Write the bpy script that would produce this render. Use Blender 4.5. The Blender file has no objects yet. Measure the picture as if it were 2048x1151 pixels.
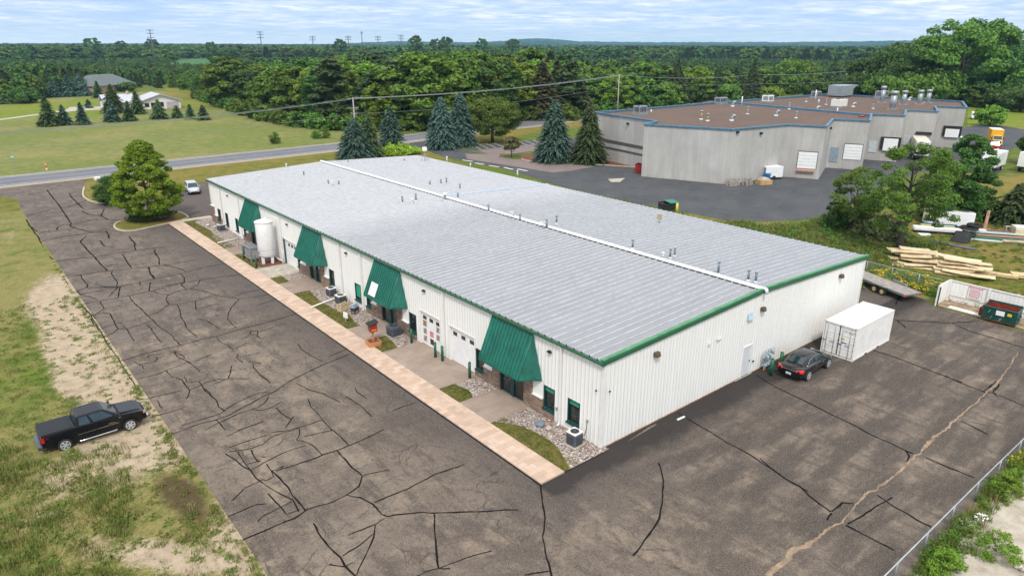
import bpy, math, random
import numpy as np
from mathutils import Vector, Matrix
random.seed(7); RNG = np.random.default_rng(7)
S = bpy.context.scene
C = S.collection
R = math.radians

# ------------------------------------------------------------ camera
CAM = np.array([-25.5783, -22.9219, 21.8042]); YAW, PITCH, ROLL, FPX = 0.8790, 0.3415, 0.0029, 1374.8
_cy, _sy, _cp, _sp = math.cos(YAW), math.sin(YAW), math.cos(PITCH), math.sin(PITCH)
FW = np.array([_cp*_cy, _cp*_sy, -_sp]); _r = np.array([_sy, -_cy, 0.]); _u = np.cross(_r, FW)
RT = math.cos(ROLL)*_r + math.sin(ROLL)*_u; UP = -math.sin(ROLL)*_r + math.cos(ROLL)*_u
cd = bpy.data.cameras.new('camera'); cam = bpy.data.objects.new('camera', cd); C.objects.link(cam)
cam.matrix_world = Matrix(((RT[0], UP[0], -FW[0], CAM[0]), (RT[1], UP[1], -FW[1], CAM[1]), (RT[2], UP[2], -FW[2], CAM[2]), (0, 0, 0, 1)))
cd.sensor_width = 36; cd.lens = FPX/2048*36; cd.clip_start = 0.5; cd.clip_end = 20000
S.camera = cam

# ------------------------------------------------------------ world, sun, exposure
SUN_EL, SUN_AZ = 52.0, 228.0      # azimuth: direction the light comes from, degrees from +X anticlockwise
W = bpy.data.worlds.new('World'); S.world = W; W.use_nodes = True
nt = W.node_tree; nt.nodes.clear()
def wn(t): return nt.nodes.new(t)
out = wn('ShaderNodeOutputWorld'); bg = wn('ShaderNodeBackground'); bg.inputs[1].default_value = 0.12
sky = wn('ShaderNodeTexSky'); sky.sky_type = 'NISHITA'; sky.sun_disc = False
sky.sun_elevation = R(SUN_EL); sky.sun_rotation = R(90-SUN_AZ); sky.altitude = 300; sky.dust_density = 0.6; sky.ozone_density = 1.5
tc = wn('ShaderNodeTexCoord'); sep = wn('ShaderNodeSeparateXYZ'); nt.links.new(tc.outputs['Generated'], sep.inputs[0])
def wm(op, a, b=None, clamp=False):
    n = wn('ShaderNodeMath'); n.operation = op; n.use_clamp = clamp
    for i, v in enumerate((a, b)):
        if v is None: continue
        if isinstance(v, (int, float)): n.inputs[i].default_value = v
        else: nt.links.new(v, n.inputs[i])
    return n.outputs[0]
zc = wm('MAXIMUM', wm('ADD', sep.outputs[2], 0.006), 0.004)
# sky looked up a little higher than the true direction, so that it never goes black at the horizon
cx = wn('ShaderNodeCombineXYZ'); nt.links.new(sep.outputs[0], cx.inputs[0]); nt.links.new(sep.outputs[1], cx.inputs[1]); nt.links.new(wm('ADD', zc, 0.05), cx.inputs[2])
nt.links.new(cx.outputs[0], sky.inputs[0])
# cloud deck: a layer at constant height, looked up at x/z, y/z
zz = wm('ADD', zc, 0.055)
cc = wn('ShaderNodeCombineXYZ')
nt.links.new(wm('DIVIDE', sep.outputs[0], zz), cc.inputs[0]); nt.links.new(wm('DIVIDE', sep.outputs[1], zz), cc.inputs[1])
n1 = wn('ShaderNodeTexNoise'); n1.inputs['Scale'].default_value = 0.7; n1.inputs['Detail'].default_value = 7; n1.inputs['Roughness'].default_value = 0.6
n1.inputs['Distortion'].default_value = 0.3
nt.links.new(cc.outputs[0], n1.inputs['Vector'])
n2 = wn('ShaderNodeTexNoise'); n2.inputs['Scale'].default_value = 2.3; n2.inputs['Detail'].default_value = 6; n2.inputs['Roughness'].default_value = 0.62
nt.links.new(cc.outputs[0], n2.inputs['Vector'])
r1 = wn('ShaderNodeValToRGB'); nt.links.new(n1.outputs['Fac'], r1.inputs[0])
r1.color_ramp.elements[0].position = .36; r1.color_ramp.elements[0].color = (0.15, 0.15, 0.15, 1)
r1.color_ramp.elements[1].position = .62; r1.color_ramp.elements[1].color = (1, 1, 1, 1)
r2 = wn('ShaderNodeValToRGB'); nt.links.new(n2.outputs['Fac'], r2.inputs[0])
r2.color_ramp.elements[0].position = .38; r2.color_ramp.elements[0].color = (5.2, 6.6, 9.2, 1)
r2.color_ramp.elements[1].position = .62; r2.color_ramp.elements[1].color = (9.2, 9.5, 9.9, 1)
mx = wn('ShaderNodeMix'); mx.data_type = 'RGBA'
# blue-grey base of the deck under the white streaks
base = wn('ShaderNodeMix'); base.data_type = 'RGBA'; base.inputs[0].default_value = 0.72
nt.links.new(sky.outputs[0], base.inputs[6]); base.inputs[7].default_value = (4.2, 5.8, 9.2, 1)
nt.links.new(r1.outputs[0], mx.inputs[0]); nt.links.new(base.outputs[2], mx.inputs[6]); nt.links.new(r2.outputs[0], mx.inputs[7])
# paler towards the horizon
hz = wm('SUBTRACT', 1.0, wm('MULTIPLY', zc, 26.0), True)
m3 = wn('ShaderNodeMix'); m3.data_type = 'RGBA'; nt.links.new(wm('MULTIPLY', hz, .8), m3.inputs[0])
nt.links.new(mx.outputs[2], m3.inputs[6]); m3.inputs[7].default_value = (8.0, 9.0, 10.0, 1)
# overhead the deck is an even bright white
hi = wm('MULTIPLY', wm('SUBTRACT', zc, 0.12), 2.2, True)
m4 = wn('ShaderNodeMix'); m4.data_type = 'RGBA'; nt.links.new(wm('MULTIPLY', hi, .85), m4.inputs[0])
nt.links.new(m3.outputs[2], m4.inputs[6]); m4.inputs[7].default_value = (11.2, 11.1, 11.0, 1)
nt.links.new(m4.outputs[2], bg.inputs[0]); nt.links.new(bg.outputs[0], out.inputs[0])

sl = bpy.data.lights.new('sun', 'SUN'); so = bpy.data.objects.new('sun', sl); C.objects.link(so)
sl.energy = 2.4; sl.angle = R(9); sl.color = (1, .955, .88)
sd = Vector((math.cos(R(SUN_AZ))*math.cos(R(SUN_EL)), math.sin(R(SUN_AZ))*math.cos(R(SUN_EL)), math.sin(R(SUN_EL))))
so.rotation_euler = sd.to_track_quat('Z', 'Y').to_euler(); so.location = sd*100
S.view_settings.view_transform = 'Standard'; S.view_settings.look = 'None'; S.view_settings.gamma = 1; S.view_settings.exposure = 0.06
S.cycles.max_bounces = 5; S.cycles.diffuse_bounces = 3; S.cycles.glossy_bounces = 3; S.cycles.transmission_bounces = 3
S.cycles.transparent_max_bounces = 8; S.cycles.volume_bounces = 0

# ------------------------------------------------------------ measuring: a pixel of the 2048 px photograph to a place in the world
def ray(u, v): return FW + RT*(u-1024)/FPX - UP*(v-575.5)/FPX
def G(u, v, z=0.0):
    d = ray(u, v); p = CAM + d*((z-CAM[2])/d[2]); return Vector(p)
def PX(p):
    d = np.array(p, float)-CAM; f = d@FW
    return 1024+FPX*(d@RT)/f, 575.5-FPX*(d@UP)/f
def HT(p, vtop):
    lo, hi_ = 0, 60
    for _ in range(40):
        m = (lo+hi_)/2
        if PX((p[0], p[1], m))[1] > vtop: lo = m
        else: hi_ = m
    return lo

# ------------------------------------------------------------ scene helpers
def tag(o, label=None, cat=None, group=None, kind=None):
    if label: o['label'] = label
    if cat: o['category'] = cat
    if group: o['group'] = group
    if kind: o['kind'] = kind
    return o
def thing(name, label, cat, loc=(0, 0, 0), rz=0.0, group=None):
    o = bpy.data.objects.new(name, None); C.objects.link(o); o.empty_display_size = .3
    o.location = loc; o.rotation_euler = (0, 0, rz); return tag(o, label, cat, group)
def copy_tree(o, parent=None):
    c = o.copy(); C.objects.link(c); c.parent = parent
    if parent is not None: c.matrix_parent_inverse = o.matrix_parent_inverse.copy()
    for ch in list(o.children): copy_tree(ch, c)
    return c
def place(o, loc, rz=0, label=None, group=None, s=None):
    o.location = loc; o.rotation_euler = (0, 0, rz)
    if label: o['label'] = label
    if group: o['group'] = group
    if s: o.scale = s if hasattr(s, '__len__') else (s, s, s)
    return o

class MB:
    def __init__(s): s.v = []; s.f = []; s.m = []; s.mats = []; s.cur = 0; s.sm = []; s.smooth = False
    def mat(s, m):
        if m not in s.mats: s.mats.append(m)
        s.cur = s.mats.index(m); return s
    def face(s, idx): s.f.append(tuple(idx)); s.m.append(s.cur); s.sm.append(s.smooth)
    def poly(s, pts):
        b = len(s.v); s.v += [tuple(p) for p in pts]; s.face(range(b, b+len(pts))); return s
    def box(s, x0, x1, y0, y1, z0, z1):
        b = len(s.v)
        s.v += [(x0, y0, z0), (x1, y0, z0), (x1, y1, z0), (x0, y1, z0), (x0, y0, z1), (x1, y0, z1), (x1, y1, z1), (x0, y1, z1)]
        for q in ((0, 3, 2, 1), (4, 5, 6, 7), (0, 1, 5, 4), (1, 2, 6, 5), (2, 3, 7, 6), (3, 0, 4, 7)): s.face([b+i for i in q])
        return s
    def hexa(s, p8):          # bottom 4 (ccw), top 4 (ccw)
        b = len(s.v); s.v += [tuple(p) for p in p8]
        for q in ((0, 3, 2, 1), (4, 5, 6, 7), (0, 1, 5, 4), (1, 2, 6, 5), (2, 3, 7, 6), (3, 0, 4, 7)): s.face([b+i for i in q])
        return s
    def obox(s, c, ax, sx, sy, sz, z0=0):   # box centred at c=(x,y), heading ax, from z0 up sz
        ca, sa = math.cos(ax), math.sin(ax); P = []
        for z in (z0, z0+sz):
            for a, b_ in ((-1, -1), (1, -1), (1, 1), (-1, 1)):
                x, y = a*sx/2, b_*sy/2; P.append((c[0]+x*ca-y*sa, c[1]+x*sa+y*ca, z))
        return s.hexa(P)
    def tube(s, pts, r, n=8, cap=True):
        pts = [Vector(p) for p in pts]; rs = r if hasattr(r, '__len__') else [r]*len(pts)
        rings = []
        for i, p in enumerate(pts):
            d = (pts[min(i+1, len(pts)-1)]-pts[max(i-1, 0)]).normalized()
            a = d.orthogonal().normalized() if abs(d.z) < .99 else Vector((1, 0, 0))
            if abs(d.z) < .99: a = d.cross(Vector((0, 0, 1))).normalized()
            b = d.cross(a).normalized(); base = len(s.v)
            s.v += [tuple(p+(a*math.cos(t)+b*math.sin(t))*rs[i]) for t in [2*math.pi*k/n for k in range(n)]]
            rings.append(base)
        o = s.smooth; s.smooth = True
        for r0, r1_ in zip(rings, rings[1:]):
            for k in range(n): s.face([r0+k, r0+(k+1) % n, r1_+(k+1) % n, r1_+k])
        s.smooth = o
        if cap:
            s.face([rings[0]+k for k in range(n)][::-1]); s.face([rings[-1]+k for k in range(n)])
        return s
    def cyl(s, x, y, z0, z1, r, n=12, r2=None): return s.tube([(x, y, z0), (x, y, z1)], [r, r if r2 is None else r2], n)
    def prism(s, outline, axis, a0, a1):    # outline 2D; axis 'y': (x,z), 'x': (y,z), 'z': (x,y)
        def P(q, a): return (q[0], a, q[1]) if axis == 'y' else (a, q[0], q[1]) if axis == 'x' else (q[0], q[1], a)
        b = len(s.v); n = len(outline); s.v += [P(q, a0) for q in outline]+[P(q, a1) for q in outline]
        s.face([b+i for i in range(n)]); s.face([b+n+i for i in range(n)][::-1])
        for i in range(n): s.face([b+i, b+n+i, b+n+(i+1) % n, b+(i+1) % n])
        return s
    def build(s, name, mat=None, parent=None, bevel=0, smooth=None, fix=True, seg=2):
        me = bpy.data.meshes.new(name); me.from_pydata(s.v, [], s.f)
        for m in (s.mats or [mat]): me.materials.append(m)
        if s.mats: me.polygons.foreach_set('material_index', s.m)
        me.polygons.foreach_set('use_smooth', s.sm if smooth is None else [smooth]*len(s.f))
        me.update()
        if fix and len(s.f) < 30000:
            import bmesh
            bm = bmesh.new(); bm.from_mesh(me); bmesh.ops.recalc_face_normals(bm, faces=bm.faces); bm.to_mesh(me); bm.free()
        o = bpy.data.objects.new(name, me); C.objects.link(o); o.parent = parent
        if bevel:
            b = o.modifiers.new('bevel', 'BEVEL'); b.width = bevel; b.segments = seg; b.limit_method = 'ANGLE'; b.angle_limit = R(35)
        return o
def sheet(name, pts, z, mat, label=None):
    mb = MB()
    import mathutils
    tri = mathutils.geometry.tessellate_polygon([[Vector((p[0], p[1], 0)) for p in pts]])
    mb.v = [(p[0], p[1], z) for p in pts]
    for t in tri: mb.face(t)
    o = mb.build(name, mat); me = o.data
    if me.polygons and me.polygons[0].normal.z < 0: me.flip_normals()
    o['kind'] = 'structure'
    if label: o['label'] = label
    return o
def mesh_np(name, V, nquads, mat, nv=4):
    me = bpy.data.meshes.new(name); n = len(V)
    me.vertices.add(n); me.vertices.foreach_set('co', np.asarray(V, np.float32).ravel())
    me.loops.add(n); me.loops.foreach_set('vertex_index', np.arange(n, dtype=np.int32))
    me.polygons.add(n//nv); me.polygons.foreach_set('loop_start', np.arange(0, n, nv, dtype=np.int32))
    me.polygons.foreach_set('loop_total', np.full(n//nv, nv, np.int32))
    me.materials.append(mat); me.update(calc_edges=True); return me
def ob(name, me, parent=None):
    o = bpy.data.objects.new(name, me); C.objects.link(o); o.parent = parent; return o

# ------------------------------------------------------------ materials
class NT:
    def __init__(s, name):
        s.m = bpy.data.materials.new(name); s.m.use_nodes = True; s.t = s.m.node_tree
        s.b = s.t.nodes['Principled BSDF']; s.pos = None
    def n(s, t, **k):
        q = s.t.nodes.new(t)
        for a, b in k.items(): setattr(q, a, b)
        return q
    def L(s, a, b): s.t.links.new(a, b)
    def P(s):
        if s.pos is None: s.pos = s.n('ShaderNodeNewGeometry').outputs['Position']
        return s.pos
    def noise(s, scale, detail=4, rough=.6, stretch=None, vec=None, dist=0):
        q = s.n('ShaderNodeTexNoise'); q.inputs['Scale'].default_value = scale; q.inputs['Detail'].default_value = detail
        q.inputs['Roughness'].default_value = rough; q.inputs['Distortion'].default_value = dist
        v = vec or s.P()
        if stretch:
            mp = s.n('ShaderNodeMapping'); mp.inputs['Scale'].default_value = stretch[:3]
            if len(stretch) > 3: mp.inputs['Rotation'].default_value = (0, 0, stretch[3])
            s.L(v, mp.inputs[0]); v = mp.outputs[0]
        s.L(v, q.inputs['Vector']); return q.outputs['Fac']
    def ramp(s, f, stops):
        q = s.n('ShaderNodeValToRGB'); s.L(f, q.inputs[0]); e = q.color_ramp.elements
        while len(e) < len(stops): e.new(.5)
        for el, (p, c) in zip(e, stops):
            el.position = p; el.color = (*c, 1) if hasattr(c, '__len__') else (c, c, c, 1)
        return q.outputs[0]
    def mix(s, f, a, b, mode='MIX'):
        q = s.n('ShaderNodeMix', data_type='RGBA', blend_type=mode)
        for i, v in ((0, f), (6, a), (7, b)):
            if isinstance(v, (int, float)): q.inputs[i].default_value = v
            elif isinstance(v, tuple): q.inputs[i].default_value = (*v, 1)
            else: s.L(v, q.inputs[i])
        return q.outputs[2]
    def math(s, op, a, b=0, clamp=False):
        q = s.n('ShaderNodeMath', operation=op, use_clamp=clamp)
        for i, v in ((0, a), (1, b)):
            if isinstance(v, (int, float)): q.inputs[i].default_value = v
            else: s.L(v, q.inputs[i])
        return q.outputs[0]
    def bump(s, h, strength=.3, dist=.02):
        q = s.n('ShaderNodeBump'); q.inputs['Strength'].default_value = strength; q.inputs['Distance'].default_value = dist
        s.L(h, q.inputs['Height']); s.L(q.outputs[0], s.b.inputs['Normal'])
    def col(s, c):
        if isinstance(c, tuple): s.b.inputs['Base Color'].default_value = (*c, 1)
        else: s.L(c, s.b.inputs['Base Color'])
    def set(s, rough=.7, metal=0, spec=.5):
        s.b.inputs['Roughness'].default_value = rough; s.b.inputs['Metallic'].default_value = metal
        s.b.inputs['Specular IOR Level'].default_value = spec; return s
_mc = {}
def M(name, c, rough=.6, metal=0, var=.12, scale=2.0, spec=.5, bump=0, coat=0, alpha=None):
    if name in _mc: return _mc[name]
    t = NT(name); f = t.noise(scale, 5)
    d = tuple(x*(1-var) for x in c); l = tuple(min(1, x*(1+var)) for x in c)
    t.col(t.ramp(f, [(.35, d), (.65, l)])); t.set(rough, metal, spec)
    if bump: t.bump(t.noise(scale*6, 4), .4, bump)
    if coat: t.b.inputs['Coat Weight'].default_value = coat; t.b.inputs['Coat Roughness'].default_value = .05
    _mc[name] = t.m; return t.m

def mat_asphalt(name, a, b, warm, stain=.5):
    t = NT(name)
    big = t.noise(.16, 5, .65); big2 = t.noise(.9, 4, .6, dist=.5); fine = t.noise(16, 3, .7); fine2 = t.noise(5.5, 2, .6)
    c = t.ramp(big, [(.36, a), (.62, b)])
    c = t.mix(t.ramp(t.noise(.33, 4, .6, (1, 1, 1)), [(.45, 0), (.66, .75)]), c, warm)
    c = t.mix(t.ramp(big2, [(.30, .55*stain), (.5, 0)]), c, tuple(x*.38 for x in a))
    c = t.mix(t.ramp(fine, [(.35, 0.0), (.75, .5)]), c, tuple(min(1, x*2.3) for x in b))
    c = t.mix(t.ramp(fine2, [(.38, .5), (.55, 0)]), c, tuple(x*.5 for x in a))
    t.col(c); t.set(.9, 0, .2); t.bump(fine, .35, .01); return t.m
A_MAIN = mat_asphalt('asphalt_worn', (.082, .071, .069), (.130, .110, .100), (.178, .145, .115))
A_DARK = mat_asphalt('asphalt_fresh', (.027, .025, .025), (.042, .038, .036), (.06, .053, .047), .4)
A_LOT = mat_asphalt('asphalt_lot', (.046, .050, .056), (.078, .082, .088), (.10, .098, .10), .4)
A_ROAD = mat_asphalt('asphalt_road', (.105, .118, .145), (.150, .162, .185), (.16, .165, .18), .3)
A_PINK = mat_asphalt('asphalt_reddish', (.15, .12, .11), (.20, .16, .15), (.22, .18, .16), .3)

def mat_grass(name, lush, mid, dry, dryness=.5, sand=None, scale=1.0, mow=None):
    t = NT(name)
    n_a = t.noise(.045*scale, 6, .65); n_b = t.noise(.5*scale, 5, .7); n_c = t.noise(7, 4, .75); n_d = t.noise(2.2, 3, .6)
    c = t.ramp(n_b, [(.34, lush), (.56, mid)])
    k = t.math('ADD', t.math('MULTIPLY', n_a, .6), t.math('MULTIPLY', n_b, .4))
    c = t.mix(t.ramp(k, [(.60-dryness*.25, 0), (.72-dryness*.22, .85)]), c, dry)
    if mow:
        w = t.n('ShaderNodeTexWave', bands_direction='Y'); w.inputs['Scale'].default_value = mow; w.inputs['Distortion'].default_value = 1.5
        w.inputs['Detail'].default_value = 3; t.L(t.P(), w.inputs['Vector'])
        c = t.mix(t.ramp(w.outputs['Fac'], [(.3, .35), (.7, 0)]), c, tuple(x*1.25 for x in dry))
    c = t.mix(t.ramp(n_c, [(.3, .6), (.55, 0)]), c, tuple(x*.42 for x in lush))
    c = t.mix(t.ramp(n_d, [(.55, 0), (.75, .4)]), c, tuple(x*1.5 for x in mid))
    if sand:
        at = t.n('ShaderNodeAttribute', attribute_name='soil')
        jn = t.math('ADD', t.math('MULTIPLY', n_b, .75), t.math('ADD', t.math('MULTIPLY', t.noise(2.6, 5, .8), 1.0), t.math('MULTIPLY', n_c, .5)))
        f = t.math('ADD', at.outputs['Fac'], t.math('SUBTRACT', jn, 1.125))
        sc = t.ramp(t.noise(1.3, 5, .7), [(.35, tuple(x*.72 for x in sand)), (.65, sand)])
        c = t.mix(t.ramp(f, [(.36, 0), (.68, 1)]), c, sc)
        at2 = t.n('ShaderNodeAttribute', attribute_name='wet')
        f2 = t.math('ADD', at2.outputs['Fac'], t.math('SUBTRACT', jn, 1.125))
        c = t.mix(t.ramp(f2, [(.25, 0), (.80, .85)]), c, (.07, .046, .028))
    t.col(c); t.set(.95, 0, .1); t.bump(t.math('ADD', n_c, n_b), .9, .10); return t.m
GR_BASE = mat_grass('grass_rough', (.075, .125, .018), (.13, .17, .03), (.24, .21, .085), .45)
GR_FIELD = mat_grass('grass_mown_field', (.098, .148, .030), (.160, .20, .048), (.28, .245, .10), .52, mow=.22)
GR_LAWN = mat_grass('grass_lawn', (.085, .13, .015), (.16, .165, .028), (.27, .20, .065), .75)
GR_BRIGHT = mat_grass('grass_bright', (.125, .20, .018), (.19, .23, .03), (.27, .24, .06), .45)
GR_VERGE = mat_grass('grass_verge', (.066, .128, .013), (.140, .182, .030), (.29, .24, .10), .82, sand=(.50, .40, .285))
GR_SOY = mat_grass('crop_rows', (.06, .15, .05), (.08, .18, .06), (.1, .2, .08), .2)
GR_BED = mat_grass('grass_bed', (.055, .070, .012), (.125, .118, .026), (.21, .165, .06), .62, scale=2.5)

def mat_blocks(name, cols, sx, sy, mortar, msize=.01, rot=0, vertical=False, rough=.85, bump=.3, off=.5):
    t = NT(name); v = t.P()
    if vertical:
        sp = t.n('ShaderNodeSeparateXYZ'); t.L(v, sp.inputs[0]); cb = t.n('ShaderNodeCombineXYZ')
        t.L(t.math('ADD', sp.outputs[0], sp.outputs[1]), cb.inputs[0]); t.L(sp.outputs[2], cb.inputs[1]); v = cb.outputs[0]
    b = t.n('ShaderNodeTexBrick'); b.inputs['Scale'].default_value = 1; b.inputs['Mortar Size'].default_value = msize
    b.inputs['Brick Width'].default_value = sx; b.inputs['Row Height'].default_value = sy; b.offset = off
    b.inputs['Color1'].default_value = (0, 0, 0, 1); b.inputs['Color2'].default_value = (1, 1, 1, 1); b.inputs['Mortar'].default_value = (.5, .5, .5, 1)
    b.inputs['Bias'].default_value = 0
    mp = t.n('ShaderNodeMapping'); mp.inputs['Rotation'].default_value = (0, 0, rot); t.L(v, mp.inputs[0]); t.L(mp.outputs[0], b.inputs['Vector'])
    n = len(cols); c = t.ramp(b.outputs['Color'], [((i+.5)/n, q) for i, q in enumerate(cols)])
    c = t.mix(b.outputs['Fac'], c, mortar)
    c = t.mix(t.ramp(t.noise(1.2, 5, .7), [(.3, .3), (.6, 0)]), c, tuple(x*.55 for x in cols[0]))
    t.col(c); t.set(rough, 0, .3); t.bump(t.math('SUBTRACT', 1, b.outputs['Fac']), bump, .01); return t.m
PAVER = mat_blocks('paver_sidewalk', [(.50, .36, .27), (.58, .43, .33), (.62, .48, .38), (.53, .39, .30)], .62, .42, (.42, .31, .24), .008)
STAMP = mat_blocks('stamped_concrete', [(.30, .235, .19), (.36, .285, .23), (.33, .26, .215)], 1.4, .7, (.27, .20, .16), .01)
BRICK = mat_blocks('brick', [(.10, .062, .045), (.24, .15, .10), (.34, .22, .14), (.16, .10, .075)], .30, .085, (.36, .29, .24), .012, vertical=True)
def mat_gravel():
    t = NT('river_gravel'); v = t.n('ShaderNodeTexVoronoi'); v.inputs['Scale'].default_value = 11; t.L(t.P(), v.inputs['Vector'])
    sp = t.n('ShaderNodeSeparateColor'); t.L(v.outputs['Color'], sp.inputs[0])
    c = t.ramp(sp.outputs[0], [(.0, (.10, .07, .06)), (.3, (.34, .26, .22)), (.6, (.50, .40, .33)), (.85, (.34, .33, .35)), (.95, (.75, .68, .60))])
    c = t.mix(t.ramp(v.outputs['Distance'], [(.45, 0), (.85, .8)]), c, (.09, .07, .06))
    t.col(c); t.set(.8, 0, .3); t.bump(t.math('SUBTRACT', 1, v.outputs['Distance']), 1, .05); return t.m
GRAVEL = mat_gravel()
CONC = M('concrete_slab', (.42, .38, .32), .85, var=.2, scale=1.5, spec=.2)
CONC2 = M('concrete_kerb', (.50, .42, .33), .85, var=.15, spec=.2)
SAND_T = NT('pale_sand'); SAND_T.col(SAND_T.ramp(SAND_T.noise(.8, 6, .7), [(.3, (.30, .25, .20)), (.5, (.46, .41, .34)), (.7, (.58, .53, .45))])); SAND_T.set(.95, 0, .1); SAND_T.bump(SAND_T.noise(3, 6, .7), .8, .08)
SAND = SAND_T.m
DIRT = M('dirt', (.30, .22, .15), .95, var=.35, scale=1.2, spec=.1, bump=.02)
SEAL = M('crack_sealant', (.012, .011, .011), .9, var=.2, spec=.08)
WHITE_LINE = M('white_road_paint', (.62, .63, .66), .7); YEL_LINE = M('yellow_road_paint', (.45, .30, .12), .7)
PANEL = NT('cream_metal_panel')
def _panel():
    t = PANEL; sp = t.n('ShaderNodeSeparateXYZ'); t.L(t.P(), sp.inputs[0])
    st = t.noise(1.0, 4, .6, (3, 3, .25)); low = t.ramp(t.math('ADD', sp.outputs[2], t.noise(2, 3)), [(.35, .28), (.9, 0)])
    c = t.ramp(st, [(.3, (.80, .79, .755)), (.7, (.86, .85, .815))]); c = t.mix(low, c, (.55, .47, .38))
    t.col(c); t.set(.45, 0, .4)
_panel(); PANEL = PANEL.m
GROOVE = M('panel_groove', (.56, .55, .51), .6)
TRIMW = M('cream_trim', (.78, .77, .74), .5, var=.05)
GREEN = M('green_trim', (.030, .135, .062), .35, var=.12, scale=1); GREEN_L = M('green_rake_trim', (.075, .265, .125), .5, var=.22, scale=1.2)
TEAL = M('green_awning', (.006, .115, .080), .48, var=.28, scale=1.3); TEALR = M('green_awning_rib', (.008, .155, .105), .4)
DKTEAL = M('dark_green_frame', (.006, .052, .050), .4)
POSTG = M('bollard_green', (.008, .10, .045), .4)
GLASS = M('dark_glass', (.012, .016, .017), .06, var=.3, spec=.8); GLASS_G = M('green_tint_glass', (.01, .22, .12), .12, var=.3)
GLASS_B = M('car_glass', (.012, .03, .034), .05, var=.2, spec=.9)
BLIND = M('window_blind', (.02, .30, .17), .6)
def _roof():
    t = NT('galvalume_roof'); sp = t.n('ShaderNodeSeparateXYZ'); t.L(t.P(), sp.inputs[0])
    st = t.noise(.35, 5, .65, (.6, 2.2, 1)); n2 = t.noise(1.6, 5, .7, (.4, 2.0, 1)); bl = t.noise(.9, 3, .6, (1, .8, 1))
    c = t.ramp(st, [(.3, (.30, .31, .325)), (.7, (.35, .36, .375))])
    c = t.mix(t.ramp(n2, [(.4, .25), (.6, 0)]), c, (.215, .225, .245))
    c = t.mix(t.ramp(bl, [(.56, 0), (.72, .35)]), c, (.34, .31, .29))
    def wn_(a, k, b, k2):
        f1 = t.math('FLOOR', t.math('MULTIPLY', a, k)); f2 = t.math('FLOOR', t.math('MULTIPLY', b, k2)); cb = t.n('ShaderNodeCombineXYZ'); t.L(f1, cb.inputs[0]); t.L(f2, cb.inputs[1]); w = t.n('ShaderNodeTexWhiteNoise', noise_dimensions='2D'); t.L(cb.outputs[0], w.inputs['Vector']); return w.outputs['Value']
    c = t.mix(t.math('MULTIPLY', t.math('SUBTRACT', wn_(sp.outputs[1], 1.639, sp.outputs[0], .26), .35, True), .42), c, (.25, .258, .275))
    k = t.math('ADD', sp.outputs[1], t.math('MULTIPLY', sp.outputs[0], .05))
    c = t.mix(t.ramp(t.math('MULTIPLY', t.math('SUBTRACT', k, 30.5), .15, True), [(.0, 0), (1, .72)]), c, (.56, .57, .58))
    t.col(c); t.set(.42, .25, .5); return t.m
ROOF = _roof(); SEAM = M('roof_seam', (.47, .48, .50), .4, .1, var=.15)
CAPW = M('white_ridge_cap', (.70, .71, .72), .5, var=.1); BLACK = M('black_rubber', (.014, .014, .015), .7)
GALV = M('galvanised', (.34, .37, .39), .42, .45, var=.25, scale=4); DKGREY = M('dark_grey_metal', (.035, .04, .048), .5); ACGREY = M('grey_unit', (.09, .10, .125), .5)
WHITEP = M('white_paint', (.80, .80, .79), .4, var=.05); OFFW = M('off_white_paint', (.74, .71, .65), .5, var=.06)
CONTW = M('container_white', (.78, .765, .73), .5, var=.06); BRONZE = M('bronze_fixture', (.10, .07, .035), .5)
RED = M('red_paint', (.32, .018, .012), .4); ORANGE = M('orange', (.62, .17, .02), .5); YELLOW = M('yellow_paint', (.80, .42, .02), .4); BLUE = M('blue_plastic', (.01, .12, .32), .4)
WOOD = M('raw_timber', (.62, .47, .26), .8, var=.25, scale=1.5); WOODG = M('weathered_timber', (.30, .27, .24), .85, var=.25, scale=3)
WOODO = M('orange_timber', (.50, .22, .09), .7); PVC = M('white_pvc', (.75, .75, .73), .4)
RUST = M('rust_inside', (.20, .025, .012), .8, var=.4, scale=3); DUMPG = M('skip_green', (.006, .065, .048), .45, var=.3, scale=3)
CARB = M('black_car_paint', (.004, .005, .008), .25, 0, var=.15, spec=.25, coat=.25); CARS = M('dark_sedan_paint', (.008, .007, .007), .2, 0, var=.15, spec=.35, coat=.5)
SILVER = M('silver_car_paint', (.52, .56, .62), .3, .2, var=.05, coat=1.0); TONN = M('tonneau_vinyl', (.016, .018, .022), .6, spec=.3)
ALLOY = M('alloy_rim', (.55, .56, .58), .35, .35, var=.05); CHROME = M('chrome', (.62, .63, .65), .14, 1.0, var=.03); TYRE = M('tyre', (.018, .018, .018), .85); TAIL = M('tail_light', (.55, .006, .008), .2, coat=1.0); AMBER = M('amber_light', (.8, .25, .02), .3)
BARK = M('bark', (.085, .062, .048), .95, var=.4, scale=3, bump=.02); BARKP = M('pine_bark', (.15, .09, .065), .95, var=.3, scale=3)
STONE = M('boulder', (.38, .33, .29), .85, var=.4, scale=2, bump=.02)
POLE = M('pole_timber', (.40, .38, .36), .85); WIRE = M('wire', (.28, .31, .31), .5, .3); MULCH = M('mulch', (.16, .055, .03), .95, var=.5, scale=7, bump=.03)
BLUEC = M('blue_coping', (.07, .19, .30), .5, .1, var=.3); 
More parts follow.
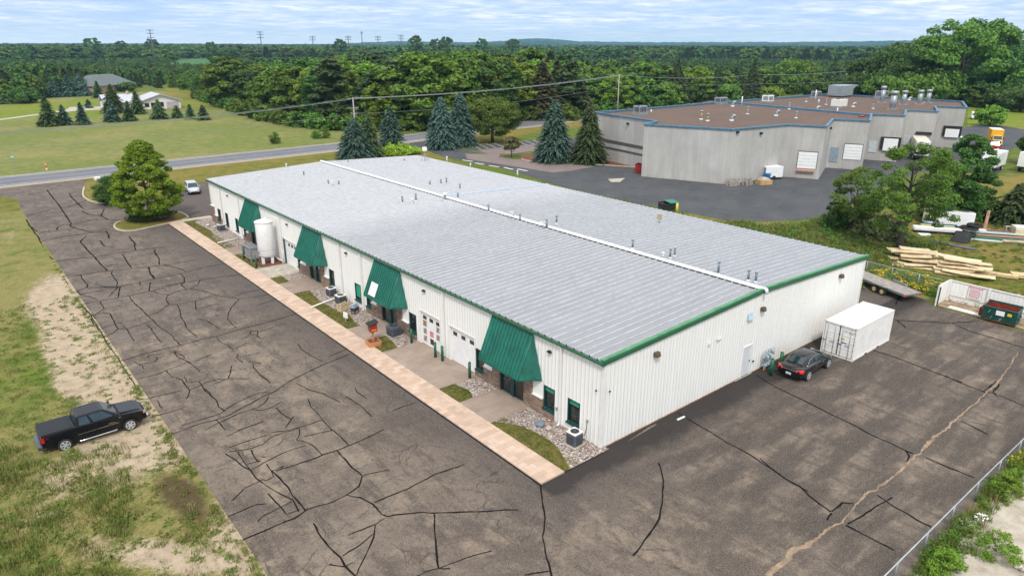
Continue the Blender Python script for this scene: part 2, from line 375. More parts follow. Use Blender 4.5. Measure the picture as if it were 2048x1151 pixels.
def _conc():
    t = NT('precast_concrete'); sp = t.n('ShaderNodeSeparateXYZ'); t.L(t.P(), sp.inputs[0])
    st = t.noise(.8, 6, .7, (1, 1, .15)); bl = t.noise(.25, 5, .6)
    c = t.ramp(st, [(.3, (.41, .40, .375)), (.7, (.56, .545, .52))]); c = t.mix(t.ramp(bl, [(.35, .55), (.6, 0)]), c, (.36, .35, .335))
    fr = t.n('ShaderNodeMath', operation='FRACT'); t.L(t.math('MULTIPLY', t.math('ADD', sp.outputs[0], t.math('MULTIPLY', sp.outputs[1], 1.0)), .40), fr.inputs[0])
    c = t.mix(t.ramp(fr.outputs[0], [(.0, .75), (.035, 0)]), c, (.58, .56, .53))
    c = t.mix(t.ramp(t.math('ADD', sp.outputs[2], t.math('MULTIPLY', t.noise(.7, 4), 1.6)), [(.7, .4), (1.0, 0)]), c, (.30, .24, .18))
    w = t.n('ShaderNodeTexWhiteNoise', noise_dimensions='1D'); t.L(t.math('FLOOR', t.math('MULTIPLY', t.math('ADD', sp.outputs[0], sp.outputs[1]), .40)), w.inputs['W'])
    c = t.mix(t.math('MULTIPLY', w.outputs['Value'], .30), c, (.33, .315, .29))
    t.col(c); t.set(.9, 0, .2); t.bump(t.noise(5, 4), .3, .02); return t.m
PRECAST = _conc()
def _grav():
    t = NT('brown_roof_gravel'); n = t.noise(9, 3, .8); b = t.noise(.18, 6, .7)
    c = t.ramp(n, [(.3, (.080, .052, .040)), (.7, (.235, .165, .130))]); c = t.mix(t.ramp(b, [(.38, .75), (.58, 0)]), c, (.12, .095, .083))
    t.col(c); t.set(.95, 0, .1); t.bump(n, .5, .03); return t.m
ROOFG = _grav()
def mat_leaf(name, dark, light, hue=.1):
    t = NT(name); g = t.n('ShaderNodeNewGeometry'); ri = g.outputs['Random Per Island']
    oi = t.n('ShaderNodeObjectInfo')
    c = t.ramp(ri, [(0, dark), (1, light)])
    tcn = t.n('ShaderNodeTexCoord')
    c = t.mix(t.ramp(t.noise(.45, 3, .6, vec=tcn.outputs['Object']), [(.4, 0), (.65, .6)]), c, tuple(min(1, x*1.35) for x in light))
    hs = t.n('ShaderNodeHueSaturation'); t.L(c, hs.inputs['Color'])
    t.L(t.math('ADD', t.math('MULTIPLY', oi.outputs['Random'], .05), .475), hs.inputs['Hue'])
    t.L(t.math('ADD', t.math('MULTIPLY', oi.outputs['Random'], .55), .86), hs.inputs['Value'])
    t.col(hs.outputs[0]); t.set(.65, 0, .25)
    tr = t.n('ShaderNodeBsdfTranslucent'); t.L(hs.outputs[0], tr.inputs[0]); ms = t.n('ShaderNodeMixShader'); ms.inputs[0].default_value = .22
    o = t.t.nodes['Material Output']; t.L(t.b.outputs[0], ms.inputs[1]); t.L(tr.outputs[0], ms.inputs[2]); t.L(ms.outputs[0], o.inputs[0])
    return t.m
LF_MID = mat_leaf('leaf_mid', (.040, .092, .012), (.135, .225, .032))
LF_BRIGHT = mat_leaf('leaf_bright', (.06, .13, .012), (.20, .30, .035))
LF_DARK = mat_leaf('leaf_dark', (.024, .064, .012), (.080, .15, .030))
LF_MAPLE = mat_leaf('leaf_maple', (.055, .095, .006), (.19, .24, .016))
LF_SPRUCE = mat_leaf('needle_blue', (.016, .046, .030), (.105, .175, .135))
LF_SPRG = mat_leaf('needle_green', (.022, .052, .018), (.105, .155, .060))
LF_PINE = mat_leaf('needle_pine', (.022, .052, .020), (.085, .13, .042))
LF_BUSH = mat_leaf('leaf_yellow_green', (.13, .20, .012), (.30, .38, .04))
LF_FAR = mat_leaf('leaf_far', (.030, .070, .014), (.085, .155, .028))
LF_GRASS = mat_leaf('grass_blade', (.065, .105, .018), (.17, .205, .045))
LF_DRYG = mat_leaf('dry_grass_blade', (.16, .15, .05), (.30, .26, .10))
FLY = M('yellow_flower', (.75, .52, .02), .7); FLW = M('white_flower', (.8, .8, .74), .7)

# ============================================================ GROUND AND ROADS
def Pz(l, z=0): return [G(u, v, z) for u, v in l]
sheet('ground', [(-9000, -300), (-300, -9000), (9000, -9000), (9000, 9000), (-9000, 9000)], -0.02, GR_BASE)
FOREST_SOIL = M('woodland_floor', (.045, .05, .02), .95, var=.4, scale=.3)
GRD = 0.0
# mown field beyond the road, bright lawn round the house
sheet('mown_field', [(-300, 121), (-20, 123), (10, 124), (45, 126.5), (62, 129), (70, 136), (62, 152), (52, 172), (50, 188), (56, 215), (57, 240), (60, 300), (70, 345), (20, 345), (-40, 345), (-300, 300)], 0.0, GR_FIELD)
sheet('bright_lawn', Pz([(-160, 262), (0, 241), (85, 232), (200, 232), (205, 214), (185, 196), (120, 205), (0, 211), (-160, 220)]), 0.004, GR_BRIGHT)
sheet('bright_lawn', Pz([(355, 214), (400, 212), (440, 205), (395, 190), (385, 178), (330, 176), (335, 200)]), 0.004, GR_BRIGHT)
sheet('dry_grass_bank', Pz([(330, 200), (400, 203), (388, 183), (330, 180)]), 0.008, GR_LAWN)
sheet('house_driveway', Pz([(-100, 250), (0, 240.5), (88, 228.5), (150, 222), (210, 219), (208, 213), (140, 214), (135, 218), (88, 226), (0, 238), (-100, 247)]), 0.012, CONC)
# lawn between the road and the lots
sheet('roadside_lawn', [(-9.5, 86), (-10.5, 92), (-10.3, 97), (-9.2, 105), (-7, 112), (10, 114), (45, 117), (54, 119), (56, 110), (54, 96), (48, 70), (30, 68), (-2, 72)], 0.004, GR_LAWN)
sheet('roadside_lawn', [(63, 113), (72, 118), (86, 120), (110, 126), (135, 131), (136, 122), (110, 116), (86, 111), (70, 107), (62, 106.5)], 0.004, GR_LAWN)
sheet('roadside_lawn', [(-60, 106), (-22, 105.5), (-19.5, 103.5), (-18, 99), (-18.5, 92), (-26, 90), (-60, 92)], 0.006, GR_LAWN)
sheet('rough_meadow', [(30.8, 60), (49, 62), (49.5, 47), (51.6, 35), (52, 27), (60, 20.5), (68, 19.5), (75, 12), (70, -4), (44, -20), (42.5, -12), (42, 4), (30.8, 6)], 0.004, mat_grass('grass_meadow', (.075, .13, .012), (.17, .19, .022), (.27, .21, .04), .45))
sheet('yard_grass', [(52, 6), (58, 12), (80, 12), (100, 16), (125, 13), (150, 18), (150, -60), (44, -60), (43.5, -8)], 0.006, GR_LAWN)
sheet('right_meadow', Pz([(1935, 262), (2200, 300), (2300, 220), (2048, 205), (1935, 215)]), 0.006, GR_BRIGHT)
sheet('sand_bank', [(-6, -15.0), (3, -15.0), (11, -15.0), (24, -15.0), (60, -16), (60, -60), (-6, -60)], 0.004, SAND)

def strip(name, mb, pts, w, z, closed=False):
    """ribbon along pts ((x,y)), width w (number or list)"""
    P = [Vector((p[0], p[1])) for p in pts]; n = len(P)
    ws = w if hasattr(w, '__len__') else [w]*n; b = len(mb.v)
    for i, p in enumerate(P):
        d = (P[min(i+1, n-1)]-P[max(i-1, 0)]); d = d.normalized() if d.length else Vector((1, 0)); q = Vector((-d.y, d.x))*ws[i]/2
        mb.v += [(p.x+q.x, p.y+q.y, z), (p.x-q.x, p.y-q.y, z)]
    for i in range(n-1): mb.face([b+2*i+1, b+2*i+3, b+2*i+2, b+2*i])
def ribbon(name, pts, w, z, mat, kind='structure'):
    mb = MB(); strip(name, mb, pts, w, z); o = mb.build(name, mat, fix=False)
    if kind: o['kind'] = kind
    return o
def smooth_pts(pts, k=6):
    out_ = []
    n = len(pts)
    for i in range(n-1):
        p0, p1, p2, p3 = [np.array(pts[j][:2], float) for j in (max(i-1, 0), i, i+1, min(i+2, n-1))]
        for j in range(k):
            t = j/k; out_.append(tuple(.5*((2*p1)+(-p0+p2)*t+(2*p0-5*p1+4*p2-p3)*t*t+(-p0+3*p1-3*p2+p3)*t**3)))
    out_.append(tuple(pts[-1][:2])); return out_
ROADC = smooth_pts([(-140, 112.5), (-60, 116.2), (-19, 118.3), (10, 119.6), (45, 121.8), (70, 125.3), (90, 128), (111, 130.6), (131, 134), (165, 140), (230, 155), (320, 180)], 8)
ribbon('road', ROADC, 9.4, 0.02, A_ROAD)
def offs(pts, d):
    P = [np.array(p) for p in pts]; o = []
    for i, p in enumerate(P):
        t = P[min(i+1, len(P)-1)]-P[max(i-1, 0)]; t = t/np.linalg.norm(t); o.append(tuple(p+np.array([-t[1], t[0]])*d))
    return o
ribbon('gravel_shoulder', offs(ROADC, -5.6), 2.2, 0.0125, M('road_shoulder', (.36, .30, .24), .95, var=.2, spec=.1))
ribbon('gravel_shoulder', offs(ROADC, 5.1), 1.2, 0.0125, M('road_shoulder', (.36, .30, .24), .95))
for d_, m_, w_ in ((-3.9, WHITE_LINE, .16), (3.9, WHITE_LINE, .16), (-.14, YEL_LINE, .12), (.14, YEL_LINE, .12)):
    ribbon('road_marking', offs(ROADC, d_), w_, 0.026, m_)

# worn asphalt drive and yard, one sheet
t_ = NT('asphalt_drive')
def _drive():
    t = t_; sp = t.n('ShaderNodeSeparateXYZ'); t.L(t.P(), sp.inputs[0])
    big = t.noise(.15, 5, .65); mid = t.noise(.55, 5, .65, dist=.6); fine = t.noise(24, 3, .75); f2 = t.noise(4.5, 3, .65); str_ = t.noise(.6, 4, .6, (.35, 1.4, 1))
    c = t.ramp(big, [(.38, (.072, .058, .050)), (.60, (.165, .133, .107))])
    c = t.mix(t.ramp(mid, [(.49, 0), (.66, .9)]), c, (.245, .193, .145))
    lng = t.noise(1.0, 5, .7, (1.1, .28, 1)); pt = t.noise(1.9, 4, .65)
    c = t.mix(t.ramp(lng, [(.37, .8), (.50, 0)]), c, (.048, .039, .035)); c = t.mix(t.ramp(pt, [(.55, 0), (.72, .5)]), c, (.20, .165, .13))
    # sealcoat band by the walk, by the gable and on the far part of the drive
    nz = t.math('MULTIPLY', t.math('SUBTRACT', mid, .5), 5.0)
    a = t.math('MULTIPLY', t.math('ADD', t.math('ADD', sp.outputs[0], nz), 9.5), .25, True)          # x > -9.5
    b = t.math('SUBTRACT', 1, t.math('MULTIPLY', t.math('SUBTRACT', t.math('ADD', sp.outputs[1], nz), 72), .1, True))
    g0 = t.math('MULTIPLY', t.math('ADD', t.math('SUBTRACT', sp.outputs[1], t.math('MULTIPLY', nz, .8)), 6.5), .2, True)
    band = t.math('MULTIPLY', a, g0)
    far = t.math('MULTIPLY', t.math('SUBTRACT', t.math('ADD', sp.outputs[1], t.math('MULTIPLY', sp.outputs[0], .0)), 33.3), 3, True)
    c = t.mix(t.math('MULTIPLY', band, .72), c, (.040, .035, .040))
    c = t.mix(t.math('MULTIPLY', far, .30), c, (.060, .052, .062))
    yd = t.math('MULTIPLY', t.math('ADD', sp.outputs[0], 4), .15, True); yd2 = t.math('MULTIPLY', yd, t.math('SUBTRACT', 1, t.math('MULTIPLY', sp.outputs[1], 1, True)))
    c = t.mix(t.math('MULTIPLY', yd2, t.ramp(str_, [(.44, .9), (.60, .0)])), c, (.036, .031, .030))
    c = t.mix(t.ramp(t.noise(.8, 4, .7), [(.32, .65), (.45, 0)]), c, (.036, .033, .037))
    c = t.mix(t.ramp(fine, [(.45, 0), (.70, .6)]), c, (.36, .29, .22)); c = t.mix(t.ramp(fine, [(.22, .75), (.47, 0)]), c, (.035, .030, .030))
    c = t.mix(t.ramp(f2, [(.3, .4), (.5, 0)]), c, (.05, .044, .045))
    st_ = t.math('MULTIPLY', t.math('MULTIPLY', t.math('ADD', sp.outputs[1], t.math('ADD', 2.2, t.math('MULTIPLY', nz, .5))), 1.3, True), t.math('MULTIPLY', t.math('ADD', sp.outputs[0], 5.2), 4, True))
    st_ = t.math('MULTIPLY', st_, t.math('SUBTRACT', 1, t.math('MULTIPLY', sp.outputs[1], 4, True))); c = t.mix(t.math('MULTIPLY', st_, .85), c, (.030, .026, .025))
    vo = t.n('ShaderNodeTexVoronoi', feature='DISTANCE_TO_EDGE'); vo.inputs['Scale'].default_value = .42; dv = t.n('ShaderNodeVectorMath', operation='ADD'); nc = t.n('ShaderNodeTexNoise'); nc.inputs['Scale'].default_value = .9; nc.inputs['Detail'].default_value = 5; t.L(t.P(), nc.inputs['Vector'])
    t.L(t.P(), dv.inputs[0]); t.L(nc.outputs['Color'], dv.inputs[1]); t.L(dv.outputs[0], vo.inputs['Vector'])
    c = t.mix(t.math('MULTIPLY', t.ramp(vo.outputs['Distance'], [(.006, .6), (.014, 0)]), t.math('MULTIPLY', t.ramp(t.noise(.28, 3), [(.48, 0), (.58, 1)]), t.math('SUBTRACT', 1, yd))), c, (.030, .027, .027))
    t.col(c); t.set(.9, 0, .25); t.bump(fine, .5, .012); return t.m
A_MAIN = _drive()
rj = random.Random(3)
left_edge = [(-18.55+rj.uniform(-.13, .13), y) for y in np.arange(-15.4, 92, .8)]
main_poly = left_edge+[(-18.3, 95), (-18.1, 99), (-19.2, 103.3), (-22, 106.3), (-30, 108.6), (-60, 111), (-60, 113), (-22, 114), (-6, 114.5),
    (-7.6, 110.5), (-8.7, 106), (-10, 100), (-10.4, 95), (-9.9, 91), (-8.2, 88.3), (-5, 87), (-1.5, 88.5), (0.8, 92), (2.6, 95.8), (9, 97.3), (22, 97), (24, 72), (24, -0.0), (30.8, 0.0), (30.8, 8), (40.3, 8), (41.6, 4), (40.7, -1.8), (39.6, -2.8), (38.9, -9.5), (38.3, -15.4), (25, -15.5), (11, -15.45)]+[(x, -15.5+rj.uniform(-.15, .15)) for x in np.arange(10, -18, -1.)]
# ground under the building needs no asphalt, but a single simple outline keeps every edge clean
sheet('asphalt_drive', main_poly, 0.008, A_MAIN)
LOT2 = [(59.8, 119.5), (52, 118), (54.8, 110.5), (55.6, 103), (53.6, 95), (54.5, 77), (50.8, 55), (49.7, 47), (51.6, 35), (52, 27.5), (55, 23.5), (60, 20.8), (66, 19.8), (90, 24), (112, 26), (122, 16.5), (150, 24), (200, 30), (215, 48), (150, 46), (100, 46), (93, 42), (78, 46), (71, 55), (77, 60.5), (63.9, 79.3), (62.5, 87), (62.4, 99.4), (62.2, 106), (60.5, 110.5), (62.5, 113), (64, 117.5)]
sheet('delivery_yard', LOT2, 0.010, A_LOT)
sheet('parking_bays', Pz([(928, 296), (950, 292), (1010, 288), (1090, 278), (1250, 270), (1250, 300), (1085, 300), (1005, 312)]), 0.014, A_LOT)
sheet('asphalt_patch', Pz([(955, 300), (1080, 287), (1120, 300), (1060, 303), (1012, 309), (1085, 322), (1190, 333), (1140, 342), (1105, 345), (935, 318), (930, 308), (975, 308)]), 0.018, A_PINK)
sheet('asphalt_patch', Pz([(1216, 358), (1250, 356), (1240, 364), (1222, 364)]), 0.018, CONC)
mb = MB()
for i in range(11):
    u = 942+i*15.5; strip('', mb, [G(u, 290-i*1.2), G(u+19, 298-i*1.3)], .14, 0.022)
for a, b in (((925, 320), (945, 323)), ((950, 326), (968, 329)), ((978, 331), (998, 334)), ((1008, 335), (1026, 339)), ((1035, 338), (1055, 342))): strip('', mb, [G(*a), G(*b)], .5, 0.022)
mb.build('parking_line', WHITE_LINE, fix=False)['kind'] = 'structure'
mb = MB(); strip('', mb, [G(1195+i*1, 322+i*.28) for i in range(0)]+[G(1060, 322), G(1130, 326), G(1200, 330), G(1290, 336)], .25, .1); 
for a in (smooth_pts([G(1043, 318), G(1060, 322), G(1130, 326), G(1200, 330), G(1286, 336)]),):
    for p, q in zip(a, a[1:]): pass
    k = MB(); n_ = len(a)
    for p, q in zip(a, a[1:]):
        d = Vector(q)-Vector(p); k.obox(((p[0]+q[0])/2, (p[1]+q[1])/2), math.atan2(d.y, d.x), d.length, .2, .14, 0)
    k.build('kerb', CONC2)['kind'] = 'structure'
sheet('planting_bed', Pz([(1060, 321), (1130, 325), (1286, 335), (1286, 327), (1220, 322), (1195, 308), (1100, 300), (1060, 310), (1000, 308), (998, 314)]), 0.03, MULCH)
sheet('planting_bed', Pz([(1001, 314), (1010, 309), (1040, 309), (1045, 316), (1030, 319)]), 0.04, GR_BASE)

# verge with sand, weeds and wet patch, soil amount stored per vertex
def verge():
    nx, ny = 90, 190; xs = -18.45-np.linspace(0, 1, nx)**1.3*62; ys = np.linspace(-9, 104, ny)
    blobs = [(95, 590, 40, 40, .7), (140, 560, 40, 40, .5), (150, 640, 60, 50, .95), (200, 700, 70, 60, 1.0), (120, 700, 50, 40, .7), (235, 770, 80, 60, 1.0), (160, 770, 60, 30, .8), (290, 850, 50, 50, .85),
             (330, 905, 60, 35, .75), (250, 905, 60, 30, .65), (180, 880, 60, 40, .45), (260, 950, 60, 30, .45), (440, 1040, 30, 80, .6), (485, 1120, 30, 70, .95), (290, 1110, 120, 40, .62), (380, 1130, 60, 30, .8), (120, 940, 80, 50, .35),
             (90, 1020, 100, 60, .28), (70, 620, 50, 30, .45), (20, 470, 30, 40, .40), (110, 1080, 200, 60, .22), (180, 970, 140, 40, .25)]
    wet = [(365, 990, 50, 32, 1.1), (390, 1030, 34, 28, .8), (340, 965, 30, 18, .6)]
    V = []; so_ = []; we = []
    for y in ys:
        for x in xs:
            xx = x
            if y > 90: xx = x-max(0, (y-98))*1.2*0
            u, v = PX((xx, y, 0)); V.append((xx, y, 0.012+.10*math.sin(x*.7+y*.31)*math.sin(y*.23)*min(1, (-18.4-x)/6)**2*0+min(.10, (-18.45-x)*.02)))
            s_ = sum(a*math.exp(-((u-p)/r)**2-((v-q)/s__)**2) for p, q, r, s__, a in blobs)
            # a bare strip keeps to the asphalt edge
            s_ = max(s_, .50*math.exp(-((-18.5-x)/1.2)**2) if y < 9 else .25*math.exp(-((-18.5-x)/.5)**2))
            so_.append(min(1.0, s_)); we.append(min(1, sum(a*math.exp(-((u-p)/r)**2-((v-q)/s__)**2) for p, q, r, s__, a in wet)))
    F = []
    for j in range(ny-1):
        for i in range(nx-1):
            if ys[j] > 91 and xs[i] > -21+0*(ys[j]-97): continue
            F.append((j*nx+i, (j+1)*nx+i, (j+1)*nx+i+1, j*nx+i+1))
    me = bpy.data.meshes.new('grass_verge'); me.from_pydata(V, [], F); me.materials.append(GR_VERGE)
    for nm, dat in (('soil', so_), ('wet', we)):
        a = me.attributes.new(nm, 'FLOAT', 'POINT'); a.data.foreach_set('value', dat)
    me.update(); o = ob('grass_verge', me); o['kind'] = 'structure'
    if me.polygons[0].normal.z < 0: me.flip_normals()
verge()

# crack sealant, traced in six crops of the photograph
CR = MB(); cw = random.Random(11)
def cracks(ox, oy, sc, lines, w=.085):
    w *= .86
    for L_ in lines:
        pts = [G(ox+x*sc, oy+y*sc) for x, y in L_]
        fine = []
        for p, q in zip(pts, pts[1:]):
            n = max(2, int((q-p).length/.35))
            for i in range(n): fine.append(p.lerp(q, i/n))
        fine.append(pts[-1])
        j = Vector((0, 0, 0)); out_ = []
        for i, p in enumerate(fine):
            j = j*.7+Vector((cw.uniform(-1, 1), cw.uniform(-1, 1), 0))*.035; out_.append(p+j)
        strip('', CR, out_, [w*cw.uniform(.6, 1.25)*(1+max(0, min(1.2, (q.y-32)/35))) for q in out_], 0.018+cw.random()*.003)
cracks(150, 520, .2954, [
 [(0,105),(215,75),(600,35),(820,0)],[(0,215),(80,185),(300,180),(720,90),(900,45),(1000,28)],[(40,300),(370,240),(510,212),(700,160),(850,135),(1110,98)],
 [(250,75),(248,95),(285,150),(280,182),(305,182),(290,255)],[(40,100),(50,130),(85,165),(80,185)],[(135,162),(200,180),(280,183)],[(290,185),(225,250)],[(500,50),(510,95),(538,125)],
 [(440,150),(445,168)],[(510,152),(505,210)],[(600,35),(680,50),(755,75)],[(710,90),(740,120),(740,150),(720,165),(755,198)],[(848,138),(835,165),(780,195)],[(525,210),(570,230),(635,235)],
 [(550,187),(740,150)],[(635,235),(680,215),(780,195),(860,210),(960,240),(1060,255),(1110,262),(1200,250),(1310,232)],[(635,235),(615,265),(630,300),(600,330),(555,360),(500,378),(430,395)],
 [(630,302),(690,300),(820,275),(930,240)],[(820,275),(820,335),(980,295)],[(1115,262),(1060,320),(1040,375),(1035,405),(1095,460)],[(1060,255),(1150,220),(1250,203)],
 [(370,240),(375,265),(430,315),(500,380),(570,450),(660,515),(710,575)],[(690,300),(705,330),(715,375),(745,430),(755,460),(825,520)],[(825,400),(880,405),(940,440),(980,465)],
 [(325,450),(350,465),(360,490),(402,548)],[(490,437),(520,465),(540,505),(590,553)],[(172,280),(195,328),(130,375)],[(195,328),(315,308)],
 [(130,375),(190,355),(240,362),(255,395),(270,430),(288,465),(345,465),(430,440),(520,410)],[(165,467),(250,440),(320,420)],[(195,523),(255,495),(288,467)],
 [(15,212),(40,238),(100,248),(150,270)],[(955,517),(985,560),(1035,580),(1065,607)],[(1190,480),(1185,500),(1240,505),(1240,480),(1190,480)],[(1185,505),(1130,535)],[(1225,508),(1258,537)],
 [(1240,490),(1310,465),(1430,425)],[(1165,560),(1090,597)],[(1105,637),(1110,660),(1095,655)],[(1100,665),(1133,695)],[(1110,662),(1255,625)],[(1172,688),(1262,702)],[(1200,702),(1205,725),(1240,765),(1323,833)],
 [(1063,715),(1058,750),(1038,798)],[(950,833),(1040,800),(1175,803)],[(1513,568),(1530,600),(1590,645),(1670,685)],[(1718,652),(1840,603)],
 [(1310,888),(1240,900),(1120,950),(1060,985),(1015,1020),(980,1045),(900,1065),(720,1117)],[(1315,925),(1290,965),(1240,995),(1190,1010),(1110,1035),(960,1105),(880,1150)],
 [(1400,960),(1330,1000),(1270,1018),(1190,1012)],[(428,805),(560,770),(620,745),(760,690),(810,685),(925,640)],[(620,745),(660,790),(720,810),(745,850),(770,885),(770,905),(752,940)],
 [(770,880),(850,850),(900,825),(980,805),(1020,805)],[(742,792),(760,815),(755,828),(740,832)],[(755,830),(835,820),(880,885),(960,960),(968,990),(1015,1020)],[(880,870),(910,900),(915,915)],
 [(668,617),(700,655),(760,680),(850,752)],[(668,617),(735,655),(740,665),(700,668)],[(475,945),(620,905),(725,880)],[(560,950),(575,985),(598,1003)],[(550,1055),(735,1003)],
 [(400,685),(430,705),(460,700),(540,690),(560,665),(545,655),(490,660),(500,645),(665,622)],[(415,700),(455,715),(465,740)],[(640,632),(650,640)],[(1280,1088),(1110,1150)],[(952,1083),(985,1115),(1015,1150)],
 [(1250,300),(1360,268)],[(80,195),(300,182)],[(40,230),(310,185)]])
cracks(150, 520, .2954, [[(1860,637),(1700,700),(1560,765),(1500,795),(1440,830),(1360,885),(1260,930),(1130,1000),(1040,1050),(950,1083),(840,1110),(740,1150),(600,1200)],
 [(310,685),(470,635),(710,577),(850,540),(960,517),(1100,475),(1250,435),(1400,395),(1500,365)]], .11)
cracks(450, 750, .3484, [
 [(412,45),(480,82),(570,108),(662,157)],[(478,135),(492,180),(550,240),(615,310),(670,350),(712,400)],[(745,72),(755,95),(812,135)],[(692,122),(760,165),(845,240)],
 [(290,187),(320,220),(375,252)],[(397,235),(375,260),(345,303)],[(550,257),(470,285),(350,320),(270,328)],[(20,440),(150,420),(210,400),(260,360),(300,340),(420,305)],
 [(425,305),(430,345),(415,370),(480,385),(510,410),(557,452)],[(455,350),(615,315)],[(962,203),(1097,157)],[(792,577),(943,547)],[(75,440),(105,490),(130,530),(180,585),(250,640),(310,680),(390,715),(420,785)],
 [(0,450),(60,480),(100,520),(150,545)],[(150,430),(180,480),(200,495)],[(205,470),(238,472)],[(125,510),(200,490)],[(150,545),(230,500),(320,450),(460,403)],
 [(235,510),(260,550),(275,585),(230,605),(210,600),(110,650),(40,720)],[(245,680),(290,730),(350,800),(430,770)],[(380,725),(300,765),(230,800),(192,838)],[(235,735),(180,740),(20,808)],
 [(20,415),(100,385),(240,347)],[(10,352),(120,300),(220,265)],[(275,550),(340,520),(320,535)],[(920,820),(870,855),(700,920)],[(865,860),(855,930),(820,1010),(780,1080),(757,1138)],[(845,912),(760,985),(675,1035)],
 [(600,1085),(690,1102),(728,1078)],[(1530,1010),(1380,1050),(1225,1108),(1150,1125),(1100,1150),(1060,1190)],[(1225,1105),(1290,1108)],[(1720,1150),(1870,1125)]], .08)
cracks(450, 750, .3484, [[(910,312),(830,350),(712,402),(640,430),(565,455),(480,490),(290,550)],[(642,430),(690,480),(735,530),(792,577),(770,640),(700,688),(620,725),(540,750),(468,775),(400,825),(300,860),(180,915),(100,948)],
 [(1370,510),(1200,575),(1050,650),(850,735)],[(705,688),(780,700),(850,737),(900,795),(930,812),(1010,797),(1130,790),(1200,793),(1440,782),(1690,775)],[(265,545),(330,610),(390,690),(470,775)],
 [(508,850),(550,930),(600,990),(672,1045),(692,1090),(750,1150),(790,1200)],[(1200,795),(1202,960),(1222,1105)],[(1815,630),(1825,700),(1835,820),(1820,930),(1840,1020),(1880,1150),(1900,1200)]], .105)
cracks(0, 380, .3474, [
 [(270,0),(310,50),(350,100),(380,150),(410,195),(405,210),(440,222),(540,245)],[(400,20),(410,40),(450,80),(482,110)],[(450,78),(540,75)],[(475,122),(510,142),(585,150)],
 [(600,110),(582,150),(620,170),(690,172),(770,165)],[(220,300),(350,270),(500,250),(610,235)],[(325,230),(330,215),(370,198),(410,200),(500,180),(560,165)],[(495,267),(462,298),(500,345),(545,385),(615,465)],
 [(575,290),(600,323),(655,328)],[(740,265),(775,305),(780,348)],[(300,415),(450,395),(560,382),(780,348),(950,328)],[(705,370),(730,410),(758,448)],[(893,340),(890,360),(915,390),(920,430)],
 [(615,437),(680,425)],[(855,445),(865,480),(890,508)],[(230,245),(420,225)],[(150,150),(300,110),(390,100),(520,50)],[(612,235),(625,260),(625,280)],[(130,30),(270,10)],
 [(150,170),(180,225),(215,265),(240,320),(300,430),(380,530),(430,620),(520,720),(600,850),(690,980),(790,1150)],[(160,200),(215,240)],[(260,370),(310,400)],[(480,680),(550,740)],[(520,740),(570,810)]], .10)
cracks(1000, 820, .293, [[(1085,362),(1105,420),(1115,500),(1108,640),(1080,740),(1020,850),(960,930),(908,993)],[(1210,15),(1300,70),(1420,140),(1560,225),(1720,310),(1880,420),(2000,500),(2100,555)]], .11)
cracks(1500, 750, .3484, [[(60,480),(120,530),(200,590),(290,640),(340,695),(400,740),(465,785)],[(40,0),(150,70),(300,140),(450,215),(620,295),(680,335),(800,385),(890,430),(935,450)],[(890,430),(915,465),(898,495)],
 [(1115,0),(1200,40),(1340,95),(1420,105)],[(1420,110),(1573,175)],[(465,785),(530,730),(600,735)],[(465,790),(440,830)],[(730,690),(830,755),(960,830),(1040,870)],[(1010,475),(1100,515),(1280,585)],[(550,860),(650,910),(830,1005)],
 [(1210,260),(1370,340)],[(1340,95),(1420,30),(1430,60),(1400,95),(1420,120)],[(560,850),(820,700)]], .12)
cracks(1600, 460, .2606, [[(725,690),(900,700),(1170,712),(1290,705),(1390,700)],[(750,697),(810,748)],[(1170,712),(1300,775),(1550,850),(1760,915)],[(560,920),(700,965),(900,1040),(1250,1170)],[(780,500),(745,530),(735,575)]], .15)
co = CR.build('crack_sealant', SEAL, fix=False); co['kind'] = 'structure'
mb = MB(); pts = [(90,1150,52),(250,1010,48),(400,935,26),(520,840,24),(600,745,14),(700,670,24),(800,600,18),(920,490,20),(1000,430,26),(1080,350,34),(1150,290,16),(1230,210,12),(1340,110,14),(1440,20,10),(1500,-60,8),(1540,-140,5)]
P_ = []; Wd = []; wy = 0; ww = 0
for a, b in zip(pts, pts[1:]):
    for k in range(14):
        t = k/14; x, y, w = [a[i]+(b[i]-a[i])*t for i in range(3)]
        p = G(1500+x*.3484, 750+y*.3484); q = G(1500+(x+w*.6)*.3484, 750+(y+w*.3)*.3484); wy = wy*.88+rj.uniform(-.06, .06); ww = ww*.8+rj.uniform(-.22, .22); P_.append(p+Vector((0, wy, 0))); Wd.append((q-p).length*1.35*max(.08, .75+ww))
strip('', mb, P_, Wd, .0235); mb.build('sand_filled_crack', M('sand_crack', (.27, .20, .14), .95, var=.3, scale=2, spec=.1), fix=False)['kind'] = 'structure'
sheet('wheel_stop_mark', Pz([(1353, 838), (1368, 831), (1371, 834), (1356, 841)]), .024, WHITE_LINE)
sheet('concrete_pad', Pz([(1253, 884), (1300, 852), (1312, 847), (1313, 850), (1300, 857), (1262, 879)]), .024, M('broken_edge', (.16, .125, .10), .95, var=.5, scale=5))

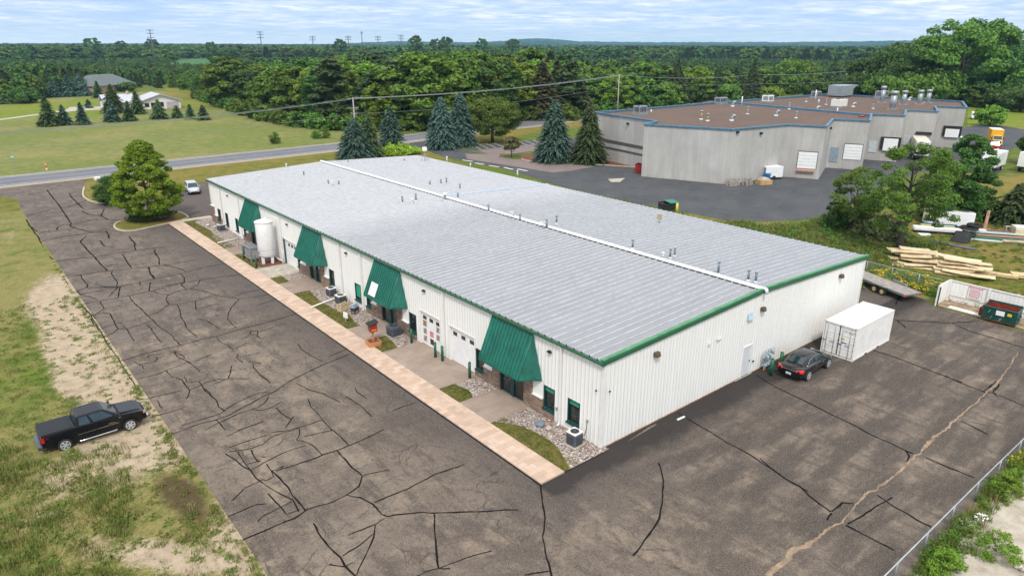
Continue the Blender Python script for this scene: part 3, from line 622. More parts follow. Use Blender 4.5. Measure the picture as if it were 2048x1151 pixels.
# island and beds by the building
def kerb(pts, name='kerb', w=.2, h=.14, m=CONC2):
    k = MB(); pts = list(pts)
    for p, q in zip(pts, pts[1:]):
        d = Vector(q[:2])-Vector(p[:2]); k.obox(((p[0]+q[0])/2, (p[1]+q[1])/2), math.atan2(d.y, d.x), d.length+.02, w, h, 0.005)
    o = k.build(name, m); o['kind'] = 'structure'; return o
isl = smooth_pts([G(*q) for q in [(377, 436), (355, 443), (310, 453), (265, 462), (240, 461), (229, 455), (233, 447), (250, 441), (285, 433), (335, 427), (358, 425), (372, 431), (377, 436)]], 4)
sheet('island_bed', isl, .12, GR_LAWN); kerb(isl)
sheet('mulch_bed', smooth_pts([G(262, 444), G(300, 447), G(345, 443), G(352, 438), G(335, 433), G(300, 432), G(270, 437), G(262, 444)], 3), .125, MULCH)
sheet('bush_bed', [(-9.7, 91), (-8.2, 88.5), (-5, 87.2), (-1.6, 88.8), (.6, 92.4), (2.4, 96), (-8, 106), (-9.8, 100), (-10.2, 95)], .05, GR_LAWN)
kerb(smooth_pts([(-8.9, 104), (-9.9, 99), (-10.3, 95), (-9.8, 91), (-8.2, 88.4), (-5, 87.1), (-1.5, 88.7)], 3), h=.12)
ZB = .10
def slab(name, x0, x1, y0, y1, z, mat):
    o = MB().box(x0, x1, y0, y1, .0, z).build(name, mat); o['kind'] = 'structure'; return o
slab('sidewalk', -4.9, -3.22, -.4, 70.5, ZB, PAVER)
slab('sidewalk', -4.9, .5, 70.5, 71.7, ZB-.003, CONC2)
for nm, y0, y1, m in (('entrance_apron', 6.1, 9.35, STAMP), ('garage_apron', 11.7, 19.2, STAMP), ('entrance_apron', 21.8, 24.9, STAMP), ('entrance_apron', 35.6, 39.1, STAMP), ('garage_apron', 41.3, 45.0, CONC), ('entrance_apron', 51.4, 54.5, STAMP)):
    slab(nm, -3.22, .25, y0, y1, ZB-.006, m)
def bed(y0, y1, curve):
    """gravel against the wall, grass by the walk; curve: list of (x,y) from y0 to y1"""
    g = [(.3, y0)]+[tuple(c) for c in curve]+[(.3, y1)]
    sheet('gravel_bed', g, ZB-.03, GRAVEL)
    sheet('lawn_strip', [(-3.22, y0)]+[tuple(c) for c in curve]+[(-3.22, y1)], ZB-.022, GR_BED)
bed(-.4, 6.1, smooth_pts([(-2.8, -.4), (-2.3, .6), (-1.8, 1.9), (-1.75, 3.3), (-2.0, 4.7), (-2.6, 5.7), (-2.9, 6.1)], 4))
bed(9.35, 11.7, smooth_pts([(-2.1, 9.35), (-1.75, 10.4), (-2.0, 11.7)], 4))
bed(19.2, 21.8, smooth_pts([(-1.9, 19.2), (-1.6, 20.6), (-1.5, 21.8)], 4))
bed(24.9, 35.6, smooth_pts([(-2.2, 24.9), (-1.9, 26.5), (-1.6, 28), (-2.0, 30), (-2.1, 32), (-1.9, 33.7), (-1.7, 35.6)], 4))
bed(39.1, 41.3, smooth_pts([(-2.1, 39.1), (-2.0, 41.3)], 4))
bed(45.0, 51.4, smooth_pts([(-2.9, 45.0), (-2.6, 48), (-2.8, 51.4)], 4))
sheet('mulch_bed', [(-2.6, 45.1), (-.1, 45.1), (-.1, 48.8), (-2.5, 48.8)], ZB-.015, MULCH)
bed(54.5, 70.5, smooth_pts([(-3.0, 54.5), (-2.9, 57.4), (-2.6, 60.3), (-1.9, 63.4), (-2.0, 66.5), (-2.2, 69), (-1.0, 70.5)], 4))
slab('foundation', 13.2, 15.2, -.12, .05, .05, CONC)
# dark ribbon painted as the kerb shadow line between walk and drive
ribbon('kerb_shadow_line', [(-4.95, -.4), (-4.95, 70.5)], .10, .024, SEAL)

# ============================================================ MAIN BUILDING  (x: gable side, y: front)
BW, BL, HE, HR = 30.83, 68.4, 5.45, 6.05
def roofz(x): return HE+.12+(HR-HE)*(1-abs(x-BW/2)/(BW/2))
DC = [7.87, 23.5, 37.55, 53.2]
bld = thing('metal_warehouse', 'long cream metal warehouse with grey ribbed roof and four green awnings', 'warehouse', (0, 0, 0))
def wall(name, openings, L, axis, sign, pos, htop, grooves=.305):
    """front along y at x=pos, or gable along x at y=pos, with real openings (a0,a1,z0,z1); htop(a)"""
    mb = MB(); mb.mat(PANEL)
    xs = sorted({0, L, *[o[0] for o in openings], *[o[1] for o in openings], *( [L/2] if axis == 'x' else [])})
    def P(a, z, d=0): return (pos+d*sign, a, z) if axis == 'y' else (a, pos+d*sign, z)
    for a, b in zip(xs, xs[1:]):
        m = (a+b)/2; cuts = sorted([(o[2], o[3]) for o in openings if o[0] <= m <= o[1]]); z = 0
        for c0, c1 in cuts:
            if c0 > z+.01: mb.poly([P(a, z), P(b, z), P(b, c0), P(a, c0)])
            z = c1
        mb.poly([P(a, z), P(b, z), P(b, htop(b)), P(a, htop(a))])
    for o in openings:      # reveals
        a, b, z0, z1 = o[:4]; d = -.22
        mb.poly([P(a, z0), P(a, z1), P(a, z1, d), P(a, z0, d)]); mb.poly([P(b, z0), P(b, z1), P(b, z1, d), P(b, z0, d)])
        mb.poly([P(a, z1), P(b, z1), P(b, z1, d), P(a, z1, d)]); mb.poly([P(a, z0), P(b, z0), P(b, z0, d), P(a, z0, d)])
    mb.mat(PANEL)
    k = grooves; a = k/2                # ribs standing proud of the sheet
    mbr = mb
    while a < L-.03:
        hit = sorted([(o[2], o[3]) for o in openings if o[0]-.03 <= a <= o[1]+.03]); z = .05
        segs = []
        for c0, c1 in hit:
            if c0 > z+.05: segs.append((z, c0))
            z = c1
        segs.append((z, htop(a)-.02))
        for z0, z1 in segs:
            w = .038; hh = .028
            p = [P(a-w, z0), P(a+w, z0), P(a+w*.45, z0, hh), P(a-w*.45, z0, hh), P(a-w, z1), P(a+w, z1), P(a+w*.45, z1, hh), P(a-w*.45, z1, hh)]
            mb.hexa(p)
        mb.mat(GROOVE)
        for z0, z1 in segs: mb.poly([P(a+.052, z0, .004), P(a+.075, z0, .004), P(a+.075, z1, .004), P(a+.052, z1, .004)])
        mb.mat(PANEL); a += k
    return mb.build(name, parent=bld)
WINS = []          # (y0,y1,kind)
for d in DC: WINS += [(d-4.02, d-3.02, 'b'), (d+3.0, d+3.95, 'b')]
WINS += [(1.72, 2.74, 'g'), (28.4, 29.48, 'g'), (65.1, 66.2, 'b'), (62.35, 63.35, 'n'), (58.75, 59.75, 'n')]
WINS = [w for w in WINS]
GAR = [(11.98, 14.92), (16.24, 18.86), (41.85, 44.95)]
GAR[2] = (41.95, 44.95)
WINS = [(41.0-.0, 41.75, 'b') if abs(w[0]-(37.55+3.0)) < .01 else w for w in WINS]
ops = [(a, b, .62, 2.15) for a, b, k in WINS]+[(a, b, .04, 2.76) for a, b in GAR]+[(d-1.2, d+1.2, .06, 2.35) for d in DC]
wall('front_wall', ops, BL, 'y', -1, 0.0, lambda a: HE)
wall('gable_wall', [(13.98, 14.96, .04, 2.25)], BW, 'x', -1, 0.0, lambda a: roofz(a)-.12)
wall('back_wall', [], BL, 'y', 1, BW, lambda a: HE)
wall('far_gable_wall', [], BW, 'x', 1, BL, lambda a: roofz(a)-.12)
MB().box(.26, BW-.2, .2, BL-.2, -.01, .03).build('floor_slab', CONC, bld)
# corner trims
for x, y in ((0, 0), (BW, 0), (0, BL)):
    c = MB(); c.box(x-.05, x+.16, y-.052, y-.035, 0, 5.4) if y == 0 and x == 0 else c.box(x-.16, x+.05, y-.052 if y == 0 else y+.035, y-.035 if y == 0 else y+.052, 0, 5.4) if x else c.box(x-.05, x+.16, y+.035, y+.052, 0, 5.4)
    if x == 0: c.box(-.052, -.035, y-.034 if y == 0 else y-.16, y+.16 if y == 0 else y+.034, 0, 5.4)
    c.build('corner_trim', TRIMW, bld)
# windows
def window(y0, y1, kind, z0=.62, z1=2.15):
    f = MB(); t = .07
    for a in ((y0, y0+t, z0, z1), (y1-t, y1, z0, z1), (y0+t, y1-t, z1-t, z1), (y0+t, y1-t, z0, z0+t)): f.box(-.02, .16, *a)
    fo = f.build('window', DKTEAL, bld)
    MB().box(.09, .11, y0+t, y1-t, z0+t, z1-t).build('pane', GLASS, fo)
    MB().box(-.14, -.012, y0-.03, y1+.03, z0-.10, z0-.005).build('sill', DKTEAL, fo)
    if kind in 'g' or y0 in (3.85,) or abs(y0-3.85) < .02:
        MB().box(.075, .088, y0+t, y1-t, z1-t-.30 if kind == 'g' and y0 < 5 or abs(y0-3.85) < .02 else z0+t+.2, z1-t).build('blind', BLIND, fo)
    return fo
for a, b, k in WINS: window(a, b, k)
# brick bases
def bricks():
    for d in DC:
        for s_, a0, a1 in ((-1, d-4.04, d-1.24), (1, d+1.24, d+3.97)):
            b = MB(); lo, hi = (a0, a1)
            pier0, pier1 = (d-2.02, d-1.22) if s_ < 0 else (d+1.22, d+2.02)
            w0, w1 = (d-4.04, d-3.0) if s_ < 0 else (d+2.98, min(d+3.97, 41.77) if d == 37.55 else d+3.97)
            if d == 37.55 and s_ > 0: w0 = 40.98
            mid0, mid1 = (w1, pier0) if s_ < 0 else (pier1, w0)
            b.box(-.115, -.003, pier0, pier1, .0, 2.42); b.box(-.115, -.003, mid0, mid1, .0, 1.15); b.box(-.115, -.003, w0, w1, 0, .52)
            b.build('brick_base', BRICK, bld)
            MB().box(-.16, -.003, mid0+.01, mid1-.01, 1.152, 1.22).build('brick_cap', TRIMW, bld)
            MB().box(-.04, -.036, mid0+.01, mid1-.01, 1.222, 2.42).build('infill_panel', PANEL, bld)
    b = MB(); b.box(-.115, -.003, 64.7, 65.08, 0, 1.1); b.box(-.115, -.003, 65.08, 66.22, 0, .52); b.box(-.115, -.003, 66.22, 67.4, 0, 1.1); b.box(-.115, -.003, 67.4, 68.6, 0, 2.15); b.build('brick_base', BRICK, bld)
    MB().box(-.16, -.003, 66.25, 67.38, 1.102, 1.17).build('brick_cap', TRIMW, bld); MB().box(-.16, -.003, 67.38, 68.65, 2.152, 2.22).build('brick_cap', TRIMW, bld)
bricks()
# entrance doors
for d in DC:
    f = MB(); y0, y1, z1 = d-1.2, d+1.2, 2.35
    for a in ((y0, y0+.07, .06, z1), (y1-.07, y1, .06, z1), (y0+.07, y1-.07, z1-.08, z1), (d-.16, d+.16, .06, z1-.08)): f.box(-.03, .17, *a)
    fr = f.build('door_frame', DKTEAL, bld)
    for s_ in (-1, 1):
        a, b = (y0+.075, d-.165) if s_ < 0 else (d+.165, y1-.075)
        q = MB()
        for c in ((a, a+.09, .07, 2.26), (b-.09, b, .07, 2.26), (a+.09, b-.09, 2.14, 2.26), (a+.09, b-.09, .07, .26)): q.box(.05, .10, *c)
        do = q.build('door', DKTEAL, bld); MB().box(.07, .08, a+.09, b-.09, .26, 2.14).build('pane', GLASS, do)
        hy = b-.14 if s_ < 0 else a+.14
        MB().tube([(.05, hy, .95), (-.03, hy, .98), (-.03, hy, 1.25), (.05, hy, 1.28)], .016, 6).build('handle', CHROME, do)
    if d in (7.87, 37.55): MB().box(.066, .069, d-.75, d-.45, 1.55, 1.62).build('door_notice', WHITEP, bld)
# garage doors
def garage(y0, y1, poster=False, teal=False):
    g = MB(); z0, z1 = .04, 2.70; n = 4; h = (z1-z0)/n
    for i in range(n): g.box(.13, .17, y0+.02, y1-.02, z0+i*h+.006, z0+(i+1)*h-.006)
    if not poster:
        for i in range(n):
            for j in range(4):
                w = (y1-y0)/4; g.box(.122, .129, y0+.12+j*w, y0+(j+1)*w-.1, z0+i*h+.14, z0+(i+1)*h-.14) if False else None
    go = g.build('garage_door', WHITEP, bld, bevel=.006, seg=1)
    w = y1-y0
    for c in ((.16, .5, .84) if not teal else (.18, .42, .68)):
        MB().box(.115, .128, y0+w*c-.24, y0+w*c+.24, 2.14, 2.42).build('window', M('garage_window', (.05, .035, .02), .15, var=.3), go)
    t = MB(); t.box(-.035, -.003, y0-.12, y0-.01, .02, 2.87); t.box(-.035, -.003, y1+.01, y1+.12, .02, 2.87); t.box(-.035, -.003, y0-.01, y1+.01, 2.77, 2.87); t.build('door_trim', TRIMW, bld)
    if teal: MB().box(-.05, .1, y1-.001, y1+.14, .02, 2.88).build('jamb', DKTEAL, bld)
    if poster:
        ms = [M('poster_dark', (.05, .035, .02), .4, var=.5, scale=9), M('poster_brown', (.30, .18, .09), .5, var=.5, scale=8), M('poster_grey', (.45, .38, .36), .5, var=.45, scale=9), M('poster_red', (.60, .22, .20), .5, var=.3, scale=6)]
        for cy, rows in ((.85, (1, 2, 2)), (.5, (None, 3, 0)), (.17, (2, 2, None))):
            for k, r_ in enumerate(rows):
                if r_ is None: continue
                zt = 2.02-k*.62; cyw = y0+w*cy
                q = MB().box(.120, .127, cyw-.24, cyw+.24, zt-.46, zt).build('window_poster', ms[r_], go)
                if r_ >= 2:
                    for jj in range(4): MB().box(.112, .118, cyw-.20+.05*jj, cyw+.06+.04*jj, zt-.10-jj*.1, zt-.06-jj*.1).build('poster_writing', ms[0] if r_ == 2 else ms[3], q)
garage(*GAR[0]); garage(*GAR[1], poster=True); garage(*GAR[2], teal=True)
# awnings: hipped, standing ribs, open underneath
for k, d in enumerate(DC):
    y0, y1, yb0, yb1, yf0, yf1, zt, zb, xf = d-2.0, d+2.0, d-2.88, d+2.88, d-1.98, d+1.98, 5.16, 2.46, -1.22
    m = MB(); m.mat(TEAL)
    T0, T1, F0, F1, B0, B1 = (-.05, y0, zt), (-.05, y1, zt), (xf, yf0, zb), (xf, yf1, zb), (-.05, yb0, zb), (-.05, yb1, zb)
    m.poly([T0, F0, F1, T1]); m.poly([T0, B0, F0]); m.poly([T1, F1, B1])
    m.box(xf-.03, xf+.01, yf0, yf1, zb-.13, zb-.002)
    for s_, Fp, Bp in ((0, F0, B0), (1, F1, B1)):
        m.hexa([(Fp[0], Fp[1], zb-.13), (Bp[0], Bp[1], zb-.13), (Bp[0]+.02, Bp[1]+(.03 if s_ == 0 else -.03), zb-.13), (Fp[0]+.02, Fp[1]+(.03 if s_ == 0 else -.03), zb-.13),
                (Fp[0], Fp[1], zb-.002), (Bp[0], Bp[1], zb-.002), (Bp[0]+.02, Bp[1]+(.03 if s_ == 0 else -.03), zb-.002), (Fp[0]+.02, Fp[1]+(.03 if s_ == 0 else -.03), zb-.002)])
    aw = m.build('awning', parent=bld, fix=False)
    r = MB(); n = 13
    def rib(p, q, nrm):
        p, q, nrm = Vector(p), Vector(q), Vector(nrm).normalized(); s2 = (q-p).cross(nrm).normalized()*.017
        r.hexa([p-s2, p+s2, p+s2+nrm*.042, p-s2+nrm*.042, q-s2, q+s2, q+s2+nrm*.042, q-s2+nrm*.042])
    nf = (-(zt-zb), 0, 1.17)
    nf = Vector((-(zt-zb), 0, -(xf+.05))).normalized()
    for i in range(n+1):
        t = i/n; rib((-.05, y0+(y1-y0)*t, zt), (xf, yf0+(yf1-yf0)*t, zb), nf)
    for T, F_, B_ in ((T0, F0, B0), (T1, F1, B1)):
        nn = (Vector(F_)-Vector(T)).cross(Vector(B_)-Vector(T)); nn = nn if nn.y*(F_[1]-d) > 0 else -nn
        for i in range(1, 4):
            t = i/4; pt = Vector(T).lerp(Vector(B_), t) ; pf = Vector(F_).lerp(Vector(B_), t); rib(pt, pf, nn)
    r.build('awning_rib', TEALR, aw)
    MB().tube([T0, F0], .045, 6).build('hip_cap', TEALR, aw); MB().tube([T1, F1], .045, 6).build('hip_cap', TEALR, aw)
    sf = MB().poly([(xf+.02, yf0+.03, zb-.10), (-.05, yb0+.05, zb-.10), (-.05, yb1-.05, zb-.10), (xf+.02, yf1-.03, zb-.10)]).build('soffit', DKGREY, aw, fix=False)
    if k == 1:
        # square white sign on the slope, faint emblem
        u_ = Vector((0, -1, 0)); dn = (Vector(F0)-Vector(T0)); dn.y = 0; dn.normalize(); c0 = Vector(T0).lerp(Vector(F0), .60); c0.y = 24.35
        def SP(a, b, h): return c0+u_*a+dn*b+nf*h
        sg = MB().hexa([SP(-.42, -.1, .05), SP(.62, -.1, .05), SP(.62, .98, .05), SP(-.42, .98, .05), SP(-.42, -.1, .09), SP(.62, -.1, .09), SP(.62, .98, .09), SP(-.42, .98, .09)]).build('awning_sign', WHITEP, aw)
        e = MB(); e.mat(M('faint_emblem', (.50, .56, .56), .5))
        for kk in range(3):
            a = math.pi*kk/3+.4
            for s2 in (-1, 1):
                p = SP(.1+math.cos(a)*.10*s2, .44+math.sin(a)*.10*s2, .092); q = SP(.1+math.cos(a)*.32*s2, .44+math.sin(a)*.32*s2, .092); w = Vector((0, 1, 0))*.025
                e.poly([p-w, q-w*.4, q+w*.4, p+w])
        e.build('emblem', parent=sg, fix=False)
# roof: two slopes with standing seams
def slope(side):
    m = MB(); m.mat(ROOF); x0, x1 = (-.22, BW/2) if side == 0 else (BW/2, BW+.22)
    z0, z1 = roofz(x0), roofz(x1); y0, y1 = -.10, BL+.12
    m.box_ = None
    m.hexa([(x0, y0, z0-.06), (x1, y0, z1-.06), (x1, y1, z1-.06), (x0, y1, z0-.06), (x0, y0, z0), (x1, y0, z1), (x1, y1, z1), (x0, y1, z0)])
    m.mat(SEAM); y = .32; n = int((BL)/.61)
    for i in range(n+1):
        yy = y+i*.61; w, h = .036, .065
        if yy > BL: break
        m.hexa([(x0-.02, yy-w, z0+.001), (x1, yy-w, z1+.001), (x1, yy+w, z1+.001), (x0-.02, yy+w, z0+.001), (x0-.02, yy-w*.25, z0+h), (x1, yy-w*.25, z1+h), (x1, yy+w*.25, z1+h), (x0-.02, yy+w*.25, z0+h)])
    return m.build('roof', parent=bld)
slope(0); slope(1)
m = MB(); m.mat(DKGREY)
for i in range(112):
    yy = .32+i*.61
    if yy < BL: m.box(-.262, -.245, yy-.045, yy+.045, roofz(0)-.07, roofz(0)+.055)
m.build('seam_end_cap', parent=bld)
# roof step band halfway on the far slope
MB().hexa([(BW/2+.35, 38.2, roofz(BW/2+.35)+.07), (BW+.1, 38.2, roofz(BW)+.07), (BW+.1, 38.75, roofz(BW)+.09), (BW/2+.35, 38.75, roofz(BW/2+.35)+.09),
           (BW/2+.35, 38.3, roofz(BW/2+.35)+.10), (BW+.1, 38.3, roofz(BW)+.10), (BW+.1, 38.7, roofz(BW)+.12), (BW/2+.35, 38.7, roofz(BW/2+.35)+.12)]).build('expansion_cover', M('cover_flashing', (.42, .50, .60), .4, .2), bld)
# purlin line of fasteners
for xx, ya, yb in ((BW*.75, 38.9, BL-1), (BW*.25, 33, BL-1), (BW*.40, 1, 1.2)):
    m = MB(); y = ya
    while y < yb: m.box(xx-.04, xx+.04, y, y+.3, roofz(xx)+.002, roofz(xx)+.02); y += .61
    if m.v: m.build('fastener_row', GROOVE, bld)
# ridge cap with dark closures
m = MB(); m.mat(CAPW)
zr = roofz(BW/2); cw_ = .25
m.hexa([(BW/2-cw_, -.12, zr+.055), (BW/2+cw_, -.12, zr+.055), (BW/2+cw_, BL+.14, zr+.055), (BW/2-cw_, BL+.14, zr+.055), (BW/2-.06, -.12, zr+.20), (BW/2+.06, -.12, zr+.20), (BW/2+.06, BL+.14, zr+.20), (BW/2-.06, BL+.14, zr+.20)])
rc = m.build('ridge_cap', parent=bld, bevel=.05)
MB().tube([(BW/2, -.14, zr+.12), (BW/2, -.30, zr+.06), (BW/2, -.34, zr-.22)], [.13, .13, .11], 10).build('ridge_end', CAPW, bld)
m = MB()
m.box(BW/2-cw_-.03, BW/2-cw_+.02, .2, BL-.2, zr-.02, zr+.05)
m.build('ridge_closure', BLACK, bld)
# rake trim (gable) and eave gutter (front)
def beam(p, q, prof, name, mat):
    """prof: list of (outward, up) ; runs p->q"""
    p, q = Vector(p), Vector(q); m = MB(); n = len(prof); o = Vector((0, -1, 0)) if abs(q.x-p.x) > 1 else Vector((-1, 0, 0))
    for c in (p, q): m.v += [tuple(c+o*a+Vector((0, 0, b))) for a, b in prof]
    m.face(range(n)); m.face([n+i for i in range(n)][::-1])
    for i in range(n): m.face([i, n+i, n+(i+1) % n, (i+1) % n])
    return m.build(name, mat, bld)
for xa, xb in ((-.26, BW/2-.16), (BW/2+.16, BW+.26)):
    beam((xa, -.02, roofz(xa)+.03), (xb, -.02, roofz(xb)+.03), [(-.12, .09), (.11, .11), (.13, .03), (-.12, .00)], 'rake_trim', GREEN_L)
    beam((xa, -.02, roofz(xa)+.03), (xb, -.02, roofz(xb)+.03), [(-.02, -.01), (.17, .00), (.17, -.10), (.13, -.13), (.13, -.24), (.06, -.32), (-.02, -.32)], 'rake_fascia', GREEN)
m = MB()
beam((-.24, -.12, roofz(0)-.05), (-.24, BL+.1, roofz(0)-.05), [(-.2, -.02), (.04, -.02), (.06, -.08), (.03, -.20), (-.02, -.24), (-.2, -.24)], 'gutter', GREEN)
beam((BW+.02, BL+.1, roofz(BW)-.05), (BW+.02, -.12, roofz(BW)-.05), [(-.18, -.0), (.02, -.02), (.02, -.24), (-.18, -.24)], 'gutter', GREEN)
# downspouts, wall lights, small fittings
for y in (3.33, 15.55, 27.87, 31.8, 45.3, 57.6, 64.1):
    m = MB(); m.box(-.17, -.075, y-.05, y+.05, .22, 5.25); m.box(-.24, -.075, y-.05, y+.05, 5.25, 5.36)
    dsp = m.build('downspout', TRIMW, bld)
    MB().tube([(-.12, y, .24), (-.15, y, .12), (-.3, y-.02, .10)] if y not in (15.55,) else [(-.12, y, .9), (-.16, y, 1.0), (-.34, y, .98), (-.36, y, .80)], .06, 8).build('spout_elbow', TRIMW, dsp)
def halfdome(y, z):
    m = MB(); n = 8; pts = []
    for i in range(n+1):
        a = math.pi*i/n; pts.append((y+.17*math.cos(a), z+.15*math.sin(a)))
    m.prism(pts, 'x', -.20, -.035); return m.build('wall_light', BLACK, bld, bevel=.02)
for y in (4.34, 18.1, 30.57, 43.5, 61.3): halfdome(y, 4.5)
for x, z in ((4.33, 4.72), (15.6, 4.78), (26.7, 4.80)):
    m = MB(); m.hexa([(x-.19, -.32, z-.16), (x+.19, -.32, z-.16), (x+.19, -.035, z-.16), (x-.19, -.035, z-.16), (x-.19, -.24, z+.12), (x+.19, -.24, z+.12), (x+.19, -.035, z+.12), (x-.19, -.035, z+.12)])
    m.build('wall_light', BRONZE, bld, bevel=.015)
MB().hexa([(13.9, -.22, 4.36), (14.5, -.22, 4.36), (14.5, -.035, 4.36), (13.9, -.035, 4.36), (13.95, -.06, 4.78), (14.45, -.06, 4.78), (14.45, -.035, 4.78), (13.95, -.035, 4.78)]).build('vent_hood', M('pale_blue_metal', (.42, .55, .64), .4), bld)
MB().tube([(10.95, -.02, 3.86), (10.95, -.10, 3.88), (10.45, -.16, 3.92)], .045, 8).build('vent_pipe', PVC, bld)
MB().box(9.60, 9.78, -.14, -.035, 3.72, 3.92).build('junction_box', PVC, bld, bevel=.01)
for x, y in ((-.10, .42), (.40, -.10)):
    MB().tube([(x, y, 3.62), (x-(.06 if x < 0 else 0), y-(.06 if x > 0 else 0), 3.56)], [.05, .06], 8).build('security_camera', BLACK, bld)
# side door
f = MB(); f.box(13.90, 13.97, -.05, .02, .0, 2.31); f.box(14.97, 15.04, -.05, .02, .0, 2.31); f.box(13.97, 14.97, -.05, .02, 2.25, 2.31); f.build('door_frame', TRIMW, bld)
sdo = MB().box(13.99, 14.95, .0, .04, .04, 2.24).build('door', M('grey_white_door', (.66, .68, .68), .4, var=.05), bld)
MB().box(14.84, 14.89, -.05, -.002, 1.0, 1.12).build('handle', BLACK, sdo)
for z in (.35, 1.12, 1.9): MB().box(13.97, 14.0, -.03, -.002, z-.05, z+.05).build('hinge', BLACK, sdo)
MB().box(15.25, 15.38, -.12, -.035, .86, .94).build('hose_bib', BLACK, bld)
MB().box(-.12, -.04, .98, 1.10, 1.28, 1.44).build('electric_box', GALV, bld); MB().tube([(-.10, 1.04, 1.28), (-.12, 1.02, .9), (-.25, 1.05, .5), (-.5, 1.2, .35)], .02, 6).build('conduit', DKGREY, bld)
MB().box(-.12, -.04, 3.55, 3.68, .95, 1.12).build('electric_box', GALV, bld)
m = MB(); m.box(-.05, BW+.05, -.055, -.003, 0, .05); m.build('base_trim', M('rusty_base_trim', (.36, .24, .16), .7, var=.3), bld)

# ------------------------------------------------------------ things on the roof
def RP(u, v):
    z = 5.8
    for _ in range(8): p = G(u, v, z); z = roofz(max(0, min(BW, p.x)))
    p = G(u, v, z); return p
ROOFNOTE = 'flue pipes and vents on the main roof'
FLUE = M('flue_metal', (.17, .215, .25), .45, .3, var=.25, scale=4)
def flue(u, vb, vt, kind='pipe', label='', r=.10):
    p = RP(u, vb); h = max(.35, HT(p, vt)-p.z)
    t = thing('flue_pipe' if kind != 'loop' else 'vent_loop', label, 'roof vent', p, 0, ROOFNOTE)
    if kind == 'pipe':
        m = MB(); m.cyl(0, 0, 0, h*.86, r, 10); m.build('pipe', FLUE, t)
        MB().cyl(0, 0, h*.88, h, r*1.45, 10).build('cap', GALV, t); MB().cyl(0, 0, 0, .10, r*1.9, 10, r*1.1).build('flashing', CAPW, t)
    elif kind == 'wide':
        MB().cyl(0, 0, 0, h*.72, r*1.5, 12).build('pipe', GALV, t); MB().cyl(0, 0, h*.74, h, r*2.6, 12, r*2.0).build('cap', OFFW, t); MB().cyl(0, 0, 0, .10, r*2.6, 10, r*1.5).build('flashing', CAPW, t)
    elif kind == 'white':
        MB().cyl(0, 0, 0, h, r*.8, 10).build('pipe', PVC, t); MB().cyl(0, 0, h*.8, h+.02, r*1.2, 10).build('cap', PVC, t)
    else:
        MB().tube([(0, 0, 0), (0, 0, h*.8), (.05, -.05, h), (.22, -.2, h), (.27, -.25, h*.7), (.27, -.25, h*.35)], .055, 8).build('pipe', PVC, t)
    return t
for a in [
 (1436, 548, 521, 'pipe', 'galvanised flue pipe standing alone just behind the ridge, third from its near end'),
 (1496, 561, 538, 'pipe', 'galvanised flue pipe by the near end of the ridge, left of a close pair'),
 (1511, 564, 542, 'pipe', 'galvanised flue pipe nearest the gable end of the ridge, right of a close pair'),
 (1265, 497, 478, 'pipe', 'galvanised flue pipe on the ridge between the white loops and the close pair'),
 (1340, 516, 496, 'pipe', 'stouter galvanised flue pipe of the pair standing behind the ridge'),
 (1349, 512, 494, 'pipe', 'thin galvanised flue pipe standing behind its stouter partner beyond the ridge'),
 (1326, 515, 505, 'white', 'short white plastic vent stub left of the pair of flues behind the ridge'),
 (1093, 459, 437, 'pipe', 'galvanised flue pipe on the ridge to the right of a white vent loop'),
 (1040, 444, 427, 'pipe', 'galvanised flue pipe on the ridge between two white vent loops'),
 (1113, 447, 430, 'pipe', 'dark-topped flue pipe beyond the ridge, right of the white vent loops'),
 (977, 424, 409, 'pipe', 'galvanised flue pipe at the ridge where the blue-grey cover strip starts'),
 (890, 401, 386, 'wide', 'stout flue with broad cream cap on the ridge'),
 (1019, 436, 424, 'loop', 'single white vent loop on the ridge'), (1078, 455, 444, 'loop', 'left white vent loop of a pair on the ridge'), (1087, 456, 443, 'loop', 'right white vent loop of a pair on the ridge'),
 (805, 406, 392, 'pipe', 'flue pipe left of the white loop on the front slope'), (832, 402, 386, 'pipe', 'flue pipe right of the white loop on the front slope'), (820, 408, 397, 'loop', 'white vent loop between two flues on the front slope'),
 (608, 352, 342, 'pipe', 'flue pipe alone on the far end of the front slope'), (657, 369, 359, 'pipe', 'left one of three short flues on the front slope'), (664, 372, 362, 'white', 'small white-capped stub amid three short flues'), (678, 371, 361, 'pipe', 'right one of three short flues on the front slope'),
 (519, 356, 350, 'white', 'tiny vent stub nearest the far left corner of the roof'), (573, 335, 327, 'white', 'short white vent at the far edge of the front slope'),
 (860, 371, 361, 'pipe', 'thin flue leftmost on the rear slope'), (882, 369, 358, 'pipe', 'left thin flue of a pair on the rear slope'), (893, 367, 355, 'pipe', 'right thin flue of a pair on the rear slope'), (920, 379, 367, 'pipe', 'stouter flue right of the thin pair on the rear slope'),
 (916, 397, 385, 'pipe', 'thin flue near the ridge on the rear slope'), (809, 323, 317, 'pipe', 'short flue at the far end of the rear slope'), (696, 326, 319, 'pipe', 'short white-capped flue beside the far end of the ridge'),
 (894, 323, 313, 'white', 'white-capped vent on the back eave, left of two others'), (941, 333, 327, 'white', 'small white vent stub in the middle of the back eave'), (1035, 352, 341, 'white', 'white-capped vent on the back eave above the dark lot')]:
    flue(a[0], a[1], a[2], a[3], a[4], .085 if a[3] == 'pipe' else .10)
p = RP(1318, 446); t = thing('antenna_panel', 'small tan square panel on a short post on the rear slope of the roof', 'antenna', p, R(20))
MB().cyl(0, 0, 0, .5, .03, 6).build('post', GALV, t); MB().box(-.03, .03, -.22, .22, .35, .85).build('panel', M('tan_panel', (.38, .33, .20), .6), t)
p = RP(850, 322); t = thing('weather_sensor', 'white box on a thin tripod at the far corner of the roof', 'sensor', p, 0)
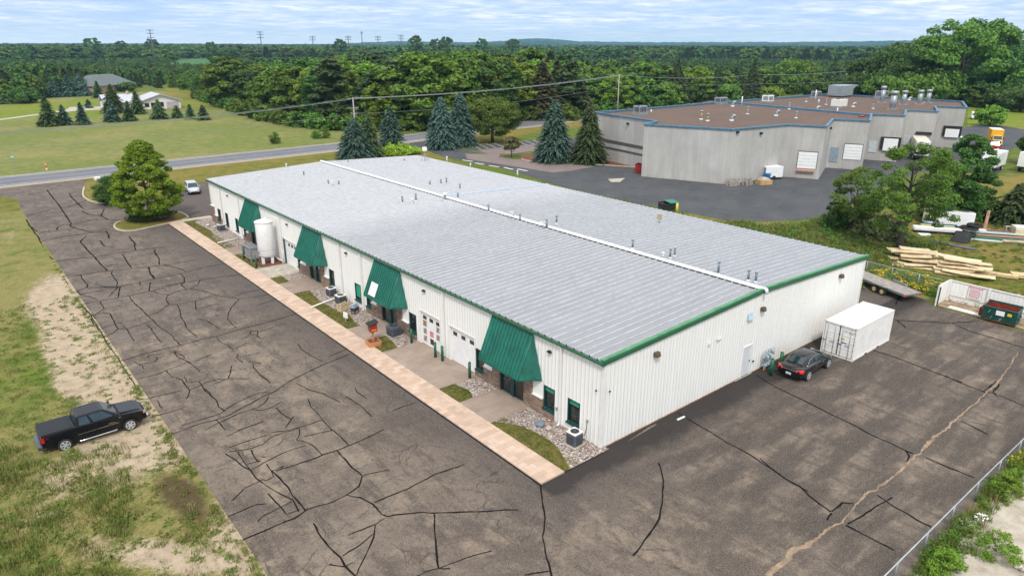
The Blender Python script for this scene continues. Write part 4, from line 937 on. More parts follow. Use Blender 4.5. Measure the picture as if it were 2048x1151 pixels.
MB().tube([(0, 0, 0), (0, 0, 1.5)], .04, 6).build('mast', GALV, t); MB().box(-.28, .28, -.28, .28, 1.45, 2.0).build('box', OFFW, t, bevel=.06)
for a in (0, 2.1, 4.2): MB().tube([(0, 0, 1.2), (.7*math.cos(a), .7*math.sin(a), 0)], .025, 5).build('leg', GALV, t)

# ============================================================ CONCRETE FACTORY BEHIND
fac = thing('concrete_factory', 'flat-roofed grey precast concrete factory with blue coping and a stepped row of loading docks', 'factory', (0, 0, 0))
ZF = 8.9
RO = [(1189.6,224.4),(1314,242.5),(1289,248.5),(1465,258.7),(1575,249),(1652.5,252.8),(1666,238),(1740,241.3),(1743,228),(1809.5,231),(1812.5,220),(1876,223),(1870,212),(1933.6,214.7),(1924.6,202.8),(1658,188),(1453,202.8),(1300,216)]
FO = [G(u, v, ZF).to_2d() for u, v in RO]
# squared up plan
FO = [Vector(p) for p in [(77.2, 75.5), (73.6, 56.4), (67.4, 54.6), (73.0, 40.5), (87.0, 39.2), (89.4, 33.9), (101.8, 39.2), (104.2, 33.9), (117.0, 39.2), (119.2, 34.0), (131.6, 39.0), (133.4, 33.6), (147.0, 39.2), (149.0, 33.6), (166.0, 40.2), (165.6, 72.8), (121.4, 75.2), (93.0, 75.2)]]
FO = [G(u, v, ZF).to_2d() for u, v in RO]
fw = MB(); n = len(FO)
for i in range(n):
    p, q = FO[i], FO[(i+1) % n]; fw.poly([(p.x, p.y, -.3), (q.x, q.y, -.3), (q.x, q.y, ZF), (p.x, p.y, ZF)])
fw.build('wall', PRECAST, fac)
import mathutils
fr = MB(); tri = mathutils.geometry.tessellate_polygon([[Vector((p.x, p.y, 0)) for p in FO]]); fr.v = [(p.x, p.y, ZF-.35) for p in FO]
for t in tri: fr.face(t)
fr.build('roof', ROOFG, fac)
cp = MB()
def coping(mb, p, q, w=.42, z0=ZF-.12, z1=ZF+.10, inn=.12):
    d = (q-p); L = d.length; d.normalize(); c = (p+q)/2; mb.obox((c.x, c.y), math.atan2(d.y, d.x), L+.3, w, z1-z0, z0)
for i in range(n): coping(cp, FO[i].copy(), FO[(i+1) % n].copy(), z0=ZF-.12-.004*(i % 3), z1=ZF+.10+.004*(i % 3))
coping(cp, G(1453, 203, ZF).to_2d(), G(1741, 229, ZF).to_2d(), .5, ZF-.34, ZF+.05)
cp.build('coping', BLUEC, fac)
iw = MB()
for i in range(n):
    p, q = FO[i], FO[(i+1) % n]; d = (q-p).normalized(); nrm = Vector((-d.y, d.x))*-.18
# dark bands on the recessed wall
for z0, z1 in ((3.5, 4.1), (2.3, 2.7)):
    p, q = FO[0], FO[1]; d = (q-p).normalized(); nr = Vector((d.y, -d.x))
    if nr.dot(Vector((CAM[0], CAM[1]))-p) < 0: nr = -nr
    a = p+nr*.04; b = q+nr*.04
    MB().hexa([(p.x, p.y, z0), (q.x, q.y, z0), (b.x, b.y, z0), (a.x, a.y, z0), (p.x, p.y, z1), (q.x, q.y, z1), (b.x, b.y, z1), (a.x, a.y, z1)]).build('window_band', M('band_grey', (.10, .09, .09), .5), fac)
def on_wall(i, t0, t1, z0, z1, out_, mat, name, par=None, bev=0):
    p, q = FO[i], FO[(i+1) % n]; d = (q-p); nr = Vector((d.y, -d.x)).normalized()
    if nr.dot(Vector((CAM[0], CAM[1]))-p) < 0: nr = -nr
    a, b = p.lerp(q, t0), p.lerp(q, t1); c, e = a+nr*out_, b+nr*out_; a, b = a+nr*.004, b+nr*.004
    return MB().hexa([(a.x, a.y, z0), (b.x, b.y, z0), (e.x, e.y, z0), (c.x, c.y, z0), (a.x, a.y, z1), (b.x, b.y, z1), (e.x, e.y, z1), (c.x, c.y, z1)]).build(name, mat, par or fac, bevel=bev)
def wall_t(i, u, v):     # parameter along wall i and height for a pixel
    p, q = FO[i], FO[(i+1) % n]; d = ray(u, v); e = q-p
    # CAM + s d = p + t e (xy)
    A = np.array([[d[0], -e.x], [d[1], -e.y]]); s, t = np.linalg.solve(A, np.array([p.x-CAM[0], p.y-CAM[1]])); return t, CAM[2]+d[2]*s
DOOR_W = M('dock_door_white', (.84, .84, .83), .5, var=.04)
def wall_rect(i, u0, v0, u1, v1, out_, mat, name, par=None, slats=0):
    t0, z1 = wall_t(i, u0, v0); t1, z0 = wall_t(i, u1, v1); o = on_wall(i, min(t0, t1), max(t0, t1), z0, z1, out_, mat, name, par)
    if slats:
        for k in range(1, slats): zz = z0+(z1-z0)*k/slats; on_wall(i, min(t0, t1)+.002, max(t0, t1)-.002, zz-.02, zz+.02, out_+.02, M('door_joint', (.48, .48, .48), .6), 'panel_joint', o)
    return o
def dock(i, u0, v0, u1, v1): wall_rect(i, u0-1.2, v0-2.0, u1+1.2, v1+.5, .06, M('dock_frame_and_shade', (.12, .12, .12), .7), 'door_frame'); wall_rect(i, u0, v0, u1, v1, .10, DOOR_W, 'dock_door', slats=5)  # dark surround, deeper above the door where a lintel shadow is painted in
# wall indices: 2 front, 3 angled, 4 first dock, 6,8,10,12 further docks
dock(4, 1598, 303, 1631, 338)
wall_rect(4, 1593, 339, 1628, 344, .45, WOODO, 'dock_bumper')
dock(6, 1690, 288, 1721, 320)
wall_rect(6, 1662, 294, 1674, 324, .10, M('blue_grey_door', (.25, .32, .38), .5), 'door')
wall_rect(8, 1739, 281, 1751, 305, .10, M('pale_grey_door', (.50, .54, .56), .5), 'door')
wall_rect(8, 1763, 273, 1799, 300, .35, BLACK, 'dock_shelter'); wall_rect(8, 1769, 276, 1793, 302, .42, DOOR_W, 'dock_door')
wall_rect(10, 1808, 270, 1819, 290, .10, M('pale_grey_door', (.50, .54, .56), .5), 'door')
wall_rect(12, 1888, 251, 1921, 273, .35, BLACK, 'dock_shelter'); wall_rect(12, 1892, 257, 1916, 275, .42, DOOR_W, 'dock_door')
wall_rect(10, 1832, 263, 1863, 270, .35, BLACK, 'dock_shelter')
for i, u, v in ((0, 1257, 247), (3, 1521, 266), (4, 1660, 256), (5, 1660, 256), (3, 1474, 264)):
    try:
        t_, z_ = wall_t(i, u, v)
        if 0 < t_ < 1: L_ = (FO[i+1]-FO[i]).length; on_wall(i, t_-.22/L_, t_+.22/L_, z_-.2, z_+.15, .35, BLACK, 'wall_light', bev=.03)
    except Exception: pass
# drain stain, personnel door and steps on the angled wall
wall_rect(3, 1575, 309, 1587, 330, .10, M('worn_door', (.30, .31, .30), .7, var=.4, scale=4), 'door')
# roof units
def FR(u, v): return G(u, v, ZF-.35)
RTU = 'roof units on the concrete factory'
def rtu(u, vb, w, d, h, mat, label, rz=0, louv=True):
    p = FR(u, vb); t = thing('rooftop_unit', label, 'roof unit', p, rz, RTU)
    MB().box(-w/2-.15, w/2+.15, -d/2-.15, d/2+.15, 0, .35).build('curb', GALV, t)
    MB().box(-w/2, w/2, -d/2, d/2, .36, h).build('cabinet', mat, t, bevel=.05)
    if louv:
        for k in range(5): MB().box(-w/2-.03, -w/2-.002, -d/2+.2+k*(d-.5)/5, -d/2+.2+(k+.55)*(d-.5)/5, .6, h-.2).build('louvre', DKGREY, t)
        for k in range(4): MB().box(-w/2+.2+k*(w-.4)/4, -w/2+.2+(k+.6)*(w-.4)/4, -d/2-.03, -d/2-.002, .6, h-.2).build('louvre', DKGREY, t)
    for k in (-.25, .25): MB().cyl(w*k, 0, h, h+.12, min(w, d)*.20, 12).build('fan', DKGREY, t)
    return t
rtu(1280, 229, 2.3, 1.7, 1.7, GALV, 'louvred grey unit at the front left corner of the factory roof')
rtu(1441, 208, 2.8, 1.7, 1.5, GALV, 'grey louvred unit where the blue divider meets the left parapet')
rtu(1535, 205, 2.3, 1.8, 1.7, WHITEP, 'pale boxy unit behind the blue divider by the left parapet')
rtu(1631, 197, 2.0, 1.8, 1.8, GALV, 'grey unit beside a white stack near the far parapet')
rtu(1677, 215, 3.2, 2.2, 1.8, OFFW, 'cream unit in the middle of the rear roof', louv=False)
p = FR(1683, 193); t = thing('air_handler', 'large galvanised air handler with sloping intake hood on the far roof', 'roof unit', p, 0, RTU)
MB().box(-4, 2, -2, 2, .3, 3.0).build('cabinet', GALV, t, bevel=.06); MB().hexa([(2.01, -1.9, 2.0), (3.6, -1.9, 2.6), (3.6, 1.9, 2.6), (2.01, 1.9, 2.0), (2.01, -1.9, 2.95), (5.2, -1.9, 2.9), (5.2, 1.9, 2.9), (2.01, 1.9, 2.95)]).build('intake_hood', GALV, t)
MB().box(-3.6, 3.4, -1.7, 1.7, 0, .29).build('curb', DKGREY, t)
rtu(1762, 196, 3.4, 2.0, 1.8, GALV, 'blue-grey unit between the tall stacks')
for i, (u, vb, vt, lab) in enumerate([(1763, 206, 172, 'leftmost of five tall galvanised stacks, set behind the thickest one'), (1784, 219, 182, 'thickest and nearest of five tall galvanised stacks'), (1806, 210, 181, 'middle one of five tall galvanised stacks'), (1838, 209, 180, 'fourth from the left of five tall galvanised stacks'), (1855, 207, 179, 'rightmost of five tall galvanised stacks')]):
    p = FR(u, vb); h = HT(p, vt)-p.z; t = thing('exhaust_stack', lab, 'exhaust stack', p, 0, 'tall exhaust stacks on the factory roof'); r = .62 if i == 1 else .48
    MB().cyl(0, 0, 0, h*.82, r, 14).build('pipe', GALV, t); MB().cyl(0, 0, h*.82, h, r*1.3, 14, r*1.3).build('head', GALV, t); MB().box(-.85, .85, -.85, .85, 0, .2).build('base', GALV, t)
small = [(1302, 226, 219, 'w', 'tiny white vent by the left parapet'), (1402, 240, 221, 'b', 'brass-coloured left one of two gas vents'), (1415, 243, 227, 'b', 'brass-coloured right one of two gas vents'), (1463, 243, 230, 'g', 'galvanised gooseneck vent nearest the front parapet'),
 (1465, 214, 203, 'g', 'gooseneck vent beside the blue divider'), (1483, 211, 193, 'w', 'tall thin white stack by the blue divider'), (1495, 229, 213, 'm', 'thin mushroom vent in mid roof'), (1552, 233, 221, 'g', 'gooseneck vent in the middle of the front roof'),
 (1592, 237, 222, 'm', 'mushroom vent right of the middle gooseneck'), (1578, 219, 205, 'm', 'thin capped vent on the blue divider'), (1634, 222, 213, 'g', 'white-hooded vent astride the blue divider'), (1630, 201, 180, 'w', 'tall white stack by the grey unit near the far parapet'),
 (1637, 207, 199, 'w', 'short white pipe in front of the white stack'), (1612, 204, 197, 'm', 'small capped vent left of the white stack'), (1706, 215, 206, 'g', 'gooseneck vent right of the cream unit'), (1746, 218, 207, 'm', 'thin vent between the cream unit and the stacks'),
 (1674, 226, 216, 'w', 'small white vent in front of the cream unit'), (1652, 210, 197, 'm', 'thin mushroom vent beside the short white pipe'), (1818, 201, 195, 'g', 'small vent among the tall stacks')]
for u, vb, vt, k, lab in small:
    p = FR(u, vb); h = HT(p, vt)-p.z; t = thing('roof_vent', lab+' on the factory roof', 'roof vent', p, 0, 'small vents on the factory roof')
    if k == 'w': MB().cyl(0, 0, 0, h, .13, 8).build('pipe', PVC, t)
    elif k == 'b': MB().cyl(0, 0, 0, h*.85, .16, 8).build('pipe', M('brass', (.35, .26, .10), .5), t); MB().cyl(0, 0, h*.87, h, .3, 8).build('cap', GALV, t); MB().cyl(0, 0, 0, .25, .35, 8).build('base', CAPW, t)
    elif k == 'm': MB().cyl(0, 0, 0, h*.85, .10, 8).build('pipe', GALV, t); MB().cyl(0, 0, h*.87, h, .3, 8, .1).build('cap', GALV, t); MB().cyl(0, 0, 0, .2, .32, 8).build('base', CAPW, t)
    else: MB().tube([(0, 0, 0), (0, 0, h*.7), (.1, -.08, h*.92), (.35, -.25, h*.95), (.5, -.4, h*.7)], .24, 10).build('pipe', GALV, t); MB().cyl(0, 0, 0, .35, .4, 8).build('base', CAPW, t)
tag(MB().box(-.9, .9, -.3, .3, 0, .25).build('roof_hatch', RED), 'low red hatch lying by the stepped parapet of the factory roof', 'hatch').location = FR(1724, 234)

# ------------------------------------------------------------ things along its foot
def skipbin(name, label, cat, loc, rz, w, d, h, mat, inside, group=None):
    t = thing(name, label, cat, loc, rz, group); m = MB(); m.mat(mat); th = .06
    m.hexa([(-w/2+.1, -d/2+.1, .12), (w/2-.1, -d/2+.1, .12), (w/2-.1, -d/2+.1+th, .12), (-w/2+.1, -d/2+.1+th, .12), (-w/2, -d/2, h), (w/2, -d/2, h), (w/2, -d/2+th, h), (-w/2, -d/2+th, h)])
    m.box(-w/2, w/2, d/2-th, d/2, .12, h+.12); m.box(-w/2, -w/2+th, -d/2+th, d/2-th, .12, h); m.box(w/2-th, w/2, -d/2+th, d/2-th, .12, h); m.build('shell', parent=t)
    MB().box(-w/2+th, w/2-th, -d/2+th, d/2-th, .14, .2).build('floor', inside, t)
    i_ = MB()
    for a in ((-w/2+th+.002, -w/2+th+.01, -d/2+th, d/2-th), (w/2-th-.01, w/2-th-.002, -d/2+th, d/2-th), (-w/2+th, w/2-th, d/2-th-.01, d/2-th-.002), (-w/2+th, w/2-th, -d/2+th+.1, -d/2+th+.108)): i_.box(*a, .2, h-.05)
    i_.build('lining', inside, t)
    r_ = MB()
    for a in ((-w/2-.04, w/2+.04, -d/2-.05, -d/2), (-w/2-.04, -w/2, -d/2, d/2), (w/2, w/2+.04, -d/2, d/2)): r_.box(*a, h-.09, h)
    r_.build('rim', mat, t)
    for s_ in (-1, 1): MB().box(s_*(w/2+.02)-.08, s_*(w/2+.02)+.08, -d/2+.3, d/2-.3, h*.45, h*.45+.18).build('fork_pocket', mat, t)
    return t

# ============================================================ OBJECTS ROUND THE MAIN BUILDING
def bollard(x, y, label, h=1.15, r=.10, band=False):
    t = thing('bollard', label, 'bollard', (x, y, ZB-.02), 0, 'green bollards'); MB().cyl(0, 0, 0, h, r, 12).build('post', POSTG, t); MB().cyl(0, 0, h, h+.07, r, 12, r*.45).build('cap', POSTG, t); return t
bollard(-.62, 19.3, 'green bollard in the gravel left of the postered garage door'); bollard(-.62, 16.0, 'green bollard left one of the pair between the two near garage doors')
bollard(-.58, 15.15, 'green bollard right one of the pair between the two near garage doors'); bollard(-.62, 11.75, 'green bollard right of the nearest garage door')
bollard(-2.75, 49.6, 'green bollard left of the grey cage in front of the white tank', 1.2); bollard(-2.9, 45.6, 'green bollard in front of the white tank, right of the grey cage', 1.2)
bollard(15.95, -1.15, 'green bollard in front of the gas meters', 1.25, .12).location.z = .01; bollard(17.45, -1.0, 'green bollard between the gas meters and the black sedan', 1.25, .12).location.z = .01

AC = 'air conditioning condensers along the front'
def condenser(loc, w, h, label, mat=ACGREY, top=OFFW, octo=True, panel=False):
    t = thing('air_conditioner', label, 'air conditioner', loc, R(3), AC)
    MB().box(-w/2-.08, w/2+.08, -w/2-.08, w/2+.08, 0, .06).build('pad', CONC, t)
    MB().box(-w/2, w/2, -w/2, w/2, .07, h-.06).build('cabinet', mat, t, bevel=.07 if octo else .03)
    MB().box(-w/2-.01, w/2+.01, -w/2-.01, w/2+.01, h-.055, h).build('top', top, t, bevel=.05 if octo else .02)
    m = MB(); m.cyl(0, 0, h+.002, h+.02, w*.36, 20); g = m.build('fan_guard', DKGREY, t)
    MB().cyl(0, 0, h+.021, h+.04, w*.10, 10).build('hub', mat, g)
    l_ = MB()
    for k in range(8):
        zz = .16+k*(h-.32)/8
        for s_ in (-1, 1): l_.box(-w/2+.09, w/2-.09, s_*w/2-.006 if s_ < 0 else w/2, s_*w/2 if s_ < 0 else w/2+.006, zz, zz+.035); l_.box(s_*w/2-.006 if s_ < 0 else w/2, s_*w/2 if s_ < 0 else w/2+.006, -w/2+.09, w/2-.09, zz, zz+.035)
    l_.build('louvre', DKGREY, t)
    if panel: MB().box(w/2+.007, w/2+.03, -.12, w/2-.02, .3, h-.05).build('access_panel', OFFW, t)
    MB().tube([(w/2, .1, .25), (w/2+.25, .15, .12), (w/2+.42, .3, .3)], .03, 6).build('refrigerant_line', BLACK, t)
    return t
condenser((-.95, 1.15, ZB), .72, .88, 'round-cornered condenser with cream top in the gravel beside the near corner', panel=True)
condenser((-.95, 21.35, ZB), .88, .86, 'square dark grey condenser with open fan by the second awning entrance', top=ACGREY, octo=False)
condenser((-.98, 30.45, ZB), .80, .84, 'near one of two grey condensers between the second and third awnings')
condenser((-.78, 32.75, ZB), .74, .84, 'far one of two grey condensers, beside the bent drain pipe')
condenser((-.9, 62.6, ZB), .80, .84, 'farthest condenser, in the gravel by the far corner')
# white drain pipes across the lawn
for pts, lab in (([(-.45, 31.85, .18), (-1.3, 31.6, .26), (-3.5, 31.1, .17)], 'long white drain extension lying from the wall to the walk between two condensers'), ([(-.45, 57.65, .18), (-3.1, 57.2, .16)], 'long white drain extension lying over the gravel near the far awning')):
    tag(MB().tube(pts, .075, 8).build('drain_pipe', OFFW), lab, 'drain pipe')
# free library on a planter
t = thing('book_box', 'little red cabinet with sloping black roof on a post', 'little library', (-3.05, 20.85, ZB+.15), R(-8))
MB().box(-.06, .06, -.06, .06, .15, .95).build('post', WOODO, t)
MB().hexa([(-.28, -.30, .98), (.28, -.30, .98), (.28, .30, .98), (-.28, .30, .98), (-.28, -.30, 1.55), (.28, -.30, 1.68), (.28, .30, 1.68), (-.28, .30, 1.55)]).build('cabinet', RED, t, bevel=.012)
MB().hexa([(-.40, -.40, 1.53), (.38, -.40, 1.72), (.38, .40, 1.72), (-.40, .40, 1.53), (-.40, -.40, 1.58), (.38, -.40, 1.77), (.38, .40, 1.77), (-.40, .40, 1.58)]).build('roof', BLACK, t)
MB().box(-.30, -.282, -.20, .20, 1.06, 1.46).build('door', M('library_glass', (.10, .03, .02), .1), t); MB().box(-.2, .2, -.315, -.302, 1.08, 1.2).build('name_board', M('amber_board', (.55, .22, .03), .5), t)
t = thing('planter_box', 'orange timber planter box with green plants at the foot of the red cabinet', 'planter', (-3.05, 20.85, ZB), R(-8))
p_ = MB(); w = .48
for a in ((-w, w, -w, -w+.06), (-w, w, w-.06, w), (-w, -w+.06, -w+.06, w-.06), (w-.06, w, -w+.06, w-.06)): p_.box(*a, 0, .36)
p_.build('box', WOODO, t); MB().box(-w+.061, w-.061, -w+.061, w-.061, .02, .28).build('soil', MULCH, t)
# clutter by the long bed
t = thing('wooden_frame', 'small open timber frame standing in the gravel between the second and third awnings', 'crate', (-1.55, 28.6, ZB), R(20))
m = MB()
for a in (-.45, -.15, .15, .45): m.box(a-.04, a+.04, -.05, .05, 0, .75)
m.box(-.5, .5, -.06, -.051, .1, .2); m.box(-.5, .5, -.06, -.051, .6, .72); m.box(-.5, .5, .30, .36, .6, .7); m.box(-.5, -.44, .05, .3, .1, .2); m.box(.44, .5, .05, .3, .1, .2); m.box(-.49, -.43, .3, .37, 0, .59); m.box(.43, .49, .3, .37, 0, .59); m.build('frame', WOOD, t)
t = thing('grill', 'grey covered grill beside the small timber frame', 'grill', (-1.1, 27.6, ZB), R(25))
MB().box(-.32, .32, -.22, .22, .25, .55).build('body', DKGREY, t, bevel=.04); MB().hexa([(-.34, -.25, .56), (.34, -.25, .56), (.34, .25, .56), (-.34, .25, .56), (-.3, -.1, .85), (.3, -.1, .85), (.3, .2, .85), (-.3, .2, .85)]).build('lid', M('grill_lid', (.36, .42, .50), .3, .3), t, bevel=.03)
for x in (-.28, .28):
    for y in (-.18, .18): MB().box(x-.02, x+.02, y-.02, y+.02, 0, .25).build('leg', DKGREY, t)
t = thing('yard_sign', 'small white sign on a short post in the lawn strip by the second awning', 'sign', (-2.6, 26.3, ZB), R(15)); MB().box(-.03, .03, -.03, .03, 0, .45).build('post', POLE, t); MB().box(-.03, .03, -.25, .25, .35, .85).build('panel', WHITEP, t)
for i, (x, y, s_, lab) in enumerate([(-1.0, 4.0, .32, 'grey-blue boulder'), (-.75, 3.7, .24, 'reddish boulder'), (-.95, 3.35, .22, 'small tan boulder'), (-1.0, 64.6, .35, 'flat grey boulder by the far window'), (-1.4, 66.3, .28, 'pale boulder near the far corner')]):
    m = MB(); rr = random.Random(i); k = 0
    for a in range(6):
        for b in range(4):
            pass
    import bmesh
    bm = bmesh.new(); bmesh.ops.create_icosphere(bm, subdivisions=2, radius=s_)
    for v in bm.verts: v.co *= 1+rr.uniform(-.18, .18); v.co.z *= .6
    me = bpy.data.meshes.new('boulder'); bm.to_mesh(me); bm.free(); me.materials.append([M('boulder_blue', (.16, .20, .24), .8), M('boulder_red', (.30, .19, .15), .8), STONE, STONE, M('boulder_pale', (.5, .46, .42), .8)][i])
    o = ob('boulder', me); o.location = (x, y, ZB+s_*.25); tag(o, lab+' in the gravel bed against the front wall', 'boulder', 'boulders in the gravel beds')
# white storage tank on legs
t = thing('storage_tank', 'tall white cylindrical tank on legs beside the fourth awning', 'tank', (-1.35, 46.45, ZB)); t.scale = (.88, .88, .95)
rr_ = 1.0
m = MB(); m.tube([(0, 0, .75), (0, 0, .95), (0, 0, 4.55), (0, 0, 4.72), (0, 0, 4.80)], [rr_*.82, rr_, rr_, rr_*.93, rr_*.4], 40); m.build('vessel', WHITEP, t)
MB().tube([(0, 0, 1.55), (0, 0, 1.60)], rr_+.008, 40).build('seam_band', M('tank_band', (.42, .46, .48), .5), t)
MB().tube([(0, 0, 4.58), (0, 0, 4.66)], rr_+.05, 40).build('rim', WHITEP, t)
for a in (.4, 1.97, 3.54, 5.11): MB().box(.72*math.cos(a)-.14, .72*math.cos(a)+.14, .72*math.sin(a)-.14, .72*math.sin(a)+.14, 0, .9).build('leg', WHITEP, t)
for x, y in ((.3, .2), (-.3, -.2)): MB().tube([(x, y, 4.7), (x, y, 4.98)], .12, 10).build('valve', WHITEP, t)
m = MB()
for k in range(2): m.box(-rr_-.03, -rr_-.012, -.35+k*.32, -.13+k*.32, 1.18, 1.40)
m.build('data_plate', GALV, t)
MB().tube([(.9, -.6, .5), (1.0, -1.0, .35), (1.2, -1.7, .3), (1.25, -1.8, 1.6)], .06, 8).build('pipework', WHITEP, t)
m = MB(); 
for k in range(5): m.tube([(-.3+.15*k, -.4+.1*k, .12), (-.3+.15*k, -.4+.1*k, .72)], .03, 6)
m.build('valve_pipes', GALV, t)
t = thing('vaporiser_cage', 'grey metal cage of finned pipes in front of the white tank', 'cage', (-2.3, 48.6, ZB))
m = MB()
for x in (-.45, .45):
    for y in (-1.15, 1.15): m.box(x-.05, x+.05, y-.05, y+.05, 0, 1.55)
for z in (.35, 1.5): m.box(-.45, .45, -1.2, -1.1, z, z+.06); m.box(-.45, .45, 1.1, 1.2, z, z+.06); m.box(-.5, -.4, -1.1, 1.1, z, z+.06); m.box(.4, .5, -1.1, 1.1, z, z+.06)
m.build('frame', GALV, t); f_ = MB()
for i in range(9): yy = -1+i*.25; f_.box(-.36, .36, yy-.012, yy+.012, .42, 1.5); f_.box(-.30, -.27, yy-.05, yy+.05, .42, 1.5); f_.box(.27, .3, yy-.05, yy+.05, .42, 1.5)
f_.build('fin', M('fin_metal', (.42, .40, .42), .5, .3), t); MB().tube([(.5, -1.2, .6), (.8, -1.5, .8), (1.0, -1.7, .7)], .06, 8).build('hose', GALV, t)
# gas meters
t = thing('gas_meter', 'bank of grey-blue gas meters with pipes against the gable wall beside the side door', 'gas meters', (16.9, -.3, 0))
m = MB()
for x in (-.62, -.28, .1, .45): m.tube([(x, .1, .2), (x, .1, 1.35), (x+.08, 0, 1.42), (x+.14, -.08, 1.3)], .028, 6)
for z in (.35, .95): m.tube([(-.7, .05, z), (.55, .05, z+.02)], .035, 6)
m.build('pipes', M('gas_pipe', (.34, .40, .42), .5), t)
for x, z in ((-.5, .22), (-.18, .25), (.15, .28), (-.35, .82), (0, .9), (.42, 1.0)):
    o = MB().box(x-.13, x+.13, -.20, .02, z, z+.26).build('meter', M('meter_blue_grey', (.24, .33, .38), .45), t, bevel=.05); MB().box(x-.06, x+.06, -.215, -.202, z+.12, z+.2).build('dial', WHITEP, o)
MB().box(-.62, -.55, -.12, -.05, 0, .25).build('riser', M('yellow_pipe', (.5, .35, .03), .5), t); MB().box(-.45, -.38, -.12, -.05, 0, .25).build('riser', M('yellow_pipe', (.5, .35, .03), .5), t)

# ------------------------------------------------------------ shipping container
t = thing('shipping_container', 'twenty foot white shipping container with locked double doors beside the gable wall', 'shipping container', (22.5, -3.76, 0))
CL, CWd, CH = 6.06, 2.44, 2.59
m = MB(); m.mat(CONTW)
for y in (0, CWd-.10):
    for x in (0, CL-.10): m.box(x, x+.10, y, y+.10, .0, CH)
for y in (0, CWd-.10): m.box(.1, CL-.1, y, y+.10, .02, .16); m.box(.1, CL-.1, y, y+.07, CH-.08, CH-.002)
m.box(0, .10, .1, CWd-.1, .02, .18); m.box(0, .10, .1, CWd-.1, CH-.12, CH-.002); m.box(CL-.1, CL, .1, CWd-.1, .02, .16); m.box(CL-.1, CL, .1, CWd-.1, CH-.1, CH-.002); m.build('frame', parent=t)
cf = MB()
for y in (-.012, CWd-.15):
    for x in (-.012, CL-.165):
        for z in (0, CH-.115): cf.box(x, x+.178, y, y+.162, z, z+.12)
cf.build('corner_casting', M('rust_touched_white', (.66, .57, .44), .6, var=.2, scale=6), t)
def corrugated(name, x0, x1, y, depth, out_sign, z0, z1):
    w = MB(); x = x0; P_ = []
    pitch = .278
    k = 0
    while x < x1-.001:
        for dx, dd in ((0, 0), (.07, 0), (.105, depth), (.175, depth), (.21, 0)):
            if x+dx <= x1: P_.append((x+dx, y-out_sign*dd))
        x += pitch
    P_.append((x1, y))
    for a, b in zip(P_, P_[1:]): w.poly([(a[0], a[1], z0), (b[0], b[1], z0), (b[0], b[1], z1), (a[0], a[1], z1)])
    return w.build(name, CONTW, t, fix=False)
corrugated('side_panel', .1, CL-.1, .02, .030, -1, .16, CH-.08); corrugated('side_panel', .1, CL-.1, CWd-.02, .030, 1, .16, CH-.08)
MB().box(.1, CL-.1, .07, CWd-.07, CH-.05, CH-.012).build('roof', CONTW, t); MB().box(.1, CL-.1, .1, CWd-.1, .1, .15).build('floor', WOODG, t); MB().box(CL-.09, CL-.04, .1, CWd-.1, .16, CH-.1).build('end_panel', CONTW, t)
fpk = MB()
for x in (1.9, 3.9): fpk.box(x, x+.36, -.004, -.001, .03, .14)
fpk.build('fork_pocket', BLACK, t)
for k, (y0, y1) in enumerate(((.10, 1.205), (1.235, CWd-.10))):
    d_ = MB(); d_.box(.015, .05, y0+.02, y1-.02, .20, CH-.14)
    for z in (.20, .78, 1.30, 1.80, 2.38): d_.box(-.005, .014, y0+.03, y1-.03, z, z+.05)
    for yy in (y0+.02, y1-.07): d_.box(-.005, .014, yy, yy+.05, .25, CH-.14)
    do = d_.build('door', CONTW, t)
    gk = MB(); gk.box(-.012, -.006, y0+.0, y0+.022, .19, CH-.13); gk.box(-.012, -.006, y1-.022, y1, .19, CH-.13); gk.box(-.012, -.006, y0, y1, CH-.15, CH-.128); gk.box(-.012, -.006, y0, y1, .175, .197); gk.build('gasket', BLACK, do)
    for yy in (y0+.30, y1-.24):
        MB().cyl(-.045, yy, .14, CH-.10, .017, 6).build('lock_rod', GALV, do); MB().box(-.07, -.05, yy-.02, yy+.30, 1.08, 1.12).build('handle', DKGREY, do)
ins = MB(); ins.mat(M('stencil_grey', (.30, .32, .36), .6))
for k, (y, z, w) in enumerate([(.88, 2.18, .20), (.58, 2.18, .10), (.46, 2.18, .10), (.34, 2.18, .16), (.50, 2.08, .24), (.2, 2.16, .05)]):
    for j in range(max(1, int(w/.05))): ins.box(-.012, -.008, y-j*.05-.036, y-j*.05, z-.05, z+.01)
ins.mat(YELLOW); ins.box(-.012, -.008, .82, 1.08, 1.48, 1.58); ins.mat(M('stencil_blue', (.03, .04, .30), .5)); ins.box(-.012, -.008, .62, 1.02, 1.22, 1.27); ins.box(-.012, -.008, .98, 1.12, 1.02, 1.07)
ins.build('marking', parent=t)

# ------------------------------------------------------------ bin enclosure, skip, trailer
E0 = G(1866, 607); 
t = thing('bin_enclosure', 'low three-sided cream panel enclosure for the green skip', 'enclosure', (0, 0, 0))
ex, ey0, ey1 = 42.0, -3.0, -13.5
m = MB(); m.mat(PANEL); m.box(ex, ex+.06, ey1, ey0, .05, 1.95); k = ey0
while k > ey1: m.box(ex-.025, ex-.002, k-.05, k, .1, 1.9); k -= .3
m.build('back_panel', parent=t)
m = MB(); m.mat(PANEL); m.box(39.75, ex-.001, ey0-.03, ey0+.03, .05, 1.95)
for k in range(7): m.box(39.9+k*.3, 39.95+k*.3, ey0-.055, ey0-.032, .1, 1.9)
m.build('side_panel', parent=t)
for y in (ey0-.12, -6.2, -9.4, -12.6): MB().box(ex-.17, ex-.03, y-.08, y+.08, 0, 2.0).build('post', TRIMW, t)
MB().box(39.62, 39.74, ey0-.06, ey0+.06, 0, 1.9).build('post', TRIMW, t); MB().box(39.70, 39.745, ey0-.16, ey0-.07, 0, 1.75).build('jamb', DKTEAL, t)
for z in (.55, 1.86): MB().box(ex-.06, ex-.026, ey1, ey0-.2, z, z+.05).build('rail', GROOVE, t)
